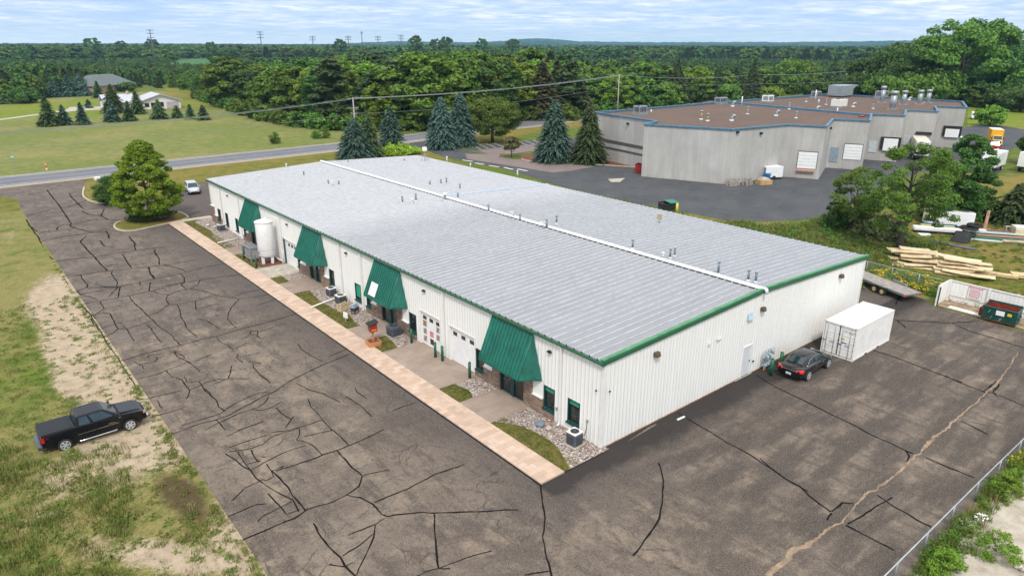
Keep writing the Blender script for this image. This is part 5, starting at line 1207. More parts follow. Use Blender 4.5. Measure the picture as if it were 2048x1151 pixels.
sheet('concrete_pad', [(39.8, -3.0), (42, -3.0), (42, -13.5), (39.2, -13.5)], .028, DIRT)
sheet('concrete_pad', [(39.9, -3.9), (40.6, -3.9), (40.4, -7.6), (39.7, -7.6)], .06, WHITEP)
t = thing('warning_sign', 'white sign with red lettering on the back of the bin enclosure', 'sign', (ex-.07, -5.15, 1.35)); MB().box(-.03, -.002, -.52, .52, -.62, .55).build('panel', WHITEP, t)
s_ = MB(); rm = M('sign_red', (.45, .02, .05), .5); s_.mat(rm); s_.box(-.037, -.032, -.50, .50, .30, .53)
for k in range(5):
    z = .18-k*.15; y = .42
    while y > -.36: w = random.uniform(.05, .09); s_.box(-.037, -.032, y-w, y, z-.08, z); y -= w+.03
s_.mat(WHITEP); y = .44
while y > -.4: w = random.uniform(.05, .08); s_.box(-.042, -.038, y-w, y, .36, .47); y -= w+.025
s_.build('lettering', parent=t)
t = skipbin('skip', 'dark green steel skip with rusty red inside in front of the cream enclosure', 'skip', (39.9, -7.9, 0), R(-87), 1.95*1.25, 1.6, 1.35, DUMPG, RUST)
m = MB(); m.mat(WHITEP); m.box(-.25, .35, -.835, -.81, .75, 1.15); m.mat(M('sticker_yellow', (.6, .5, .05), .5)); m.box(.55, .85, -.835, -.81, .85, 1.08); m.mat(M('scrape', (.35, .45, .38), .6))
for x, z in ((-.8, .8), (-.6, .3), (.0, .25), (.1, .3)): m.hexa([(x, -.79, z), (x+.03, -.79, z), (x+.03, -.77, z), (x, -.77, z), (x+.1, -.80, z+.28), (x+.13, -.80, z+.28), (x+.13, -.78, z+.28), (x+.1, -.78, z+.28)])
m.build('sticker', parent=t)
tag(MB().box(-.35, .35, -.35, .35, 0, .75).build('steel_box', RUST, bevel=.02), 'small rusty box between the green skip and the white board', 'box').location = (40.3, -6.6, .03)
t = thing('flatbed_trailer', 'tandem axle timber-decked trailer parked behind the far corner of the building', 'trailer', (0, 0, 0))
ta, tb = G(1716, 545, .75), G(1822, 586, .75); t.location = ((ta+tb)/2).to_2d().to_3d(); t.rotation_euler = (0, 0, math.atan2((tb-ta).y, (tb-ta).x)); TL = 6.6
dk = MB(); 
for k in range(8): dk.box(-TL/2, TL/2, -1.0+k*.25, -1.0+k*.25+.235, .72, .77)
dk.build('deck', WOODG, t); f_ = MB()
for y in (-1.03, .99): f_.box(-TL/2, TL/2, y, y+.04, .60, .80)
for x in (-3.2, -1.6, 0, 1.6, 3.25): f_.box(x, x+.06, -.98, .98, .6, .715)
f_.hexa([(-TL/2, -.4, .62), (-TL/2, .4, .62), (-TL/2-1.4, .05, .62), (-TL/2-1.4, -.05, .62), (-TL/2, -.4, .7), (-TL/2, .4, .7), (-TL/2-1.4, .05, .7), (-TL/2-1.4, -.05, .7)]); f_.build('frame', M('trailer_frame', (.16, .17, .17), .6), t)
for s_ in (-1, 1):
    m = MB(); m.hexa([(-.35, s_*1.06-.02, .5), (1.75, s_*1.06-.02, .5), (1.75, s_*1.28+.02, .5), (-.35, s_*1.28+.02, .5), (-.05, s_*1.06-.02, .92), (1.45, s_*1.06-.02, .92), (1.45, s_*1.28+.02, .92), (-.05, s_*1.28+.02, .92)]) if s_ > 0 else m.hexa([(-.35, -1.30, .5), (1.75, -1.30, .5), (1.75, -1.04, .5), (-.35, -1.04, .5), (-.05, -1.30, .92), (1.45, -1.30, .92), (1.45, -1.04, .92), (-.05, -1.04, .92)])
    if s_ > 0: m.build('mudguard', M('trailer_frame', (.16, .17, .17), .6), t)
    else: MB().box(-.1, 1.5, -1.32, -1.045, .80, .86).build('mudguard', M('trailer_frame', (.16, .17, .17), .6), t)
    for x in (.22, 1.12):
        w_ = MB().tube([(x, s_*1.08, .36), (x, s_*1.28, .36)], .36, 20).build('wheel', TYRE, t); MB().tube([(x, s_*1.10, .36), (x, s_*1.295, .36)], .20, 14).build('rim', M('yellow_rim', (.58, .42, .14), .5), w_)
for s_ in (-1, 1): MB().box(TL/2+.001, TL/2+.05, s_*.9-.12, s_*.9+.12, .55, .70).build('tail_light', TAIL, t)

# ------------------------------------------------------------ fences
def chain_fence(name, label, pts, h, step, vis=True, top_r=.028):
    t = thing(name, label, 'fence', (0, 0, 0)); P_ = [Vector(p) for p in pts]
    MB().tube([(p.x, p.y, h) for p in P_], top_r, 8).build('top_rail', M('rail_galv', (.42, .47, .50), .35, .4), t)
    for p, q in zip(P_, P_[1:]):
        n_ = max(1, round((q-p).length/step))
        for i in range(n_+(1 if q is P_[-1] else 0)): c = p.lerp(q, i/n_); MB().cyl(c.x, c.y, 0, h+.02, .032, 8).build('post', GALV, t)
    w = MB()
    for p, q in zip(P_, P_[1:]):
        d = q-p; L_ = d.length; d = d.normalized(); s = -h
        while s < L_:
            for sg in (1, -1):
                a, b = s, s+h
                za, zb_ = (.04, h-.02) if sg > 0 else (h-.02, .04)
                a2, b2 = max(0, a), min(L_, b)
                if b2 <= a2: continue
                za2 = za+(zb_-za)*(a2-a)/h; zb2 = za+(zb_-za)*(b2-a)/h
                A, B = p+d*a2, p+d*b2; wv = .0035
                w.poly([(A.x, A.y, za2-wv), (B.x, B.y, zb2-wv), (B.x, B.y, zb2+wv), (A.x, A.y, za2+wv)])
            s += .085
    w.build('mesh', GALV, t, fix=False); return t
chain_fence('chain_link_fence', 'galvanised chain-link fence along the white sand at the lower right', [(-4, -15.15), (11.2, -15.35), (45, -16.0)], 1.15, 3.0)
chain_fence('chain_link_fence', 'galvanised chain-link fence in yellow-flowered weeds behind the trailer and enclosure', [(43.6, 30), (43.5, 4.9), (43.0, -2.6), (42.4, -16)], 1.45, 3.0)

# ------------------------------------------------------------ junk yard
LP = [G(1798, 527), G(1872, 545), G(1955, 552)]
LG = 'cream timber slabs piled on the grass'
rr = random.Random(5)
def slabwood(c, ang, L_, w, th, z, tilt, label, mat=WOOD):
    m = MB(); n_ = 7; P1 = []; ca, sa = math.cos(ang), math.sin(ang)
    for i in range(n_+1):
        x = -L_/2+L_*i/n_; ww = w/2*(1+rr.uniform(-.10, .10)); sag = -.06*(1-(2*i/n_-1)**2)
        P1.append((x, ww, sag+x*tilt))
    for i in range(n_):
        (xa, wa, za), (xb, wb, zb2) = P1[i], P1[i+1]
        def T(x, y, zz): return (c[0]+x*ca-y*sa, c[1]+x*sa+y*ca, z+zz)
        m.hexa([T(xa, -wa, za), T(xb, -wb, zb2), T(xb, wb, zb2), T(xa, wa, za), T(xa, -wa, za+th), T(xb, -wb, zb2+th), T(xb, wb, zb2+th), T(xa, wa, za+th)])
    o = m.build('timber_slab', mat, bevel=.02); return tag(o, label, 'timber slab', LG)
tiers = ['bottom', 'second', 'third', 'fourth', 'top']
for side, (cx_, cy_, ang) in enumerate(((51.3, 3.1, R(-62)), (51.6, -.9, R(-68)))):
    for k in range(5):
        for j in range(5 if k < 2 else 6-k if k < 4 else 2):
            off = (j-(4-k)/2)*.85; a = ang+rr.uniform(-.24, .24)
            c = (cx_+math.cos(ang+math.pi/2)*off+rr.uniform(-.4, .4), cy_+math.sin(ang+math.pi/2)*off+rr.uniform(-.8, .8))
            slabwood(c, a, rr.uniform(2.6, 4.6), rr.uniform(.7, 1.15), rr.uniform(.06, .16), .10+k*.30+rr.uniform(0, .08), rr.uniform(-.09, .09), f'cream timber slab, {tiers[k]} tier, row {["nearest", "second", "middle", "fourth", "farthest"][j]} of the {"left" if side == 0 else "right"} heap', M('raw_timber_%d' % (j % 3), [(.66, .52, .32), (.74, .62, .42), (.58, .45, .26)][j % 3], .8, var=.2, scale=1.5))
slabwood(G(1985, 551).to_2d(), R(-75), 4.2, .7, .3, .12, 0, 'long cream slab lying alone to the right of the timber heaps'); slabwood(G(2046, 556).to_2d(), R(-60), 2.2, 1.0, .35, .15, 0, 'cream block at the right edge of the picture beyond the fence')
a = G(1860, 490); b = G(1950, 505)
tag(MB().tube([(a.x, a.y, .5), (b.x, b.y, .35)], .13, 6).build('steel_beam', M('violet_grey_steel', (.13, .13, .20), .5)), 'long violet-grey beam lying behind the timber heaps', 'beam')
def at(u, v, z=0): p = G(u, v); return Vector((p.x, p.y, z))
t = thing('white_shed', 'low white box trailer standing in the yard behind the coils', 'box trailer', at(1893, 453), R(-52)); MB().box(-2.6, 2.6, -1.1, 1.1, .35, 2.1).build('body', WHITEP, t, bevel=.06); MB().box(-2.5, 2.5, -1.0, 1.0, 0, .34).build('base', BLACK, t); MB().box(-2.64, -2.605, -.9, .9, .5, 1.9).build('end_door', OFFW, t)
for k, (u, v, r_, z0, lab) in enumerate([(1935, 470, .95, .9, 'upper coil of black hose on the pile beside the white box'), (1930, 474, 1.05, .45, 'lower coil of black hose under the other coil'), (1946, 468, .85, 1.1, 'topmost loose coil of black hose')]):
    m = MB(); 
    for j in range(5):
        rj_ = r_-j*.10; m.tube([(rj_*math.cos(q*.35), rj_*math.sin(q*.35), z0+.08*j % .16+.04*math.sin(q*.35)) for q in range(19)], .075, 6, cap=False)
    o = m.build('hose_coil', BLACK); o.location = at(u, v); tag(o, lab, 'hose coil', 'black hose coils')
t = thing('covered_pallet', 'heap under black sheeting below the hose coils', 'covered heap', at(1921, 480), R(10)); MB().hexa([(-1.6, -1, 0), (1.6, -1, 0), (1.6, 1, 0), (-1.6, 1, 0), (-1.0, -.6, .8), (1.1, -.7, .95), (1.0, .6, .9), (-1.1, .6, .7)]).build('sheeting', BLACK, t, bevel=.15)
t = thing('white_channel', 'long white plastic trough lying on the grass left of the coils', 'trough', at(1872, 466), R(-58)); MB().box(-2.6, 2.6, -.5, .5, .3, .75).build('body', WHITEP, t, bevel=.08); MB().box(-2.5, 2.5, -.45, .45, 0, .28).build('skid', BLACK, t)
t = thing('blue_pipe', 'blue rolled sheet with yellow strips on the white trough', 'roll', at(1878, 463, .78), R(-58)); MB().tube([(-2, .1, .1), (1.8, .1, .1)], .12, 8).build('roll', BLUE, t); MB().box(-2.2, 1.5, -.35, -.1, .0, .08).build('strip', M('yellow_strip', (.7, .6, .15), .5), t)
t = thing('orange_post', 'upright rusty orange post standing in the yard', 'post', at(1969, 459)); MB().box(-.2, .2, -.12, .12, 0, 2.4).build('post', M('faded_orange', (.62, .34, .22), .8, var=.4, scale=4), t); MB().box(-.5, .5, -.5, .5, 0, .1).build('foot', M('faded_orange', (.62, .34, .22), .8), t)
for i, (u, v, ang, L_, w, z, mt, lab) in enumerate([(1975, 466, -55, 3.0, 1.2, .25, WHITEP, 'white lettered board behind the orange post'), (1990, 472, -58, 6.5, .7, .35, M('green_white_metal', (.45, .56, .52), .5), 'pale green metal sheet uppermost on the long pile'), (1992, 476, -58, 5.8, .6, .22, M('terracotta_sheet', (.42, .22, .15), .6), 'terracotta strip on the long pile of sheets'),
    (1999, 480, -58, 6.0, .5, .12, M('dark_green_sheet', (.04, .18, .14), .5), 'dark green strip in the long pile of sheets'), (1985, 483, -60, 6.5, .7, .05, M('pale_sheet', (.5, .58, .52), .5), 'pale sheet at the near foot of the long pile'), (2020, 470, -56, 5.0, 1.3, .3, M('brown_sheet', (.16, .10, .08), .7), 'brown panel stack behind the long pile'), (2035, 488, -58, 3.0, .5, .25, WOOD, 'cream plank on trestles at the right edge'), (1849, 470, -50, 1.3, 1.0, .04, WHITEP, 'small white sheet lying on the grass by the trough')]):
    o = MB().obox((0, 0), 0, L_, w, .1, 0).build('metal_sheet', mt); o.location = at(u, v, z); o.rotation_euler = (0, 0, R(ang)); tag(o, lab, 'sheet', 'sheets and planks in the yard')
t = thing('concrete_blocks', 'stack of grey hollow concrete blocks at the right edge of the yard', 'block stack', at(2030, 466), R(-55))
m = MB()
for z in range(2):
    for x in range(5): m.box(-1.2+x*.5, -1.2+x*.5+.46, -.25, .25, z*.42, z*.42+.40)
m.build('blocks', CONC, t, bevel=.02)
for z in range(2):
    for x in range(5): MB().box(-1.08+x*.5, -.86+x*.5, -.256, -.251, z*.42+.08, z*.42+.32).build('hollow', BLACK, t)

t = thing('timber_stack', 'square stack of new timber beside the hollow blocks', 'timber stack', at(2046, 472), R(-55)); MB().box(-1.2, 1.2, -.8, .8, .1, .9).build('timber', WOOD, t); MB().box(-1.2, 1.2, -.8, .8, .91, 1.2).build('wrap', OFFW, t)
m = MB()
for k in range(6): m.obox((k*.28, 0), 0, .1, .5, .06, .18)
m.box(-.1, 1.6, -.25, -.2, .05, .15); m.box(-.1, 1.6, .2, .25, .05, .15); o = m.build('pallet', OFFW); o.location = at(1813, 482); o.rotation_euler = (0, 0, R(-70)); tag(o, 'small white slatted pallet behind the left timber heap', 'pallet')

# ------------------------------------------------------------ things at the factory foot
def pallet(name, loc, rz, tilt, label, mat=WOODG, group=None):
    t = thing(name, label, 'pallet', loc, rz, group); t.rotation_euler = (tilt, 0, rz); m = MB()
    for k in range(7): m.box(-.6+k*.19, -.6+k*.19+.11, 0, .03, 0, 1.15)
    m.build('slats', mat, t); m = MB()
    for z in (.02, .53, 1.03): m.box(-.62, .65, .031, .12, z, z+.1)
    m.build('bearer', mat, t); return t
PG = 'grey pallets leaning by the factory corner'
W3 = G(1465, 366)
for k, (u, v, lab) in enumerate([(1459, 371, 'grey pallet leaning at the very corner of the factory'), (1466, 372, 'second grey pallet from the factory corner'), (1474, 371, 'third grey pallet from the factory corner'), (1490, 370, 'grey pallet left of the timber box'), (1497, 371, 'grey pallet nearest the timber box'), (1503, 370, 'light-edged grey pallet touching the timber box')]):
    p = G(u, v); place(pallet('pallet', p, R(-35+9*k), R(-16), lab, WOODG, PG), p, R(-35+9*k)).rotation_euler = (R(-16), 0, R(-35+9*k)); 
t = thing('white_trailer', 'white enclosed trailer parked against the angled factory wall', 'trailer', G(1541, 357), R(-28)); MB().box(-1.6, 1.6, -1.0, 1.0, .35, 2.2).build('body', WHITEP, t, bevel=.06); MB().box(-1.55, 1.55, -.95, .95, .2, .34).build('chassis', BLACK, t)
MB().box(-1.63, -1.602, -.85, .85, .45, 2.0).build('end_door', GALV, t)
for s_ in (-1, 1): MB().tube([(0, s_*.9, .33), (0, s_*1.04, .33)], .33, 16).build('wheel', TYRE, t)
t = thing('blue_tub', 'blue plastic drum in front of the white enclosed trailer', 'tub', G(1533, 360), R(20)); MB().box(-.6, .6, -.5, .5, 0, 1.1).build('body', BLUE, t, bevel=.12); MB().box(-.64, .64, -.54, .54, 1.101, 1.16).build('lid', BLUE, t)
t = thing('timber_box', 'shallow orange-brown timber box in front of the pallets', 'crate', G(1527, 368), R(-25)); m = MB()
for a in ((-1.1, 1.1, -.8, -.74), (-1.1, 1.1, .74, .8), (-1.1, -1.04, -.74, .74), (1.04, 1.1, -.74, .74)): m.box(*a, 0, .75)
m.build('box', M('box_timber', (.50, .32, .14), .8), t); MB().hexa([(-1.0, -.7, .55), (1.0, -.7, .55), (1.0, .7, .55), (-1.0, .7, .55), (-.6, -.3, 1.15), (.7, -.4, 1.0), (.5, .4, 1.1), (-.7, .4, 1.2)]).build('contents', M('rubble_mix', (.42, .36, .32), .9, var=.6, scale=6), t)
t = thing('metal_rack', 'low galvanised rack behind the pallets against the wall', 'rack', G(1508, 356), R(-25)); MB().box(-2.2, 1.6, -.1, .1, 0, 1.3).build('panel', GALV, t); MB().box(-2.2, 1.6, -.2, .2, 1.301, 1.4).build('top', WOOD, t)
o = pallet('pallet', G(1543, 332), R(-25), R(-8), 'pair of orange pallets stood against the wall above the white trailer', WOODO)
t = thing('dock_steps', 'galvanised steps with handrails by the first dock door', 'steps', G(1583, 345), R(62)); m = MB()
for k in range(5): m.box(-.5+0, .5, -1.4+k*.3, -1.1+k*.3, .2+k*.22, .26+k*.22)
m.box(-.5, .5, .1, 1.2, 1.25, 1.3); m.build('tread', GALV, t); m = MB()
for s_ in (-1, 1): m.tube([(s_*.52, -1.4, 1.1), (s_*.52, .1, 2.2), (s_*.52, 1.2, 2.2)], .035, 6); m.tube([(s_*.52, -1.4, 0), (s_*.52, -1.4, 1.1)], .035, 6); m.tube([(s_*.52, 1.1, 0), (s_*.52, 1.1, 2.2)], .035, 6)
m.build('handrail', GALV, t)
t = thing('yellow_hose_reel', 'yellow-rimmed reel at the foot of the dock steps', 'reel', G(1570, 348), R(60)); MB().tube([(0, -.15, .42), (0, .15, .42)], .42, 16).build('reel', BLACK, t); MB().tube([(0, -.18, .42), (0, -.15, .42)], .44, 16).build('rim', YELLOW, t)
t = thing('dock_steps', 'dark blue steps and platform by the second dock door', 'steps', G(1668, 332), R(62)); MB().box(-.9, .9, -.2, 1.2, 1.1, 1.18).build('platform', M('blue_steel', (.05, .10, .16), .5), t)
m = MB()
for x, y in ((-.9, -.2), (.9, -.2), (-.9, 1.2), (.9, 1.2)): m.tube([(x, y, 0), (x, y, 2.1)], .04, 6)
m.tube([(-.9, -.2, 2.1), (.9, -.2, 2.1)], .035, 6); m.build('handrail', M('blue_steel', (.05, .10, .16), .5), t)
skipbin('skip', 'red skip with half-open lid in the recess of the factory wall', 'skip', G(1281, 345), R(20), 1.9, 1.5, 1.5, RED, RUST); 
t = skipbin('skip', 'dark green skip with open teal lid in the grass behind the roof edge', 'skip', G(1335, 424), R(-15), 2.2, 1.5, 1.3, M('dark_skip', (.02, .03, .035), .5), RUST); MB().hexa([(-.2, -.8, 1.36), (1.3, -.8, 1.36), (1.3, .7, 1.5), (-.2, .7, 1.5), (-.2, -.8, 1.42), (1.3, -.8, 1.42), (1.3, .7, 1.56), (-.2, .7, 1.56)]).build('lid', M('teal_lid', (.01, .18, .13), .5), t)
p = G(1353, 428); t = thing('marker_post', 'yellow post beside the dark green skip behind the roof', 'post', p); MB().cyl(0, 0, 0, 1.5, .18, 10).build('post', M('yellow_post', (.6, .5, .03), .5), t)

# ------------------------------------------------------------ road furniture, poles and wires
p = at(30, 335); t = thing('street_sign', 'green number sign on a post beside the road at the left edge', 'sign', p, R(-60)); MB().box(-.04, .04, -.04, .04, 0, 1.9).build('post', GALV, t); MB().box(-.55, .55, -.05, -.041, 1.75, 2.15).build('panel', M('sign_green', (.02, .42, .30), .4), t)
m = MB()
for k in range(3): m.box(-.38+k*.28, -.2+k*.28, -.058, -.052, 1.83, 2.07)
m.build('digit', WHITEP, t)
p = at(94, 341); t = thing('marker_post', 'orange and white marker post on the verge beyond the road', 'marker', p); MB().cyl(0, 0, .5, 1.3, .14, 8).build('post', M('marker_orange', (.7, .2, .05), .5), t); MB().cyl(0, 0, 0, .5, .12, 8).build('base', WHITEP, t)
p = at(198, 372); t = thing('mailbox', 'white mailbox cluster at the drive entrance behind the dark bush', 'mailbox', p, R(10)); MB().box(-.05, .05, -.05, .05, 0, 1.0).build('post', WOODG, t); MB().box(-.45, .45, -.25, .25, 1.0, 1.5).build('box', WHITEP, t, bevel=.06); MB().box(.6, 1.3, -.25, .25, .95, 1.4).build('box', M('teal_box', (.05, .30, .28), .5), t, bevel=.06)
def util_pole(p, h, label, arms, rz=0, cans=0):
    t = thing('utility_pole', label, 'utility pole', p, rz, 'utility poles along the road'); MB().tube([(0, 0, 0), (0, 0, h)], [.19, .13], 10).build('pole', POLE, t)
    for z, w in arms: MB().box(-.06, .06, -w/2, w/2, h-z-.06, h-z+.06).build('crossarm', POLE, t)
    for z, w in arms:
        for s_ in (-1, -.6, .6, 1): MB().cyl(0, s_*w/2*.95, h-z+.06, h-z+.28, .06, 6).build('insulator', GALV, t)
    for k in range(cans): MB().cyl(.34, (k-.5)*.2 if cans > 1 else 0, h-2.6, h-1.6, .22, 10).build('transformer', M('transformer', (.48, .30, .24) if cans == 1 else (.4, .42, .42), .5), t)
    return t
P1 = at(712, 282); P2 = at(1234, 238); h1 = HT(P1, 195); h2 = HT(P2, 149)
util_pole(P1, h1, 'pale utility pole with two crossarms rising behind the blue spruces', [(.3, 2.4), (2.4, 2.2), (3.6, 1.5)], R(80)); util_pole(P2, h2, 'tall pale utility pole with a transformer beside the factory roof', [(.3, 1.8)], R(75), 1)
P0 = G(-180, 268, h1); P0 = Vector((P0.x, P0.y, 0)); P3 = at(1700, 187); h3 = HT(P3, 140); P4 = at(2200, 175)
P3b = at(1504, 196); h3b = HT(P3b, 148)
util_pole(P3, h3, 'thin pale utility pole among the trees above the factory stacks', [(.3, 1.6)], R(75)); util_pole(P3b, h3b, 'utility pole half hidden by a dark conifer behind the factory', [(.3, 1.6)], R(75))
def wires(A, B, za, zb_, offs_, sag, r, label, name='power_line'):
    d = (B-A).normalized(); nrm = Vector((-d.y, d.x, 0)); t = thing(name, label, 'power line', (0, 0, 0), 0, 'power lines')
    for o_, dz in offs_:
        P_ = []
        for i in range(25): s = i/24; q = A.lerp(B, s)+nrm*o_; P_.append((q.x, q.y, za+(zb_-za)*s+dz-4*sag*s*(1-s)))
        MB().tube(P_, r, 5).build('wire', WIRE, t)
wires(P0, P1, h1-.5, h1-.2, [(-1, 0), (.7, .0), (1.05, -.05), (-.6, 0)], .9, .030, 'bundle of overhead wires from the left edge to the first utility pole')
wires(P1, P2, h1-.2, h2-.2, [(-1, 0), (.6, .0), (1.0, 0), (-.5, 0)], 1.0, .035, 'bundle of overhead wires between the two nearer utility poles')
wires(P2, P3b, h2-.2, h3b-.2, [(-.8, 0), (.8, 0)], 1.2, .045, 'pair of overhead wires right of the taller utility pole'); wires(P3b, P3, h3b-.2, h3-.2, [(-.8, 0), (.8, 0)], .8, .05, 'far pair of overhead wires between the two poles behind the factory')
wires(P0, P1, h1-3.1, h1-3.6, [(0, 0)], .6, .026, 'single lower wire across the mown field'); wires(P1, P2, h1-3.6, h2-3.3, [(0, 0)], 1.4, .030, 'single lower wire between the nearer poles'); wires(P2, P4, h2-3.3, 9, [(0, 0)], 1.5, .035, 'single lower wire running right behind the factory')

# ============================================================ VEHICLES
def wheel(t, x, y, r, w, rimmat, spokes=6, rr=None):
    s_ = 1 if y > 0 else -1; rr = rr or r*.62
    m = MB(); m.tube([(x, y-s_*w, r), (x, y-s_*w*.85, r), (x, y-s_*.03, r), (x, y, r)], [r*.92, r, r, r*.93], 28); wo = m.build('wheel', TYRE, t)
    m = MB(); m.mat(BLACK); m.tube([(x, y, r), (x, y+s_*.004, r)], rr, 24); m.mat(rimmat)
    for k in range(24):
        a, b = 2*math.pi*k/24, 2*math.pi*(k+1)/24
        P = lambda q, ra, d: (x+ra*math.cos(q), y+s_*d, r+ra*math.sin(q))
        m.hexa([P(a, rr*.88, .005), P(b, rr*.88, .005), P(b, rr*1.04, .005), P(a, rr*1.04, .005), P(a, rr*.88, .022), P(b, rr*.88, .022), P(b, rr*1.04, .022), P(a, rr*1.04, .022)])
    for k in range(spokes):
        a = 2*math.pi*k/spokes; c_, s2 = math.cos(a), math.sin(a); w1, w2 = rr*.13, rr*.2
        def Q(ra, wd, d): return (x+ra*c_-wd*s2, y+s_*d, r+ra*s2+wd*c_)
        m.hexa([Q(rr*.1, -w1, .006), Q(rr*.9, -w2, .006), Q(rr*.9, w2, .006), Q(rr*.1, w1, .006), Q(rr*.1, -w1, .026), Q(rr*.9, -w2, .020), Q(rr*.9, w2, .020), Q(rr*.1, w1, .026)])
    m.tube([(x, y+s_*.006, r), (x, y+s_*.03, r)], rr*.22, 12); m.build('rim', parent=wo); return wo
def arch(m, cx_, r, z0, n=9):       # points of a wheel arch, front to rear direction given by caller
    return [(cx_+r*math.cos(a), z0+r*math.sin(a)) for a in [math.pi*i/n for i in range(n+1)]]
def loft(name, st, mat, t, sub=1, closed_ends=True, tap=None):
    """st: list of (x, [(y,z)...] half section from bottom outwards to the top centre); mirrored"""
    V = []; F = []; k = len(st[0][1]); row = 2*k
    for x, sec in st:
        V += [(x, -y, z) for y, z in sec]+[(x, y, z) for y, z in sec[::-1]]
    for i in range(len(st)-1):
        for j in range(row-1): F.append((i*row+j, (i+1)*row+j, (i+1)*row+j+1, i*row+j+1))
        F.append((i*row+row-1, (i+1)*row+row-1, (i+1)*row, i*row))
    F.append(tuple(range(row))); F.append(tuple((len(st)-1)*row+j for j in range(row))[::-1])
    m = MB(); m.v = V
    for f in F: m.face(f)
    o = m.build(name, mat, t, smooth=True)
    if sub: s_ = o.modifiers.new('s', 'SUBSURF'); s_.levels = sub; s_.render_levels = sub
    return o
def sidewin(t, y0, y1, pts_side, n, mat, name='side_window', trim=None):
    pass
def cabin(t, paint, glass, xb0, xb1, zb, xt0, xt1, zt, wb, wt, splits, ins=.06, win_rear=True, chrome=None, bev=.07):
    """greenhouse; splits: fractions of side windows along the length"""
    B = [(xb0, -wb, zb), (xb1, -wb*.97, zb), (xb1, wb*.97, zb), (xb0, wb, zb)]; T = [(xt0, -wt, zt), (xt1, -wt, zt), (xt1, wt, zt), (xt0, wt, zt)]
    m = MB().hexa(B+T); o = m.build('cab', paint, t, bevel=bev, seg=3)
    def patch(A, B_, C_, D, name, u0=.07, u1=.93, v0=.12, v1=.88, off=.012, mt=glass):
        A, B_, C_, D = map(Vector, (A, B_, C_, D)); nn = (B_-A).cross(D-A).normalized()
        cen = (A+B_+C_+D)/4; ctr = Vector(((xb0+xb1)/2, 0, (zb+zt)/2))
        if nn.dot(cen-ctr) < 0: nn = -nn
        def Pq(u, v): return A.lerp(B_, u).lerp(D.lerp(C_, u), v)+nn*off
        def Pi(u, v): return Pq(u, v)-nn*(off+.01)
        q = MB().hexa([Pi(u0, v0), Pi(u1, v0), Pi(u1, v1), Pi(u0, v1), Pq(u0, v0), Pq(u1, v0), Pq(u1, v1), Pq(u0, v1)])
        return q.build(name, mt, t)
    patch(B[1], B[2], T[2], T[1], 'windscreen', .05, .95, .08, .93)
    if win_rear: patch(B[3], B[0], T[0], T[3], 'rear_window', .08, .92, .12, .90)
    for s_ in (0, 1):
        a, b, c, d = (B[0], B[1], T[1], T[0]) if s_ == 0 else (B[3], B[2], T[2], T[3])
        for u0, u1 in splits: patch(a, b, c, d, 'side_window', u0, u1, .12, .86)
        if chrome:
            u0, u1 = splits[0][0], splits[-1][1]; patch(a, b, c, d, 'window_trim', u0-.012, u1+.012, .07, .11, .014, chrome); patch(a, b, c, d, 'window_trim', u0-.012, u1+.012, .875, .905, .014, chrome)
    return o
# ---- pickup: nose towards +X
t = thing('pickup_truck', 'black extended-cab pickup truck with covered bed parked on the sandy verge', 'pickup truck', (-21.95, 19.95, .0), R(1.5)); t.scale = (.925, .95, .96)
out_l = [(-2.88, .62), (-2.90, 1.32), (-.95, 1.34), (1.25, 1.26), (1.35, 1.27), (2.45, 1.16), (2.80, 1.05), (2.90, .72), (2.84, .55)]
out_l += [(x, z) for x, z in [(1.85+.50*math.cos(a), .40+.50*math.sin(a)) for a in [.15+(math.pi-.3)*i/8 for i in range(9)]]]+[(1.30, .42), (-1.20, .42)]
out_l += [(x, z) for x, z in [(-1.76+.50*math.cos(a), .40+.50*math.sin(a)) for a in [.15+(math.pi-.3)*i/8 for i in range(9)]]]
m = MB().prism(out_l, 'y', -.965, .965)
body = m.build('body', CARB, t, bevel=.05, seg=3)
MB().box(-2.7, 2.6, -.80, .80, .35, .75).build('chassis', BLACK, t)
cabin(t, CARB, GLASS_B, -1.12, 1.42, 1.24, -.92, .55, 1.86, .93, .72, [(.10, .36), (.43, .90)])
m = MB()
for y in (-.5, -.17, .17, .5): m.box(-.8, .45, y-.02, y+.02, 1.862, 1.872)
m.build('roof_rib', CARB, t)
MB().box(-2.86, -1.14, -.93, .93, 1.342, 1.385).build('bed_cover', TONN, t, bevel=.02)
MB().box(-2.80, -1.18, -.86, .86, 1.386, 1.392).build('cover_seam', TONN, t)
ho = MB(); ho.hexa([(1.40, -.80, 1.262), (2.62, -.72, 1.13), (2.62, .72, 1.13), (1.40, .80, 1.262), (1.42, -.76, 1.345), (2.50, -.66, 1.205), (2.50, .66, 1.205), (1.42, .76, 1.345)]); ho.build('bonnet', CARB, t, bevel=.05, seg=3)
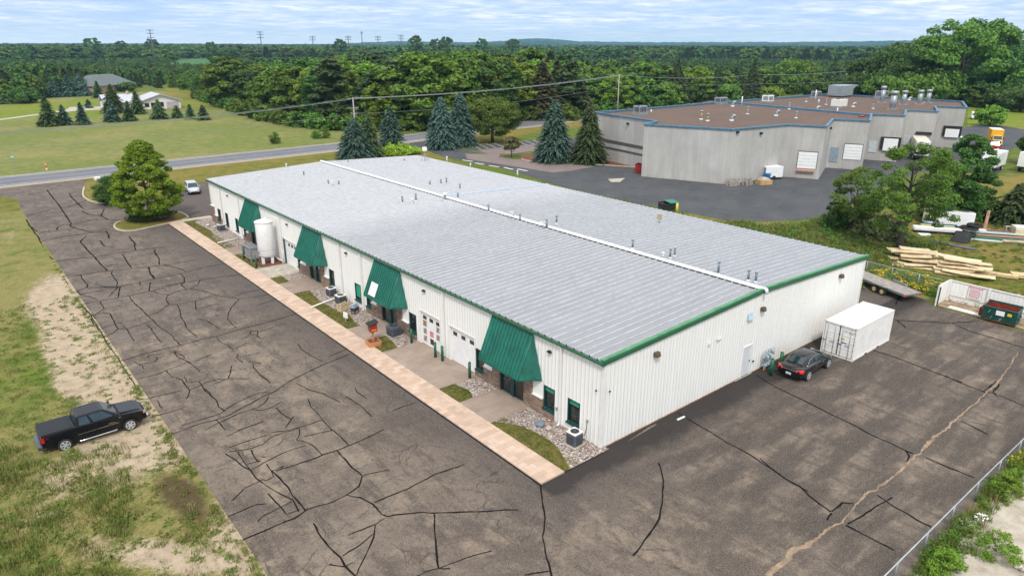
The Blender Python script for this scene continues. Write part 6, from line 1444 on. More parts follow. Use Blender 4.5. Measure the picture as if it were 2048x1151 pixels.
for s_ in (-1, 1):
    m = MB(); n_ = 12
    for cx_ in (1.85, -1.76):
        for i in range(n_):
            a, b = math.pi*i/n_, math.pi*(i+1)/n_; P = lambda q, ra, y: (cx_+ra*math.cos(q), y, .42+ra*math.sin(q))
            y0, y1 = s_*.94, s_*.995
            m.hexa([P(a, .50, y0), P(b, .50, y0), P(b, .50, y1), P(a, .50, y1), P(a, .58, y0), P(b, .58, y0), P(b, .57, y1), P(a, .57, y1)])
        m.build('wheel_arch', CARB, t); m = MB()
    for x in (1.85, -1.76): wheel(t, x, s_*.97, .40, .28, ALLOY, 6, .27)
    MB().tube([(-1.05, s_*.93, .40), (-.95, s_*1.03, .40), (1.05, s_*1.03, .40), (1.15, s_*.93, .42)], .045, 8).build('side_step', CHROME, t)
    MB().box(-1.0, 1.25, s_*.975-.006, s_*.975+.006, .80, .83).build('trim_strip', CHROME, t)
    MB().box(1.08, 1.22, s_*1.02-.09, s_*1.02+.09, 1.28, 1.48).build('mirror', BLACK, t, bevel=.04)
    d_ = MB()
    for x0, x1 in ((.05, .06), (1.20, 1.21), (-.62, -.61)): d_.box(x0, x1, s_*.966-.004, s_*.966+.004, .50, 1.22)
    d_.build('door_gap', BLACK, t)
    for x in (.15, -.50): MB().box(x, x+.18, s_*.985-.015, s_*.985+.015, 1.04, 1.08).build('handle', CARB, t)
    MB().box(-2.905, -2.72, s_*.90-.07, s_*.90+.072, .92, 1.24).build('tail_light', TAIL, t, bevel=.01)
    MB().hexa([(2.66, s_*.80-.16, .86), (2.93, s_*.80-.12, .86), (2.93, s_*.80+.12, .86), (2.66, s_*.80+.168, .86), (2.66, s_*.80-.16, 1.04), (2.87, s_*.80-.12, 1.04), (2.87, s_*.80+.12, 1.04), (2.66, s_*.80+.168, 1.04)]).build('headlight', M('lamp_glass', (.25, .26, .28), .15), t, bevel=.02)
    MB().box(2.70, 2.80, s_*.95, s_*.978, .95, 1.08).build('indicator', AMBER, t)
MB().box(2.88, 2.93, -.62, .62, .76, 1.0).build('grille', M('dark_chrome', (.2, .2, .21), .3, .6), t, bevel=.02); 
MB().hexa([(2.78, -.97, .45), (3.0, -.80, .45), (3.0, .80, .45), (2.78, .97, .45), (2.78, -.97, .70), (3.02, -.80, .70), (3.02, .80, .70), (2.78, .97, .70)]).build('front_bumper', CHROME, t, bevel=.04)
MB().hexa([(-3.10, -.85, .48), (-2.88, -.96, .48), (-2.88, .96, .48), (-3.10, .85, .48), (-3.12, -.85, .72), (-2.88, -.96, .72), (-2.88, .96, .72), (-3.12, .85, .72)]).build('rear_bumper', M('dull_chrome', (.12, .14, .18), .3, .7), t, bevel=.03)
MB().box(-2.925, -2.895, -.78, .78, .78, 1.28).build('tailgate', CARB, t, bevel=.01)
MB().box(-.955, -.94, -.22, .22, 1.78, 1.83).build('brake_light', TAIL, t)
def text(body_, size, loc, rot, mat, parent, name='badge', ext=.002):
    c = bpy.data.curves.new(name, 'FONT'); c.body = body_; c.size = size; c.extrude = ext; c.align_x = 'CENTER'; c.materials.append(mat)
    o = bpy.data.objects.new(name, c); C.objects.link(o); me = bpy.data.meshes.new_from_object(o.evaluated_get(bpy.context.evaluated_depsgraph_get())); bpy.data.objects.remove(o)
    me.materials.clear(); me.materials.append(mat); o = ob(name, me, parent); o.location = loc; o.rotation_euler = rot; return o
text('SIERRA', .13, (.88, -.985, .87), (R(90), 0, 0), CHROME, t); text('Z71', .13, (-2.55, -.972, 1.12), (R(90), 0, 0), TAIL, t)
MB().box(1.30, 1.42, -.985, -.966, 1.12, 1.16).build('badge', CHROME, t)

# ---- sedan: lofted body
def sedan():
    A, B = G(1603, 770), G(1664, 722)
    t = thing('sedan', 'black four-door sedan with bright alloy wheels parked beside the gas meters', 'car', (18.55, -2.15, .01), R(2))
    t.location = (18.62, -2.22, .01)
    secs = []
    for x, w, zb, zm, zs, zt in [(-2.48, .70, .42, .62, .86, .92), (-2.40, .86, .30, .62, .95, 1.02), (-1.9, .93, .26, .62, 1.00, 1.07), (-1.2, .95, .24, .60, .99, 1.08), (0, .955, .24, .60, .96, 1.04), (.9, .95, .24, .58, .93, 1.03), (1.5, .94, .25, .56, .88, .98), (2.1, .90, .27, .52, .78, .86), (2.42, .78, .32, .50, .66, .70), (2.50, .60, .40, .50, .58, .60)]:
        secs.append((x, [(w*.55, zb), (w*.93, zb+.02), (w, zm), (w*.965, zs-.06), (w*.84, zs+.02), (w*.45, zt-.01), (.001, zt)]))
    loft('body', secs, CARS, t, 2)
    cs = []
    for x, w, z in [(-1.95, .72, 1.03), (-1.55, .735, 1.20), (-.95, .69, 1.38), (-.3, .68, 1.445), (.35, .68, 1.43), (.85, .71, 1.30), (1.35, .77, 1.06), (1.5, .78, .99)]:
        cs.append((x, [(w+.10, .90), (w+.085, .96), (w+.02, (z+.96)/2), (w-.06, z-.06), (w-.16, z-.01), (w*.4, z+.018), (.001, z+.022)]))
    loft('cab', cs, CARS, t, 2)
    # glass follows the cab surface
    def glass(name, pts, off=.01):
        m = MB(); m.poly([Vector(p) for p in pts]); q = m.build(name, GLASS_B, t, fix=False); s_ = q.modifiers.new('s', 'SOLIDIFY'); s_.thickness = .012; s_.offset = 0; return q
    glass('rear_window', [(-1.78, -.56, 1.145), (-1.78, .56, 1.145), (-1.06, .50, 1.385), (-1.06, -.50, 1.385)])
    glass('windscreen', [(1.36, -.63, 1.09), (1.36, .63, 1.09), (.68, .55, 1.385), (.68, -.55, 1.385)])
    for s_ in (-1, 1):
        for x0, x1, xt0, xt1 in ((-1.38, -.42, -1.02, -.40), (-.34, .98, -.32, .52)):
            glass('side_window', [(x0, s_*.79, 1.04), (x1, s_*.795, 1.03), (xt1, s_*.655, 1.345), (xt0, s_*.655, 1.335)])
        MB().tube([(-1.5, s_*.80, 1.01), (-.4, s_*.81, 1.01), (1.15, s_*.81, 1.0)], .012, 5).build('window_trim', CHROME, t); MB().tube([(-1.5, s_*.79, 1.02), (-1.05, s_*.68, 1.33), (-.3, s_*.64, 1.385), (.45, s_*.65, 1.375), (1.15, s_*.80, 1.01)], .012, 5).build('window_trim', CHROME, t)
        for x in (1.52, -1.42):
            MB().tube([(x, s_*.62, .36), (x, s_*.952, .36)], .40, 24).build('wheel_arch', BLACK, t); wheel(t, x, s_*.972, .355, .22, ALLOY, 5, .27)
        MB().box(.78, .95, s_*.98-.10, s_*.98+.08, .98, 1.10).build('mirror', CARS, t, bevel=.04)
        for x in (-.38, .62): MB().box(x-.2, x, s_*.965-.012, s_*.965+.012, .83, .86).build('handle', CHROME, t)
        MB().hexa([(-2.49, s_*.72-.24, .76), (-2.30, s_*.78-.22, .76), (-2.14, s_*.88+.045, .76), (-2.40, s_*.82+.03, .76), (-2.46, s_*.72-.24, .93), (-2.28, s_*.78-.22, .95), (-2.12, s_*.87+.035, .95), (-2.38, s_*.81+.02, .93)] if s_ > 0 else
                  [(-2.40, -.85, .76), (-2.14, -.925, .76), (-2.30, -.56, .76), (-2.49, -.48, .76), (-2.38, -.83, .93), (-2.12, -.905, .95), (-2.28, -.56, .95), (-2.46, -.48, .93)]).build('tail_light', M('tail_light_lit', (.85, .02, .02), .2, coat=1), t, bevel=.02)
        MB().box(2.2, 2.40, s_*.66-.14, s_*.66+.14, .64, .74).build('headlight', CHROME, t, bevel=.03)
    MB().box(-2.52, -2.46, -.48, .48, .84, .875).build('boot_trim', CHROME, t, bevel=.01)
    pl = MB().box(-2.53, -2.48, -.17, .17, .50, .64).build('licence_plate', WHITEP, t, bevel=.005); m = MB()
    for k in range(5): m.box(-2.536, -2.532, -.12+k*.05, -.085+k*.05, .53, .60)
    m.build('plate_writing', M('stencil_blue', (.03, .04, .30), .5), pl)
    return t
sedan()
# ---- white small van by the far corner
def minivan():
    t = thing('hatchback', 'boxy white hatchback parked by the far left corner of the warehouse', 'car', (3.35, 89.2, .01), R(-98))
    secs = []
    for x, w, zb, zm, zs, zt in [(-2.02, .78, .35, .6, .9, .95), (-1.95, .84, .28, .6, 1.0, 1.05), (-1, .87, .24, .6, 1.05, 1.08), (.4, .87, .24, .6, 1.02, 1.06), (1.1, .86, .25, .58, .95, 1.03), (1.7, .82, .27, .55, .80, .90), (2.0, .70, .32, .5, .66, .72), (2.08, .55, .4, .5, .58, .6)]:
        secs.append((x, [(w*.55, zb), (w*.95, zb+.02), (w, zm), (w*.98, zs-.05), (w*.88, zs+.02), (w*.45, zt), (.001, zt+.01)]))
    loft('body', secs, SILVER, t, 2)
    cabin(t, SILVER, GLASS_B, -1.98, 1.25, 1.0, -1.85, .45, 1.62, .83, .68, [(.04, .27), (.31, .56), (.60, .90)], bev=.10)
    for s_ in (-1, 1):
        for x in (1.32, -1.28): MB().tube([(x, s_*.55, .34), (x, s_*.868, .34)], .37, 20).build('wheel_arch', BLACK, t); wheel(t, x, s_*.88, .32, .2, GALV, 6, .22)
        MB().box(.85, 1.0, s_*.95-.09, s_*.95+.09, 1.05, 1.18).build('mirror', SILVER, t, bevel=.04); MB().box(1.80, 1.99, s_*.58-.16, s_*.58+.12, .66, .80).build('headlight', CHROME, t, bevel=.04)
    MB().box(2.0, 2.09, -.5, .5, .34, .50).build('grille', BLACK, t, bevel=.02)
minivan()
def boxtruck(name, label, loc, rz, boxmat, cabmat, L=5.2, mark=False, extra=None, writing=True):
    t = thing(name, label, 'truck', loc, rz); MB().box(-L/2-.2, L/2+2.0, -.5, .5, .55, .8).build('chassis', BLACK, t)
    MB().box(-L/2, L/2, -1.2, 1.2, .95, 3.5).build('box', boxmat, t, bevel=.05); MB().box(-L/2+.03, L/2-.03, -1.15, 1.15, 3.501, 3.53).build('box_roof', WHITEP, t)
    cb = MB().hexa([(L/2+.1, -1.05, .6), (L/2+2.1, -.95, .6), (L/2+2.1, .95, .6), (L/2+.1, 1.05, .6), (L/2+.1, -1.05, 1.5), (L/2+2.05, -.9, 1.3), (L/2+2.05, .9, 1.3), (L/2+.1, 1.05, 1.5)]).build('bonnet', cabmat, t, bevel=.08)
    cabin(t, cabmat, GLASS_B, L/2+.08, L/2+1.5, 1.42, L/2+.1, L/2+.95, 2.25, 1.0, .88, [(.2, .85)], win_rear=False)
    for s_ in (-1, 1):
        for x in (L/2+1.2, -L/2+1.1): wheel(t, x, s_*1.08, .42, .3, OFFW, 5, .24)
        MB().box(L/2+.9, L/2+1.1, s_*1.2-.08, s_*1.2+.08, 1.5, 1.9).build('mirror', BLACK, t)
    MB().box(L/2+2.08, L/2+2.16, -.7, .7, .75, 1.15).build('grille', BLACK, t); MB().box(L/2+2.08, L/2+2.25, -1.0, 1.0, .45, .65).build('bumper', cabmat, t)
    return t
t = boxtruck('box_truck', 'white box truck with grey lettering parked nose-left on the grass at the right', (122.8, 18.3, 0), R(181), WHITEP, WHITEP, 6.8)
gl = M('lettering_grey', (.30, .38, .40), .6); dkl = M('lettering_dark', (.02, .08, .09), .6)
m = MB(); m.mat(dkl); m.prism([(1.35, 2.45), (.95, 2.45), (1.15, 3.15)], 'y', 1.205, 1.212); m.mat(gl)
x = .75
for k in range(6): m.box(x-.26, x-.22, 1.205, 1.212, 2.5, 3.05); m.box(x-.22, x-.04, 1.205, 1.212, 2.98, 3.05); m.box(x-.22, x-.06, 1.205, 1.212, 2.5, 2.57) if k % 2 else m.box(x-.04, x, 1.205, 1.212, 2.5, 3.05); x -= .42
for z, a, b in ((2.25, -1.6, 1.5), (2.0, -.9, 1.3), (1.75, -.6, 1.2), (1.5, -.3, 1.1)): m.box(a, b, 1.205, 1.212, z-.04, z+.04 if z > 2.2 else z+.05)
m.build('lettering', parent=t)
boxtruck('box_truck', 'yellow box truck with white roof facing the yard beside the far end of the factory', G(1986, 288), R(206), YELLOW, M('pale_yellow_cab', (.75, .55, .2), .4), 4.6)
t = thing('red_truck', 'red tractor unit with black top parked in front of the yellow truck', 'truck', G(1984, 306), R(206)); MB().box(-1.6, 1.6, -1.1, 1.1, .5, 1.7).build('body', RED, t, bevel=.1); cabin(t, BLACK, GLASS_B, -1.5, 1.0, 1.7, -1.3, .5, 2.5, 1.05, .85, [(.1, .45), (.5, .9)])
for s_ in (-1, 1):
    for x in (-1, 1): wheel(t, x, s_*1.12, .45, .3, OFFW, 5)
    MB().tube([(1.6, s_*.6, 1.1), (1.68, s_*.6, 1.1)], .2, 12).build('headlight', OFFW, t)
t = thing('loader', 'small orange machine with black wheels between the tree and the red truck', 'loader', G(1958, 298), R(200)); MB().box(-1, 1, -.6, .6, .5, 1.5).build('body', ORANGE, t, bevel=.1); MB().box(-.6, .2, -.5, .5, 1.51, 2.2).build('cab', BLACK, t, bevel=.05); MB().box(1.0, 1.9, -.8, .8, .2, .7).build('bucket', ORANGE, t)
for s_ in (-1, 1):
    for x in (-.6, .6): wheel(t, x, s_*.78, .42, .3, BLACK, 5)
t = thing('semi_trailer', 'white box trailer cut by the right edge of the picture', 'trailer', at(2062, 342), R(-8)); MB().box(-3.2, 3.2, -1.2, 1.2, 1.0, 3.6).build('box', WHITEP, t, bevel=.05); MB().box(-3.2, 3.2, -1.0, 1.0, .7, .99).build('chassis', BLACK, t)
for s_ in (-1, 1):
    for x in (-2.2, 2.0): wheel(t, x, s_*1.15, .45, .3, OFFW, 5)
t = thing('semi_trailer', 'white box trailer backed onto the dock between the stepped walls', 'trailer', (128.6, 33.2, 0), R(26))
MB().box(-5, 5, -1.25, 1.25, 1.1, 3.9).build('box', M('trailer_cream', (.70, .66, .56), .5), t, bevel=.05); MB().box(-5.03, -5.002, -1.1, 1.1, 1.2, 3.8).build('end_door', WHITEP, t); MB().box(-4.8, 4.8, -1.0, 1.0, .7, 1.09).build('chassis', BLACK, t)
for s_ in (-1, 1):
    for x in (-3.6, -2.4): wheel(t, x, s_*1.2, .48, .3, OFFW, 5)
t = thing('white_car', 'white van glimpsed behind the far corner of the factory roof', 'van', G(1948, 238), R(200)); MB().box(-2.3, 1.6, -.95, .95, .4, 2.2).build('body', WHITEP, t, bevel=.12); cabin(t, WHITEP, GLASS_B, .4, 2.1, 1.2, .5, 1.3, 2.1, .94, .85, [(.2, .8)], win_rear=False); MB().hexa([(1.5, -.95, .4), (2.6, -.85, .4), (2.6, .85, .4), (1.5, .95, .4), (1.5, -.95, 1.3), (2.5, -.8, 1.1), (2.5, .8, 1.1), (1.5, .95, 1.3)]).build('bonnet', WHITEP, t, bevel=.08)
for s_ in (-1, 1):
    for x in (-1.5, 1.7): wheel(t, x, s_*.97, .35, .25, GALV, 5)
tag(MB().box(-2.2, 2.2, -1.1, 1.1, .1, 1.9).build('white_bin', WHITEP, bevel=.05), 'pale container standing by the last dock at the end of the factory', 'container').location = at(1912, 290)
def parked(label, u, v, rz, mat, big=False):
    t = thing('parked_car', label, 'car', G(u, v), rz); MB().hexa([(-2.2, -.88, .35), (2.2, -.8, .35), (2.2, .8, .35), (-2.2, .88, .35), (-2.15, -.85, .98), (2.0, -.78, .85), (2.0, .78, .85), (-2.15, .85, .98)]).build('body', mat, t, bevel=.12)
    cabin(t, mat, GLASS_B, -1.9, 1.0, .9, -1.4, .3, 1.5 if not big else 1.85, .82, .66, [(.12, .48), (.54, .88)])
    for s_ in (-1, 1):
        for x in (-1.3, 1.35): wheel(t, x, s_*.86, .33, .2, GALV, 5)
parked('white car half hidden by shrubs beyond the left parapet of the factory', 1448, 200, R(20), WHITEP); parked('silver car parked behind the shrubs beyond the factory parapet', 1466, 199, R(20), SILVER); parked('pale van glimpsed under the dark conifers across the road', 1055, 225, R(100), SILVER, True)

# ============================================================ VEGETATION
def unit(v): return v/np.maximum(1e-9, np.linalg.norm(v, axis=-1, keepdims=True))
def leaf_quads(cen, nrm, size, rng, aspect=1.6):
    n = len(cen); t = unit(np.cross(nrm, rng.normal(size=(n, 3)))); b = np.cross(nrm, t); s_ = size[:, None] if np.ndim(size) else size
    t = t*s_*.5*aspect; b = b*s_*.5
    V = np.stack([cen-t, cen+b*.9-t*.1, cen+t, cen-b*.9+t*.1], 1); return V.reshape(-1, 3)
def crown(seed, rad, h, base, nl, leaves, leaf, mat, shape='round', lob=.42, flat=1.0, up=.5):
    """many leaf faces on the shells of scattered lobes; crown from z=base to z=h, radius rad"""
    rng = np.random.default_rng(seed); L = []; H = h-base; lob *= .72; nl = int(nl*1.9)
    prof = {'round': lambda f: (1-abs(2*f-.95)**2.6)**.5 if abs(2*f-.95) < 1 else .15, 'cone': lambda f: min(1, (f/.22)**.5)*(1-max(0, f-.22)/.80)**.56, 'vase': lambda f: .5+.55*f if f < .8 else .94*(1-(f-.8)/.25)**.5, 'flat': lambda f: (1-f*f)**.5}[shape]
    for i in range(nl):
        f = rng.uniform(.02, .97); lim = prof(f); a = i*2.39996+rng.uniform(-.5, .5); r = lob*rad*rng.uniform(.6, 1.2)*(.55+.45*lim)
        rr = max(0, rad*lim*rng.uniform(.88, 1.06)-r*.8)*rng.uniform(.25, 1)**.4
        L.append((np.array([rr*math.cos(a), rr*math.sin(a), base+f*H]), r))
    out_ = []; N = []; tot = sum(r*r for _, r in L)
    for c, r in L:
        k = max(3, int(leaves*r*r/tot)); d = unit(rng.normal(size=(k, 3))); rr2 = r*rng.uniform(.3, 1.1, (k, 1))**.55; o_ = unit(c-np.array([0, 0, base+H*.35]))
        d[:, 2] = np.where(d[:, 2] < -.4, d[:, 2]*.5, d[:, 2])
        out_.append(c+d*rr2*np.array([1, 1, .85])); N.append(unit(d*.55+o_*.35+rng.normal(size=(k, 3))*.75+np.array([0, 0, up*.7])))
    P = np.concatenate(out_); Nn = np.concatenate(N)
    q9 = np.percentile(np.hypot(P[:, 0], P[:, 1]), 97); P[:, :2] *= rad/q9; zt = np.percentile(P[:, 2], 99.8); zb_ = np.percentile(P[:, 2], .5); P[:, 2] = base+(P[:, 2]-zb_)*(h-base)/(zt-zb_)
    V = leaf_quads(P, Nn, leaf*rng.uniform(.5, 1.3, len(P)), rng)
    return mesh_np('crown', V, len(P), mat)
def spruce_crown(seed, rad, h, mat, dens=1.0, leaf=.34, base=.25, ragged=.16, top_dead=0, wide=.8):
    rng = np.random.default_rng(seed); P = []; N = []; Sz = []; z = base
    while z < h*.985:
        f = (z-base)/(h-base); r = rad*(1-f)**wide*(1+rng.uniform(-.05, .05))+.10; nb = max(5, int(2*math.pi*r/.62*dens)+3); a0 = rng.uniform(0, 6.28)
        for b in range(nb):
            a = a0+2*math.pi*b/nb+rng.uniform(-.2, .2); rl = r*(1+rng.uniform(-ragged*1.4, ragged)); n_ = max(2, int(rl/(leaf*.42)))
            for i in range(n_):
                t = (i+.6)/n_
                if t < .30 and r > .9: continue
                rr2 = rl*t; zz = z-.26*rr2*t+.12*math.sin(t*3.1)*rl*.3+rng.uniform(-.05, .05)
                for s_ in ((-1, 1) if t < .85 else (0,)):
                    da = s_*.22*(1-t*.3)*leaf*2.0/max(rr2, .4); P.append((rr2*math.cos(a+da), rr2*math.sin(a+da), zz+rng.uniform(-.06, .06)))
                    N.append((math.cos(a)*.35+rng.normal()*.35, math.sin(a)*.35+rng.normal()*.35, 1)); Sz.append(leaf*rng.uniform(.7, 1.3))
        z += .30*(1-.45*f)+.05
    P = np.array(P); N = unit(np.array(N)); rng2 = np.random.default_rng(seed+1)
    n = len(P); rd = unit(np.stack([P[:, 0], P[:, 1], -.35*np.hypot(P[:, 0], P[:, 1])], 1)+rng2.normal(size=(n, 3))*.25)
    b = unit(np.cross(N, rd)); S2 = np.array(Sz)[:, None]; V = np.stack([P-rd*S2*.7, P+b*S2*.30, P+rd*S2*.75, P-b*S2*.30], 1).reshape(-1, 3)
    return mesh_np('crown', V, n, mat)
def pine_crown(seed, rad, h, mat, leaf=.5, base=.35, clumps=60, per=45):
    rng = np.random.default_rng(seed); P = []; N = []
    for i in range(clumps):
        f = rng.uniform(0, 1); z = h*(base+(1-base)*f); r = rad*(1-f**1.6*.85)*rng.uniform(.3, 1.0); a = rng.uniform(0, 6.28); c = np.array([r*math.cos(a), r*math.sin(a), z])
        d = unit(rng.normal(size=(per, 3))); q = c+d*rng.uniform(.3, 1.0, (per, 1))*np.array([1.0, 1.0, .42])*rad*.30; P.append(q); N.append(unit(d*.5+rng.normal(size=(per, 3))*.4+np.array([0, 0, .8])))
    P = np.concatenate(P); N = np.concatenate(N); return mesh_np('crown', leaf_quads(P, N, leaf*rng.uniform(.5, 1.2, len(P)), rng, 2.4), len(P), mat)
def trunk_mesh(seed, h, r0, r1, limbs, lr, mat, lean=.03, fork=0, zlim=(.35, .85)):
    rng = random.Random(seed); m = MB(); P_ = []; x = y = 0
    for i in range(7):
        P_.append((x, y, h*i/6)); x += rng.uniform(-lean, lean)*h/6*2; y += rng.uniform(-lean, lean)*h/6*2
    m.tube(P_, [r0*1.25]+[r0+(r1-r0)*i/6 for i in range(1, 7)], 10)
    for k in range(limbs):
        f = zlim[0]+(zlim[1]-zlim[0])*k/max(1, limbs-1); i = min(5, int(f*6)); b = Vector(P_[i]).lerp(Vector(P_[i+1]), f*6-i); a = k*2.4+rng.uniform(-.4, .4); L_ = lr*rng.uniform(.6, 1)*(1.1-f*.5)
        q1 = b+Vector((math.cos(a)*L_*.5, math.sin(a)*L_*.5, L_*.35)); q2 = b+Vector((math.cos(a)*L_, math.sin(a)*L_, L_*.85)); m.tube([b, q1, q2], [r0*.42*(1-f*.4), r0*.25*(1-f*.4), .03], 6)
    return m.build('trunk', mat, None, fix=False)
def tree(name, label, cat, p, cr, tr, s=1.0, rz=0, group=None):
    t = thing(name, label, cat, p, rz, group); t.scale = (s, s, s) if not hasattr(s, '__len__') else s
    if isinstance(cr, bpy.types.Mesh): ob('crown', cr, t)
    if tr is not None: tr.parent = t
    return t
# the maple on the island, in its shrub bed
p = at(303, 441); h = HT(p, 283)
tree('maple_tree', 'full bright green maple on the kerbed island in the drive', 'tree', p, crown(31, 4.1, h, .9, 190, 56000, .15, LF_MAPLE, 'cone', .17, .7, .35), trunk_mesh(3, h*.8, .24, .05, 12, 2.8, BARK))
cm = crown(33, 2.7, 1.15, .1, 30, 3600, .22, LF_DARK, 'flat', .36); t = tree('low_shrubs', 'low spreading shrubs round the foot of the maple on the island', 'shrub', at(304, 440, .1), cm, None); t.scale = (1, .62, 1)
p = at(230, 407); h = HT(p, 353); tree('round_shrub', 'dense dark rounded evergreen shrub beside the drive entrance', 'shrub', p, crown(35, 2.35, h, .0, 60, 16000, .15, LF_DARK, 'round', .40), trunk_mesh(4, h*.7, .15, .05, 4, 1.0, BARK)).scale = (1.05, 1.05, 1.0)
# blue spruces
SP_L = 'blue spruces round the lots'
for i, (u, vb, vt, rad, mt, lab, wd) in enumerate([(712, 322, 236, 4.2, LF_SPRUCE, 'blue spruce leftmost behind the warehouse roof', .62), (738, 318, 222, 3.2, LF_SPRG, 'dark green spruce between the two left blue spruces', .75), (784, 306, 214, 3.3, LF_SPRUCE, 'pale blue spruce with reddish tip above the far roof edge', .66),
    (884, 297, 193, 3.9, LF_SPRUCE, 'left blue spruce of the touching pair beside the round tree', .62), (922, 291, 184, 3.7, LF_SPRUCE, 'taller right blue spruce of the touching pair beside the round tree', .62), (1108, 323, 197, 4.1, LF_SPRUCE, 'blue spruce left of the factory corner', .68), (1177, 325, 200, 4.0, LF_SPRG, 'spruce touching the left wall of the factory', .80)]):
    p = at(u, vb); h = HT(p, vt); tree('spruce_tree', lab, 'spruce', p, spruce_crown(50+i, rad, h, mt, 1.0, .42, .15, .24+.03*(i % 3), 0, wd), trunk_mesh(60+i, h*.9, .22, .04, 0, 1, BARKP), 1, 0, SP_L)
p = at(985, 284); h = HT(p, 194); tree('round_tree', 'round-crowned deciduous tree on a short trunk on the lawn by the striped lot', 'tree', p, crown(71, 6.4, h, 1.8, 70, 32000, .23, LF_MID, 'round', .26), trunk_mesh(72, h*.7, .38, .08, 8, 3.4, BARK))
p = at(1023, 315); h = HT(p, 275); tree('small_tree', 'small reddish ornamental tree on the planted island in the factory lot', 'tree', p, crown(73, 2.0, h, 1.6, 16, 1500, .30, mat_leaf('leaf_bronze', (.06, .05, .02), (.15, .14, .05)), 'vase', .36), trunk_mesh(74, h*.7, .12, .04, 6, 1.2, BARK))
for i, (u, v, r_, h_, mt, lab) in enumerate([(795, 312, 3.6, 2.6, LF_BUSH, 'yellow-green bush behind the far roof edge, right of the spruces'), (828, 308, 1.6, 1.4, LF_BUSH, 'small yellow-green bush nearest the far roof corner')]):
    tree('bush', lab, 'bush', at(u, v), crown(80+i, r_, h_, .1, 24, 2400, .30, mt, 'round', .42), None)
for i, (u, vb, vt, lab) in enumerate([(551, 287, 264, 'lone small green tree in the far verge of the road'), (633, 277, 261, 'round bush in the far verge left of a slimmer one'), (651, 276, 252, 'slim young tree in the far verge beside a round bush')]):
    p = at(u, vb); h = HT(p, vt); tree('young_tree', lab, 'young tree', p, crown(90+i, 1.25, h, .1, 14, 2600, .17, LF_MID, 'round', .6), trunk_mesh(95+i, h*.7, .07, .03, 3, .6, BARK))
# trees at the right
def loose(seed, rad, h, base, nl, leaves, leaf, mat, sh='round', lob=.28): return crown(seed, rad, h, base, nl, leaves, leaf, mat, sh, lob, .55, .45)
p = at(1797, 505); h = HT(p, 290)+.0; tree('locust_tree', 'large open-crowned tree with dark forked trunk behind the timber heaps', 'tree', p, loose(101, 5.0, h, 3.0, 34, 28000, .15, LF_MID, 'round', .24), trunk_mesh(102, h*.85, .34, .07, 14, 4.2, M('dark_bark', (.05, .04, .035), .95, var=.4)))
p = at(1700, 470); h = HT(p, 335); tree('locust_tree', 'smaller open tree left of the large one, overhanging the dark lot', 'tree', p, loose(103, 3.0, h, 2.2, 22, 12000, .145, LF_MID, 'round', .29), trunk_mesh(104, h*.8, .2, .05, 10, 3, M('dark_bark', (.05, .04, .035), .95)))
p = at(1672, 462); tree('bush', 'dark leafy bush at the foot of the smaller open tree', 'bush', p, crown(105, 2.0, 3.6, .2, 22, 2600, .28, LF_DARK, 'round', .36), None)
p = at(1760, 478); tree('bush', 'sprawling grey-green brush between the two open trees', 'bush', p, crown(115, 3.2, 3.0, .1, 26, 3600, .28, mat_leaf('leaf_greygreen', (.06, .09, .03), (.15, .19, .07)), 'round', .36), None)
p = at(1906, 446); h = HT(p, 272); tree('dense_tree', 'tall dense dark tree standing between the factory docks and the white truck', 'tree', p, crown(106, 3.8, h, .4, 64, 34000, .20, LF_DARK, 'round', .27), trunk_mesh(107, h*.8, .3, .06, 8, 3, BARK), (1.0, 1.0, 1))
p = at(1872, 440); h = HT(p, 345); tree('dense_tree', 'middling green tree in front of the tall dense dark one', 'tree', p, crown(108, 3.6, h, .4, 40, 12000, .26, LF_MID, 'round', .3), trunk_mesh(109, h*.7, .2, .05, 6, 2, BARK))
p = at(1934, 436); h = HT(p, 372); tree('dense_tree', 'lower dark tree beside the orange post and the hose coils', 'tree', p, crown(118, 3.4, h, .3, 34, 9000, .25, LF_DARK, 'round', .3), trunk_mesh(119, h*.7, .2, .05, 6, 2, BARK))
p = at(2024, 446); h = HT(p, 366); tree('pine_tree', 'dark conifer above the hollow blocks at the right edge', 'pine', p, spruce_crown(110, 3.6, h, LF_PINE, 1.1, .5, .2, .3, 0, .75), trunk_mesh(111, h*.8, .2, .05, 0, 1, BARKP))
p = at(2078, 330); h = HT(p, 262); tree('dense_tree', 'dark tree cut by the right edge beside the white trailer', 'tree', p, crown(112, 4.2, h, .8, 30, 4500, .42, LF_DARK, 'round', .34), trunk_mesh(113, h*.7, .2, .05, 6, 2, BARK))
p = at(1980, 252); h = HT(p, 211); tree('young_tree', 'lone small bright tree on the meadow beyond the factory', 'young tree', p, crown(114, 4.0, h, .6, 26, 2600, .55, LF_BRIGHT, 'round', .36), trunk_mesh(116, h*.6, .2, .05, 5, 2, BARK))
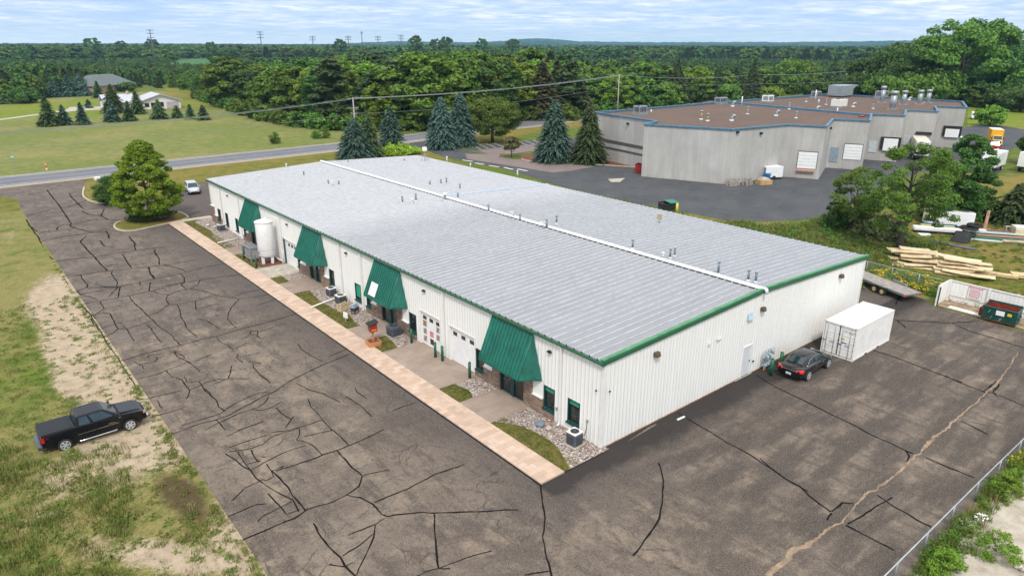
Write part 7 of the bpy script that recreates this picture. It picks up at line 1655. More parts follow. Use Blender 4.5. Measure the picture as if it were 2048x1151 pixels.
# the giant tree at the right and its neighbours
p = at(1912, 206); h = HT(p, 42); gw = 17
tree('giant_tree', 'giant spreading cottonwood rising above the horizon at the right', 'tree', p, crown(121, 23.0, h, 3, 80, 42000, .80, LF_MID, 'round', .21, .8), trunk_mesh(122, h*.8, .9, .2, 12, 12, BARK))
for i, (u, vb, vt, rad, mt, lab) in enumerate([(1800, 205, 86, 15, LF_DARK, 'large dark tree left of the giant cottonwood'), (1745, 200, 112, 11, LF_DARK, 'dark tree at the left end of the large group at the right'), (2010, 212, 95, 13, LF_DARK, 'dark tree right of the giant cottonwood'), (2075, 215, 108, 14, LF_MID, 'tree cut by the right edge beside the giant cottonwood'), (1850, 196, 100, 12, LF_DARK, 'dark tree between the giant cottonwood and its left neighbour'),
    (1810, 210, 147, 13, LF_MID, 'low broad light green tree in front of the large dark group'), (2040, 222, 170, 9, LF_DARK, 'low dark tree at the far right edge'), (1955, 208, 150, 8, LF_MID, 'hanging low crown in front of the giant cottonwood')]):
    p = at(u, vb); h = HT(p, vt); tree('broad_tree', lab, 'tree', p, crown(130+i, rad*1.2, h, 1.0, 54, 12000, .8, mt, 'round', .26, .8), trunk_mesh(140+i, h*.6, .5, .1, 6, 5, BARK))

# ---- shared kinds for the woods
KIND = {}
KIND['deciduous_tree'] = [crown(200+i, 5.2+i % 3*.6, 16, .8, 44+i*2, 8500, .52, [LF_MID, LF_BRIGHT, LF_MID, LF_DARK, LF_MID, LF_MID][i], 'round', .28, .95) for i in range(6)]
LF_BROWN = mat_leaf('needle_brown_green', (.045, .045, .018), (.125, .12, .050))
KIND['spruce_tree'] = [spruce_crown(220+i, 4.2, 16, [LF_SPRG, LF_BROWN, LF_BROWN][i], .7, .8, .4, .3, 0, .85) for i in range(3)]
KIND['pine_tree'] = [pine_crown(230+i, 4.4, 17, LF_PINE, .7, .22, 60, 60) for i in range(3)]
TRK = {'deciduous_tree': trunk_mesh(240, 11, .28, .1, 5, 4, BARK), 'spruce_tree': trunk_mesh(241, 15, .24, .05, 0, 1, BARKP), 'pine_tree': trunk_mesh(242, 15, .26, .06, 4, 2.4, BARKP)}
trk_me = {k: o.data for k, o in TRK.items()}
for o in TRK.values(): bpy.data.objects.remove(o)
def wood_tree(kind, var, p, h, rz, label, group, sx=1.0):
    t = thing(kind, label, {'deciduous_tree': 'tree', 'spruce_tree': 'spruce', 'pine_tree': 'pine'}[kind], p, rz, group); s_ = h/16.0; t.scale = (s_*sx, s_*sx, s_)
    ob('crown', KIND[kind][var % len(KIND[kind])], t); ob('trunk', trk_me[kind], t); return t
# small firs in the field by the white house
FG = 'young firs in a row in front of the white house'
firs = [(100, 252, 192, 2.8, 'p', 'tall brown-green fir leftmost of the row'), (88, 252, 232, 2.0, 'p', 'short bushy fir at the left foot of the row'), (130, 250, 211, 2.3, 'b', 'blue fir beside the tall brown-green one'), (167, 249, 206, 1.9, 'b', 'narrow blue fir standing alone'), (178, 216, 199, 1.5, 'b', 'small blue fir above the drive'),
    (228, 244, 202, 2.2, 'b', 'blue fir at the left of a tight pair'), (214, 243, 226, 1.3, 'p', 'low dark fir tucked left of the tight pair'), (260, 242, 202, 2.0, 'p', 'dark fir at the right of a tight pair'), (320, 238, 200, 2.7, 'g', 'yellow-green fir in front of the arched window'), (355, 236, 211, 2.0, 'g', 'yellow-green fir right of the white house'), (382, 238, 209, 1.7, 'g', 'narrow fir second from the right end'), (408, 240, 210, 2.1, 'g', 'fir at the right end of the row'),
    (229, 226, 168, 3.6, 'p', 'tall dark pine in front of the white house roof'), (277, 228, 183, 2.6, 'p', 'dark fir against the middle of the white house'), (198, 196, 162, 2.3, 'p', 'dark fir before the grey-roofed house'), (255, 183, 164, 3.0, 'd', 'round dark tree right of the grey roof')]
for i, (u, vb, vt, rad, k, lab) in enumerate(firs):
    p = at(u, vb); h = HT(p, vt)
    cr_ = crown(300+i, rad*1.5, h, .4, 24, 1500, .55, LF_DARK, 'round', .36) if k == 'd' else spruce_crown(300+i, rad, h, {'p': LF_PINE, 'b': LF_SPRUCE, 'g': LF_SPRG}[k], .7, .62, .1, .38, 0, .72)
    tree('fir_tree', lab, 'fir', p, cr_, trunk_mesh(320+i, h*.7, .15, .04, 0, 1, BARKP), 1, 0, FG)
# two houses
def gable_roof(m, x0, x1, y0, y1, z, h, along='x', ov=.5):
    if along == 'x': ym = (y0+y1)/2; A = [(x0-ov, y0-ov, z), (x1+ov, y0-ov, z), (x1+ov, ym, z+h), (x0-ov, ym, z+h)]; B = [(x0-ov, ym, z+h), (x1+ov, ym, z+h), (x1+ov, y1+ov, z), (x0-ov, y1+ov, z)]
    else: xm = (x0+x1)/2; A = [(x0-ov, y0-ov, z), (x0-ov, y1+ov, z), (xm, y1+ov, z+h), (xm, y0-ov, z+h)]; B = [(xm, y0-ov, z+h), (xm, y1+ov, z+h), (x1+ov, y1+ov, z), (x1+ov, y0-ov, z)]
    for q in (A, B): m.hexa([Vector(p)-Vector((0, 0, .25)) for p in q]+[Vector(p) for p in q])
PINKW = M('pale_pink_siding', (.74, .68, .68), .6, var=.05); ROOFP = M('pale_shingle', (.46, .47, .52), .8, var=.15, scale=3); ROOFD = M('grey_green_shingle', (.13, .155, .155), .85, var=.2, scale=3)
ha, hb = G(213, 222), G(360, 215); hd = (hb-ha); hl = hd.length
t = thing('white_house', 'low pale house with wide gable roof behind the row of firs', 'house', ha, math.atan2(hd.y, hd.x)); 
MB().box(0, hl*.45, 0, 11, 0, 2.7).build('wall', PINKW, t); m = MB(); m.box(hl*.45, hl, -2, 11, 0, 2.7); m.prism([(hl*.45, 2.7), (hl, 2.7), (hl*.725, 4.9)], 'y', -1.98, -1.8); m.build('wall', PINKW, t)
m = MB(); gable_roof(m, 0, hl*.45, 0, 11, 2.7, 2.3, 'x'); m.build('roof', ROOFP, t); m = MB(); gable_roof(m, hl*.45, hl, -2, 11, 2.75, 2.3, 'y', .7); m.build('roof', ROOFP, t)
for a, b, z0, z1 in ((.50, .56, .8, 2.1), (.585, .64, .1, 2.2), (.70, .76, .7, 2.3), (.80, .97, .1, 2.3)): MB().box(hl*a, hl*b, -2.06, -2.01, z0, z1).build('window' if a < .78 else 'porch', GLASS if a < .78 else M('porch_shade', (.45, .40, .42), .7), t)
for a in (.1, .25, .36): MB().box(hl*a, hl*a+1.2, -.06, -.01, .9, 2.0).build('window', GLASS, t)
MB().box(-.05, -.01, 1.5, 6.5, 0, 2.3).build('garage_door', WHITEP, t); MB().box(hl*.33, hl*.33+.8, 5, 5.8, 4.6, 5.9).build('chimney', STONE, t)
ha, hb = G(190, 187), G(272, 180); hd = (hb-ha); hl = hd.length
t = thing('grey_roof_house', 'brick house with grey-green hipped roof behind the pale one', 'house', ha, math.atan2(hd.y, hd.x)); MB().box(0, hl, 0, 14, 0, 3).build('wall', M('house_brick', (.42, .28, .20), .8), t)
MB().hexa([(-.7, -.7, 3.02), (hl+.7, -.7, 3.02), (hl+.7, 14.7, 3.02), (-.7, 14.7, 3.02), (hl*.25, 6, 7.6), (hl*.75, 6, 7.6), (hl*.75, 8, 7.6), (hl*.25, 8, 7.6)]).build('roof', ROOFD, t)
for k in range(4): MB().box(hl*(.1+k*.22), hl*(.1+k*.22)+1.6, -.06, -.01, .9, 2.2).build('window', GLASS, t)
def farhouse(label, u, v, w, d, hw, hr, rz, wm, rm, name='far_house'):
    t = thing(name, label, 'house', G(u, v), rz); MB().box(-w/2, w/2, -d/2, d/2, 0, hw).build('wall', wm, t); m = MB(); gable_roof(m, -w/2, w/2, -d/2, d/2, hw, hr, 'x', .6); m.prism([(-d/2, hw), (d/2, hw), (0, hw+hr*.95)], 'x', -w/2, w/2); m.build('roof', rm, t)
    for k in (-.3, 0, .3): MB().box(w*k-.7, w*k+.7, -d/2-.05, -d/2-.01, hw*.35, hw*.7).build('window', GLASS, t)
    return t
# clearings and woods
def inpoly(x, y, P):
    c = False; j = len(P)-1
    for i in range(len(P)):
        if (P[i][1] > y) != (P[j][1] > y) and x < (P[j][0]-P[i][0])*(y-P[i][1])/(P[j][1]-P[i][1])+P[i][0]: c = not c
        j = i
    return c
FIELD_PX = [[(-300, 700), (-300, 213), (0, 205), (60, 200), (100, 194), (160, 192), (200, 178), (330, 176), (395, 186), (445, 207), (500, 228), (560, 243), (620, 254), (700, 259), (760, 262), (860, 259), (1000, 250), (1060, 238), (1140, 238), (1160, 233), (1250, 224), (1330, 212), (1420, 200), (1560, 188), (1640, 188), (1720, 200), (1940, 214), (2400, 224), (2400, 700)],
    [(330, 127), (350, 119), (410, 116), (440, 122), (420, 131), (380, 131)], [(480, 118), (500, 108), (560, 106), (600, 110), (590, 118)], [(170, 128), (180, 120), (225, 119), (222, 127)], [(600, 99), (640, 99), (680, 105), (640, 106)]]
def infield(u, v): return any(inpoly(u, v, P) for P in FIELD_PX)
wr = random.Random(21); cnt = {}; cells = set()
near = []; r_ = 6.2
SX = [60, 200, 330, 420, 480, 540, 600, 660, 712, 760, 820, 880, 940, 1000, 1060, 1120, 1180, 1234, 1300, 1380, 1460, 1540, 1620, 1700, 1780, 1860, 3000]
SECT = ['at the left edge', 'above the bright lawn', 'behind the houses', 'right of the white house', 'at the left wood corner', 'above the field corner', 'over the far verge bushes', 'below the pinkish house', 'left of the crossarmed pole', 'right of the crossarmed pole', 'behind the pale spruce', 'left of the spruce pair', 'above the spruce pair', 'behind the round tree', 'right of the round tree', 'above the left factory spruce', 'above the right factory spruce', 'left of the tall pole', 'right of the tall pole', 'above the front parapet', 'behind the parked cars', 'left of the yellow lawn', 'above the yellow lawn', 'behind the air handler', 'by the thin pole', 'behind the tall stacks', 'right of the stacks']
gx = 7.6
for ix in range(-20, 90):
    for iy in range(0, 90):
        x = ix*gx+wr.uniform(-2.6, 2.6); y = iy*gx+wr.uniform(-2.6, 2.6)
        d = math.hypot(x-CAM[0], y-CAM[1])
        if d < 120 or d > 470: continue
        if (x-CAM[0])*FW[0]+(y-CAM[1])*FW[1] < 50: continue
        u, v = PX((x, y, 0))
        if u < -160 or u > 2200 or infield(u, v): continue
        near.append((d, x, y, u, v))
near.sort(); 
# front rows first: keep a tree unless earlier (nearer) ones already cover its direction several times over
cover = {}; picked = []
for d, x, y, u, v in near:
    b = int(u/10); r_px = 5.0/d*1375/10; w = max(1, int(r_px))
    c = min(cover.get(k, 0) for k in range(b-w//2, b+w//2+1))
    if c >= (7 if d < 300 else 9) and wr.random() < .6: continue
    for k in range(b-w//2, b+w//2+1): cover[k] = cover.get(k, 0)+1
    picked.append((d, x, y, u, v))
# silhouette targets: top of the woods along the picture (pixel rows)
TOP = [(-200, 145), (0, 138), (60, 120), (150, 130), (200, 150), (320, 158), (390, 150), (420, 125), (470, 112), (560, 112), (640, 116), (700, 106), (760, 110), (840, 100), (920, 98), (1010, 106), (1080, 92), (1130, 112), (1180, 122), (1230, 118), (1300, 122), (1380, 132), (1480, 138), (1560, 128), (1640, 140), (1750, 150), (2300, 150)]
def topv(u):
    for (a, va), (b, vb) in zip(TOP, TOP[1:]):
        if a <= u <= b: return va+(vb-va)*(u-a)/(b-a)
    return 150
nwood = 0; stuffpts = []
tone = ['mid green', 'light green', 'fresh green', 'dark green', 'olive green', 'deep green']
for d, x, y, u, v in picked:
    k = wr.random(); zone_pine = (u < 330 and v < 190 and v > 120) or 700 < u < 790
    zone_con = (980 < u < 1250) or (1280 < u < 1500 and v < 190)
    kind = 'pine_tree' if (zone_pine and k < .75) or k < .06 else 'spruce_tree' if (zone_con and k < .45) or k < .12 else 'deciduous_tree'
    hm = HT((x, y), topv(u)+wr.uniform(-2, 16)) ; h = min(hm, wr.uniform(17, 24)); h = max(h, 6.5)
    if v > 120 and u < 400 and d > 230: h = min(h, wr.uniform(9, 15))
    h *= wr.uniform(.68, 1.0)
    if u < 640 and d > 260 and any(a-12 < u < b+12 for a, b in ((330, 440), (480, 600), (170, 225))): h = min(h, max(3, HT((x, y), 129)))
    var = wr.randrange(6); 
    if kind == 'deciduous_tree' and wr.random() < .30 and u > 600: var = 1
    row = 'front edge' if infield(u, v+7) else 'middle rows' if d < 230 else 'far rows'
    sct = SECT[[i for i, a in enumerate(SX) if u < a][0]]
    sxw = wr.uniform(1.05, 1.75)
    if nwood < 290:
        wood_tree(kind, var, (x, y, -.1), h, wr.uniform(0, 6.28), f'{"tall" if h > 17 else "short" if h < 12 else "middling"} {"broad" if sxw > 1.25 else "slim"} {tone[var] if kind == "deciduous_tree" else "dark"} {"leafy tree" if kind == "deciduous_tree" else kind.replace("_", " ")}, {row}, {sct}', f'{kind.replace("_", " ")}s in the woods across the road', sxw); nwood += 1
    else: stuffpts.append((x, y, h, kind, var))
print('WOOD', nwood, len(stuffpts), len(near))
# understorey along the wood edge
ue = []; 
edge = [G(*q) for q in [(395, 196), (430, 208), (470, 222), (520, 239), (570, 250), (640, 258), (700, 262), (760, 264), (860, 261), (960, 256), (1050, 241), (1140, 241), (1250, 226), (1340, 214)]]
rngu = np.random.default_rng(5); um = [crown(400+i, 3.0, 4.5, .0, 18, 900, .6, [LF_MID, LF_DARK, LF_MID][i], 'round', .42) for i in range(3)]
k = 0
for a, b in zip(edge, edge[1:]):
    n_ = max(1, int((b-a).length/4.2))
    for i in range(n_):
        q = a.lerp(b, (i+wr.random())/n_); k += 1; u, v = PX(q); t = thing('edge_bush', f'{["low", "tall", "broad", "small", "ragged"][k % 5]} {["leafy", "dark", "green"][k % 3]} bush at the woods foot {SECT[[i2 for i2, c in enumerate(SX) if u < c][0]]}', 'bush', (q.x, q.y+wr.uniform(0, 2), -.1), wr.uniform(0, 6.28), 'bushes along the foot of the woods'); s_ = wr.uniform(.7, 1.2); t.scale = (s_, s_, s_*.9); ob('foliage', um[k % 3], t)
# bushes and clump trees near the factory's far side and the houses
for i, (u, vb, vt, rad, kk, lab) in enumerate([(1455, 205, 170, 5, 0, 'pale green bush beside the parked white car'), (1502, 200, 118, 5.5, 's', 'dark conifer right of the parked cars'), (1538, 196, 175, 6, 1, 'rounded bright bush behind the left parapet'), (1577, 188, 117, 8.5, 0, 'fine round tree on the yellow lawn behind the factory'), (1520, 185, 138, 4, 1, 'yellow-green round tree left of the fine round one'),
    (1625, 195, 155, 7, 2, 'dark green bush right of the yellow lawn'), (1672, 190, 150, 4.5, 'b', 'blue spruce behind the large air handler'), (1700, 192, 145, 5, 's', 'dark spruce by the thin utility pole'), (1740, 196, 165, 6, 2, 'dark bush below the pale roofed building'), (1380, 205, 160, 6, 2, 'dark bush across the road left of the parked cars'), (1330, 214, 165, 7, 0, 'green tree right of the tall utility pole'), (1270, 222, 180, 5, 2, 'bush at the foot of the tall utility pole'), (1662, 184, 113, 7, 's', 'tall dark conifer above the yellow lawn'),
    (1600, 180, 120, 9, 0, 'light green tree behind the fine round one'), (1350, 210, 118, 7, 's', 'tall ragged conifer behind the utility pole'), (1430, 200, 135, 7, 'p', 'ragged pine behind the parked cars'), (50, 206, 175, 6, 2, 'dark bush clump at the left end of the bright lawn'), (12, 208, 190, 4, 's', 'low dark fir at the left edge'), (75, 196, 160, 5, 'b', 'blue-green spruce behind the bright lawn'), (110, 194, 155, 5.5, 'b', 'broad blue-green spruce left of the taller pair'), (140, 193, 150, 5, 'b', 'left one of two tall blue spruces beside the grey-roofed house'), (163, 192, 148, 5.5, 'b', 'right one of two tall blue spruces beside the grey-roofed house'), (62, 198, 172, 4, 'p', 'small dark fir left of the blue-green spruces')]):
    p = at(u, vb); h = HT(p, vt)
    if kk in ('s', 'b', 'p'): tree('conifer', lab, 'conifer', p, spruce_crown(500+i, rad*.8, h, {'s': LF_SPRG, 'b': LF_SPRUCE, 'p': LF_PINE}[kk], .6, .9, .2, .28, 0, .8), trunk_mesh(530+i, h*.8, .25, .05, 0, 1, BARKP))
    else: tree('leafy_tree', lab, 'tree', p, crown(500+i, rad, h, .6, 30, 2600, .8, [LF_MID, LF_BRIGHT, LF_DARK][kk], 'round', .34), trunk_mesh(530+i, h*.5, .3, .1, 5, 3, BARK))
farhouse('tan house with brown roof glimpsed between trees left of the tall pole', 1182, 206, 14, 9, 4.2, 2.6, R(-20), M('tan_siding', (.40, .36, .34), .7), M('brown_shingle', (.28, .18, .13), .8))
farhouse('house with pale blue metal roof glimpsed behind the factory corner', 1362, 192, 15, 9, 5, 2.2, R(-35), M('tan_siding2', (.36, .31, .26), .7), M('pale_blue_roof', (.50, .60, .66), .5))
farhouse('house with pale purplish roof beyond the thin utility pole', 1728, 163, 26, 12, 3, 3, R(-35), M('beige_siding', (.5, .46, .42), .7), M('lilac_roof', (.55, .54, .62), .6))
farhouse('low white-roofed building right of the tall stacks', 1868, 196, 14, 9, 3, 1.2, R(-45), WHITEP, WHITEP); farhouse('pale stone barn half hidden under the giant cottonwood', 1955, 203, 20, 8, 5, 1.5, R(-50), M('pale_stone', (.45, .47, .50), .8), M('grey_tin', (.35, .38, .42), .6))
farhouse('two-storey pinkish house on the far wooded ridge', 662, 112, 15, 11, 8, 4, R(-50), M('pink_siding', (.72, .55, .50), .6), M('brown_shingle', (.28, .18, .13), .8)); farhouse('dark-roofed house between the spruces at the left', 122, 176, 14, 10, 3.5, 3, R(-30), PINKW, M('navy_shingle', (.06, .09, .15), .8))

# ---- distant woods: one mass, instanced on points
def gn_scatter(name, pts, meshes, smin, smax, label, mat=None, rotx=0):
    """pts: (x,y,z,scale,kind index)"""
    me = bpy.data.meshes.new(name); me.vertices.add(len(pts)); me.vertices.foreach_set('co', np.array([p[:3] for p in pts], np.float32).ravel())
    a = me.attributes.new('sc', 'FLOAT_VECTOR', 'POINT'); a.data.foreach_set('vector', np.array([p[3] for p in pts], np.float32).ravel()); a = me.attributes.new('pick', 'INT', 'POINT'); a.data.foreach_set('value', [int(p[4]) for p in pts])
    a = me.attributes.new('rot', 'FLOAT_VECTOR', 'POINT'); a.data.foreach_set('vector', np.array([(0, 0, wr.uniform(0, 6.28)) for p in pts], np.float32).ravel()); me.update()
    o = ob(name, me); o['kind'] = 'stuff'; o['label'] = label; o['category'] = 'woods' if 'wood' in name else 'weeds'
    if 'grass' in name: o['category'] = 'grass'
    col = bpy.data.collections.new(name+'_kinds')
    for i, mm in enumerate(meshes): q = bpy.data.objects.new('k%02d' % i, mm); col.objects.link(q)
    g = bpy.data.node_groups.new(name, 'GeometryNodeTree'); g.interface.new_socket('Geometry', in_out='INPUT', socket_type='NodeSocketGeometry'); g.interface.new_socket('Geometry', in_out='OUTPUT', socket_type='NodeSocketGeometry')
    gi, go = g.nodes.new('NodeGroupInput'), g.nodes.new('NodeGroupOutput'); ip = g.nodes.new('GeometryNodeInstanceOnPoints'); ci = g.nodes.new('GeometryNodeCollectionInfo'); ci.inputs['Collection'].default_value = col; ci.inputs['Separate Children'].default_value = True; ci.inputs['Reset Children'].default_value = True
    def attr(nm, ty): q = g.nodes.new('GeometryNodeInputNamedAttribute'); q.data_type = ty; q.inputs['Name'].default_value = nm; return q.outputs['Attribute']
    L = g.links.new; L(gi.outputs[0], ip.inputs['Points']); L(ci.outputs[0], ip.inputs['Instance']); ip.inputs['Pick Instance'].default_value = True; L(attr('pick', 'INT'), ip.inputs['Instance Index']); L(attr('sc', 'FLOAT_VECTOR'), ip.inputs['Scale']); L(attr('rot', 'FLOAT_VECTOR'), ip.inputs['Rotation']); L(ip.outputs[0], go.inputs[0])
    md = o.modifiers.new('scatter', 'NODES'); md.node_group = g; return o
FARM = [crown(600+i, 5.6, 15, .3, 16, 1100, 1.25, [LF_FAR, LF_MID, LF_FAR, LF_DARK][i], 'round', .45) for i in range(4)]+[spruce_crown(610, 4.2, 16, LF_PINE, .35, 2.0, .5, .25, 0, .8)]
pts = []
for x, y, h, kind, var in stuffpts: s_ = h/15; pts.append((x, y, -.1, (s_*1.15, s_*1.15, s_), 4 if kind != 'deciduous_tree' else var % 4))
def band(d0, d1, step, h0, h1, wide):
    nr = int((d1-d0)/step); c = 0
    for i in range(nr):
        d = d0+(i+.5)*step; na = int(d*1.55/step)
        for j in range(na):
            a = YAW-.775+1.55*(j+wr.uniform(.05, .95))/na; dd = d+wr.uniform(-.5, .5)*step; x, y = CAM[0]+dd*math.cos(a), CAM[1]+dd*math.sin(a); u, v = PX((x, y, 0))
            if infield(u, v): continue
            # open fields between the far woods
            f = math.sin(x*.0045+1.3)*math.sin(y*.0038+.6)+.5*math.sin(x*.011-y*.009)
            if d > 600 and f > .55: continue
            h = wr.uniform(h0, h1); hm = HT((x, y), topv(u)+wr.uniform(0, 10)) if d < 900 else 99
            h = min(h, max(6, hm)); 
            if d < 1200: h = min(h, max(7, HT((x, y), 92)))
            if d < 850 and any(a-12 < u < b+12 for a, b in ((330, 440), (480, 600), (170, 225))): h = min(h, max(2.5, HT((x, y), 129 if u < 450 else 120)))
            s_ = h/15; pts.append((x, y, -.2, (s_*wide, s_*wide, s_), 4 if wr.random() < (.35 if u > 1150 else .15) else wr.randrange(4))); c += 1
    return c
print('far', band(470, 900, 8.5, 10, 16, 1.25), band(900, 1800, 14, 11, 17, 1.9), band(1800, 4200, 28, 11, 16, 3.2))
gn_scatter('distant_woods', pts, FARM, 1, 1, 'mixed woodland stretching to the horizon')
# tall trees breaking the skyline
for i, (u, vt, d, w, lab) in enumerate([(205, 76, 620, 9, 'dark twin-crowned tree breaking the horizon left of the tallest pylon pole'), (322, 78, 650, 8, 'dark tree at the foot of the tallest far pole'), (262, 82, 700, 8, 'low dark tree on the horizon between two others'), (436, 84, 560, 6, 'narrow dark tree on the horizon right of the tallest far pole'), (688, 78, 600, 8, 'round dark tree on the skyline above the pinkish house'), (836, 71, 520, 8, 'tallest dark round tree on the central skyline'), (874, 78, 560, 7, 'left one of two dark trees right of the tallest skyline tree'), (895, 74, 540, 8, 'right one of two dark trees right of the tallest skyline tree'), (965, 77, 560, 7, 'lone dark tree on the skyline left of the blue hill'), (1025, 78, 600, 10, 'broad dark tree on the skyline touching the blue hill')]):
    a = YAW-math.atan((u-1024)/FPX/ (1/math.cos(0)))*1.0; q = ray(u, 200); q = q/np.hypot(q[0], q[1]); d *= 1.6; w *= 1.25; p = (CAM[0]+q[0]*d, CAM[1]+q[1]*d, 0); h = HT(p, vt)
    t = thing('skyline_tree', lab, 'tree', p, wr.uniform(0, 6), 'dark trees breaking the horizon'); t.scale = (w/5.5, w/5.5, h/16*.99); ob('crown', KIND['deciduous_tree'][3], t); ob('trunk', trk_me['deciduous_tree'], t)
for i, (u, vt, d, hh, lab) in enumerate([(322, 59, 700, 1, 'tallest far transmission pole with two crossarms'), (535, 63, 900, 1, 'second far transmission pole on the horizon'), (636, 72, 1300, 1, 'third and smallest far transmission pole'), (732, 62, 1000, 0, 'thin far water tower mast on the horizon'), (705, 72, 1400, 1, 'faint far pole left of the mast'), (763, 72, 1400, 1, 'faint far pole right of the mast'), (808, 70, 1400, 1, 'faint far pole by the tallest skyline tree')]):
    q = ray(u, 200); q = q/np.hypot(q[0], q[1]); p = Vector((CAM[0]+q[0]*d, CAM[1]+q[1]*d, 0)); h = HT(p, vt); t = thing('transmission_pole', lab, 'transmission pole', p, YAW, 'far transmission poles'); MB().tube([(0, 0, 0), (0, 0, h)], [d/1400, d/2000], 6).build('pole', M('far_pole', (.10, .12, .14), .8), t)
    for z in ((.98, .90, .80) if hh else (.93,)): MB().box(-.2, .2, -d*(.0042 if hh else .0022), d*(.0042 if hh else .0022), h*z-.25*d/700, h*z+.2*d/700).build('crossarm', M('far_pole', (.10, .12, .14), .8), t)
# hills on the horizon
def hills():
    t = NT('wooded_hill_haze_tint'); n_a = t.noise(.018, 5, .7); n_b = t.noise(.05, 4, .7); t.col(t.ramp(n_b, [(.3, (.012, .045, .035)), (.7, (.035, .10, .065))])); t.set(.95, 0, .05); t.bump(n_b, 1, 12)  # woodland green pushed to blue-teal, a haze tint painted into the base colour
    prof = [(-300, 88), (0, 88), (60, 87), (150, 87), (400, 87), (480, 89), (640, 90), (760, 84), (800, 82), (880, 85), (960, 84), (1030, 80), (1060, 77), (1090, 77), (1130, 81), (1180, 84), (1260, 84), (1350, 85), (1500, 84), (1640, 84), (1720, 82), (1790, 81), (1850, 83), (2050, 80), (2400, 82)]
    for D, dv, nm, amp in ((5200, 0, 'hills', 1.0), (3900, 5.0, 'hills', 1.2)):
        V = []; n_ = 600; m = MB(); rows = 5
        rg = random.Random(D); jt = 0
        for i in range(n_+1):
            u = -300+2700*i/n_; q = ray(u, 200); q = q/np.hypot(q[0], q[1])
            for (a, va), (b, vb) in zip(prof, prof[1:]):
                if a <= u <= b: v = va+(vb-va)*(u-a)/(b-a)
            jt = jt*.75+rg.uniform(-1, 1)*.5*amp; vv = v+dv+jt+rg.uniform(-.35, .35)+(1.5*math.sin(u*.012)+1.0*math.sin(u*.031) if dv else 0)
            hh = HT((CAM[0]+q[0]*D, CAM[1]+q[1]*D), vv) if D < 1e9 else 0
            hh = 0
            lo, hi2 = -20, 400
            for _ in range(40):
                md = (lo+hi2)/2
                if PX((CAM[0]+q[0]*D, CAM[1]+q[1]*D, md))[1] > vv: lo = md
                else: hi2 = md
            for r2 in range(rows):
                f = r2/(rows-1); dd = D-900+900*f if r2 < rows-1 else D; zz = lo*(1-(1-f)**2)-2*(1-f); m.v.append((CAM[0]+q[0]*dd, CAM[1]+q[1]*dd, zz+(rg.uniform(-2.5, 2.5) if 0 < r2 < rows-1 else 0)))
            dd = D+700; m.v.append((CAM[0]+q[0]*dd, CAM[1]+q[1]*dd, -5))
        R_ = rows+1
        for i in range(n_):
            for r2 in range(R_-1): m.face((i*R_+r2, (i+1)*R_+r2, (i+1)*R_+r2+1, i*R_+r2+1))
        o = m.build(nm, t.m, smooth=False); o['kind'] = 'structure'
hills()
sheet('crop_field', Pz([(330, 128), (350, 119), (410, 116), (440, 122), (420, 131), (380, 131)]), .1, GR_SOY); sheet('crop_field', Pz([(480, 119), (500, 108), (560, 106), (600, 110), (590, 119)]), .1, GR_SOY); sheet('crop_field', Pz([(170, 129), (180, 120), (225, 119), (222, 128)]), .1, GR_SOY)

# ---- near weeds, grass tufts
def tuft_mesh(seed, n, h, spread, w, mat, lean=.5):
    rng = np.random.default_rng(seed); V = []
    for _ in range(n):
        a = rng.uniform(0, 6.28); r0 = spread*rng.uniform(0, 1)**.6; x, y = r0*math.cos(a), r0*math.sin(a); hh = h*rng.uniform(.5, 1.1); l = lean*hh*rng.uniform(.2, 1); b = rng.uniform(0, 6.28); dx, dy = l*math.cos(b), l*math.sin(b); px_, py = -math.sin(b)*w, math.cos(b)*w
        V += [(x-px_, y-py, 0), (x+px_, y+py, 0), (x+dx+px_*.2, y+dy+py*.2, hh), (x+dx-px_*.2, y+dy-py*.2, hh*.98)]
    return mesh_np('tuft', np.array(V), n, mat)
TU = [tuft_mesh(1, 26, .16, .22, .014, LF_GRASS), tuft_mesh(2, 34, .30, .30, .016, LF_GRASS), tuft_mesh(3, 26, .28, .28, .013, LF_DRYG), crown(701, .25, .18, 0, 4, 60, .07, LF_GRASS, 'round', .5)]
pts = []
att = bpy.data.objects['grass_verge'].data
vc = np.array([v.co[:] for v in att.vertices]); soil = np.zeros(len(vc), np.float32); att.attributes['soil'].data.foreach_get('value', soil)
for _ in range(20000):
    x = -18.6-wr.random()**1.2*26; y = wr.uniform(-6, 48)
    u, v = PX((x, y, 0))
    if u < -120 or u > 900 or v > 1250: continue
    if (-25.3 < x < -18.9 and 18.9 < y < 21.2) or (315 < u < 425 and 955 < v < 1040 and wr.random() < .85): continue
    i = int(np.argmin((vc[:, 0]-x)**2+(vc[:, 1]-y)**2)); s_ = soil[i]
    if wr.random() < s_*.85: continue
    near_left = u < 260 and v > 900
    k = wr.choice([0, 0, 3, 3, 1, 2]) if not near_left else wr.choice([1, 1, 2, 0, 3]); z_ = wr.uniform(.5, 1.2)*(1.5 if near_left else 1); pts.append((x, y, 0.0, (z_, z_, z_*.9), k))
for y in np.arange(0, 60, .16):
    if wr.random() < .55: z_ = wr.uniform(.4, .9); pts.append((-18.65+wr.uniform(-.35, .12), y, .01, (z_, z_, z_*.7), wr.choice([0, 3])))
for _ in range(2600):
    y = wr.uniform(-.3, 70); x = -3.15+wr.random()*1.1
    if any(a < y < b for a, b in ((6.1, 9.35), (11.7, 19.2), (21.8, 24.9), (35.6, 39.1), (41.3, 45), (51.4, 54.5))): continue
    z_ = wr.uniform(.3, .55); pts.append((x, y, .08, (z_, z_, z_*.7), wr.choice([0, 2, 2, 3])))
gn_scatter('grass_tufts', pts, TU, 1, 1, 'short green and dry grass growing on the sandy verge')
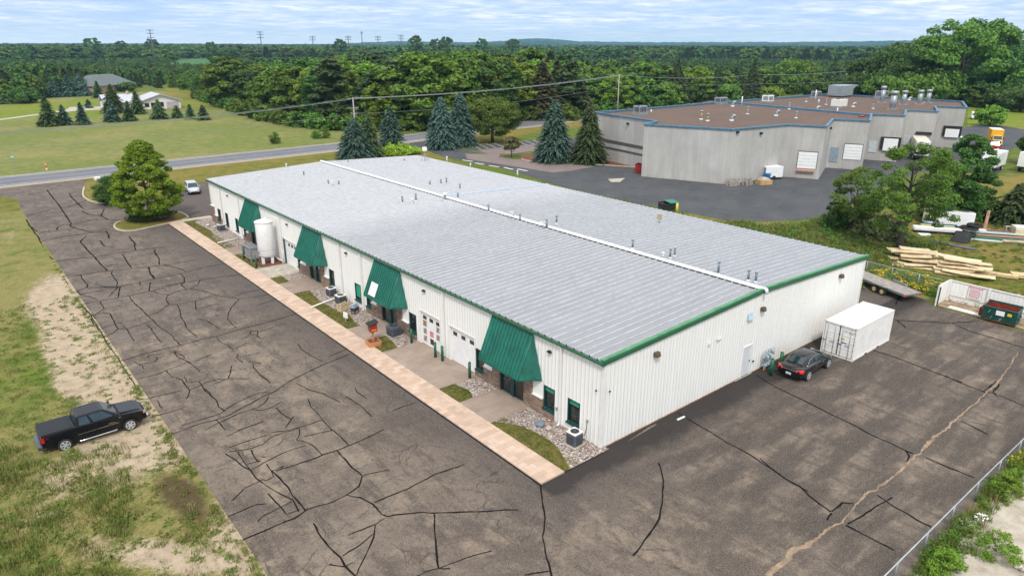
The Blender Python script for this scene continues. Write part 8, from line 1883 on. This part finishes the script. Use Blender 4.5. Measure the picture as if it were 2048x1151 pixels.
WEEDF = [crown(710, .5, .9, 0, 12, 420, .065, LF_BRIGHT, 'cone', .4), crown(711, .55, .7, 0, 12, 420, .07, LF_MID, 'round', .4), tuft_mesh(712, 60, .8, .4, .02, LF_GRASS), tuft_mesh(713, 50, .6, .4, .02, LF_DRYG), crown(714, .45, .85, .35, 10, 90, .09, FLY, 'round', .35), crown(715, .4, .8, .45, 8, 40, .08, FLW, 'round', .35)]
pts = []
for _ in range(300):
    x = wr.uniform(-2, 34); y = -15.55-abs(wr.gauss(0, .45))
    k = wr.choice([0, 1, 1, 1, 2, 2, 3, 1, 0, 4 if x > 14 else 2, 5 if 8 < x < 11 else 1]); z_ = wr.uniform(.4, .95); pts.append((x, y, 0, (z_, z_, z_), k))
for _ in range(260):
    x = wr.uniform(4, 40); y = -15.8-wr.random()*10; f = math.sin(x*.8+1)*math.sin(y*.9); 
    if f > .5: z_ = wr.uniform(.4, 1); pts.append((x, y, 0, (z_, z_, z_), wr.choice([1, 2, 2, 3])))
for _ in range(2600):       # flowering strip behind the trailer
    y = wr.uniform(-16, 24); x = wr.uniform(42.2, 46.5) if y < 5 else wr.uniform(33, 50)
    k = wr.choice([0, 1, 0, 1, 2, 2, 3, 1, 4]) if y < 6 else wr.choice([2, 3, 3, 1, 2]); z_ = wr.uniform(.5, 1.1); pts.append((x, y, 0, (z_, z_, z_*.8), k))
for _ in range(2600):
    x = wr.uniform(46, 95); y = wr.uniform(-16, 16); z_ = wr.uniform(.3, .8); pts.append((x, y, 0, (z_, z_, z_*.45), wr.choice([2, 3, 3, 1])))
for _ in range(5200):       # tall grass between the buildings
    x = wr.uniform(31.2, 62); y = wr.uniform(4, 60)
    if y > 27.5 and x > 49.3: continue
    if x > 50 and y > 19+max(0, (57-x)): continue
    z_ = wr.uniform(.8, 1.9); pts.append((x, y, 0, (z_*1.3, z_*1.3, z_*.55), wr.choice([2, 2, 3, 3, 1])))
gn_scatter('weeds', pts, WEEDF, 1, 1, 'flowering weeds and long grass along the fences')
BUSHM = crown(720, .9, 1.45, .1, 20, 3800, .06, LF_BRIGHT, 'cone', .3)
for i, (x, y, s_, lab) in enumerate([(7.3, -17.5, 1.0, 'leafy green sapling on the white sand at the lower right'), (4.3, -16.4, .95, 'bright bush against the fence at the bottom edge'), (13.6, -16.1, .8, 'green bush behind the fence above the white sand'), (16.6, -16.2, .85, 'bright green bush in the middle of the fence line'), (20.3, -16.4, .9, 'yellow-green bush behind the fence near the right edge'), (10.8, -18.7, .75, 'grassy green bush on the sand above the rocks')]):
    t = thing('bush', lab, 'bush', (x, y, 0), i*1.3, 'bushes behind the right fence'); t.scale = (s_, s_, s_); ob('foliage', BUSHM, t)
import bmesh
rk = random.Random(9)
RM = []
for k in range(4):
    bm = bmesh.new(); bmesh.ops.create_icosphere(bm, subdivisions=1, radius=1)
    for v in bm.verts: v.co *= 1+rk.uniform(-.28, .28); v.co.z *= .7
    me = bpy.data.meshes.new('rock'); bm.to_mesh(me); bm.free(); me.materials.append([M('white_rock', (.62, .58, .52), .85, var=.2, scale=3), M('tan_rock', (.5, .40, .28), .85, var=.2), M('grey_rock', (.40, .42, .44), .85), M('white_rock', (.62, .58, .52), .85)][k]); RM.append(me)
pos_w = ['bottom edge', 'right edge', 'upper rim', 'middle']
for k in range(90):
    a = rk.uniform(0, 6.28); r_ = 3.0*rk.random()**.6; x, y = 9.0+r_*math.cos(a)*1.3, -20.6+r_*math.sin(a)*.9; s_ = rk.uniform(.12, .34); m_ = rk.randrange(4)
    o = ob('rock', RM[m_]); o.location = (x, y, s_*.3+max(0, .7*(1-r_/3.0))); o.rotation_euler = (rk.uniform(0, 3), rk.uniform(0, 3), rk.uniform(0, 3)); o.scale = (s_, s_*.8, s_*.8)
    tag(o, f'{"large" if s_ > .27 else "small" if s_ < .19 else "middling"} {["white", "tan", "grey", "white"][m_]} rock {"on top of" if r_ < 1.2 else "low in" if r_ < 2.3 else "at the rim of"} the rubble heap, {"left" if x < 9 else "right"} half', 'rock', 'rubble heap at the lower right corner')

# ============================================================ THE AIR
hz_m = bpy.data.materials.new('haze_air'); hz_m.use_nodes = True; t = hz_m.node_tree; t.nodes.remove(t.nodes['Principled BSDF'])
pv = t.nodes.new('ShaderNodeVolumePrincipled'); pv.inputs['Color'].default_value = (.42, .74, 1.0, 1); pv.inputs['Density'].default_value = 0.0001; pv.inputs['Anisotropy'].default_value = .2
t.links.new(pv.outputs[0], t.nodes['Material Output'].inputs['Volume'])
hz_ = MB().box(-6100, 6200, -6100, 6200, -25, 130).build('haze', hz_m); hz_['kind'] = 'stuff'; hz_['label'] = 'thin blue summer haze'
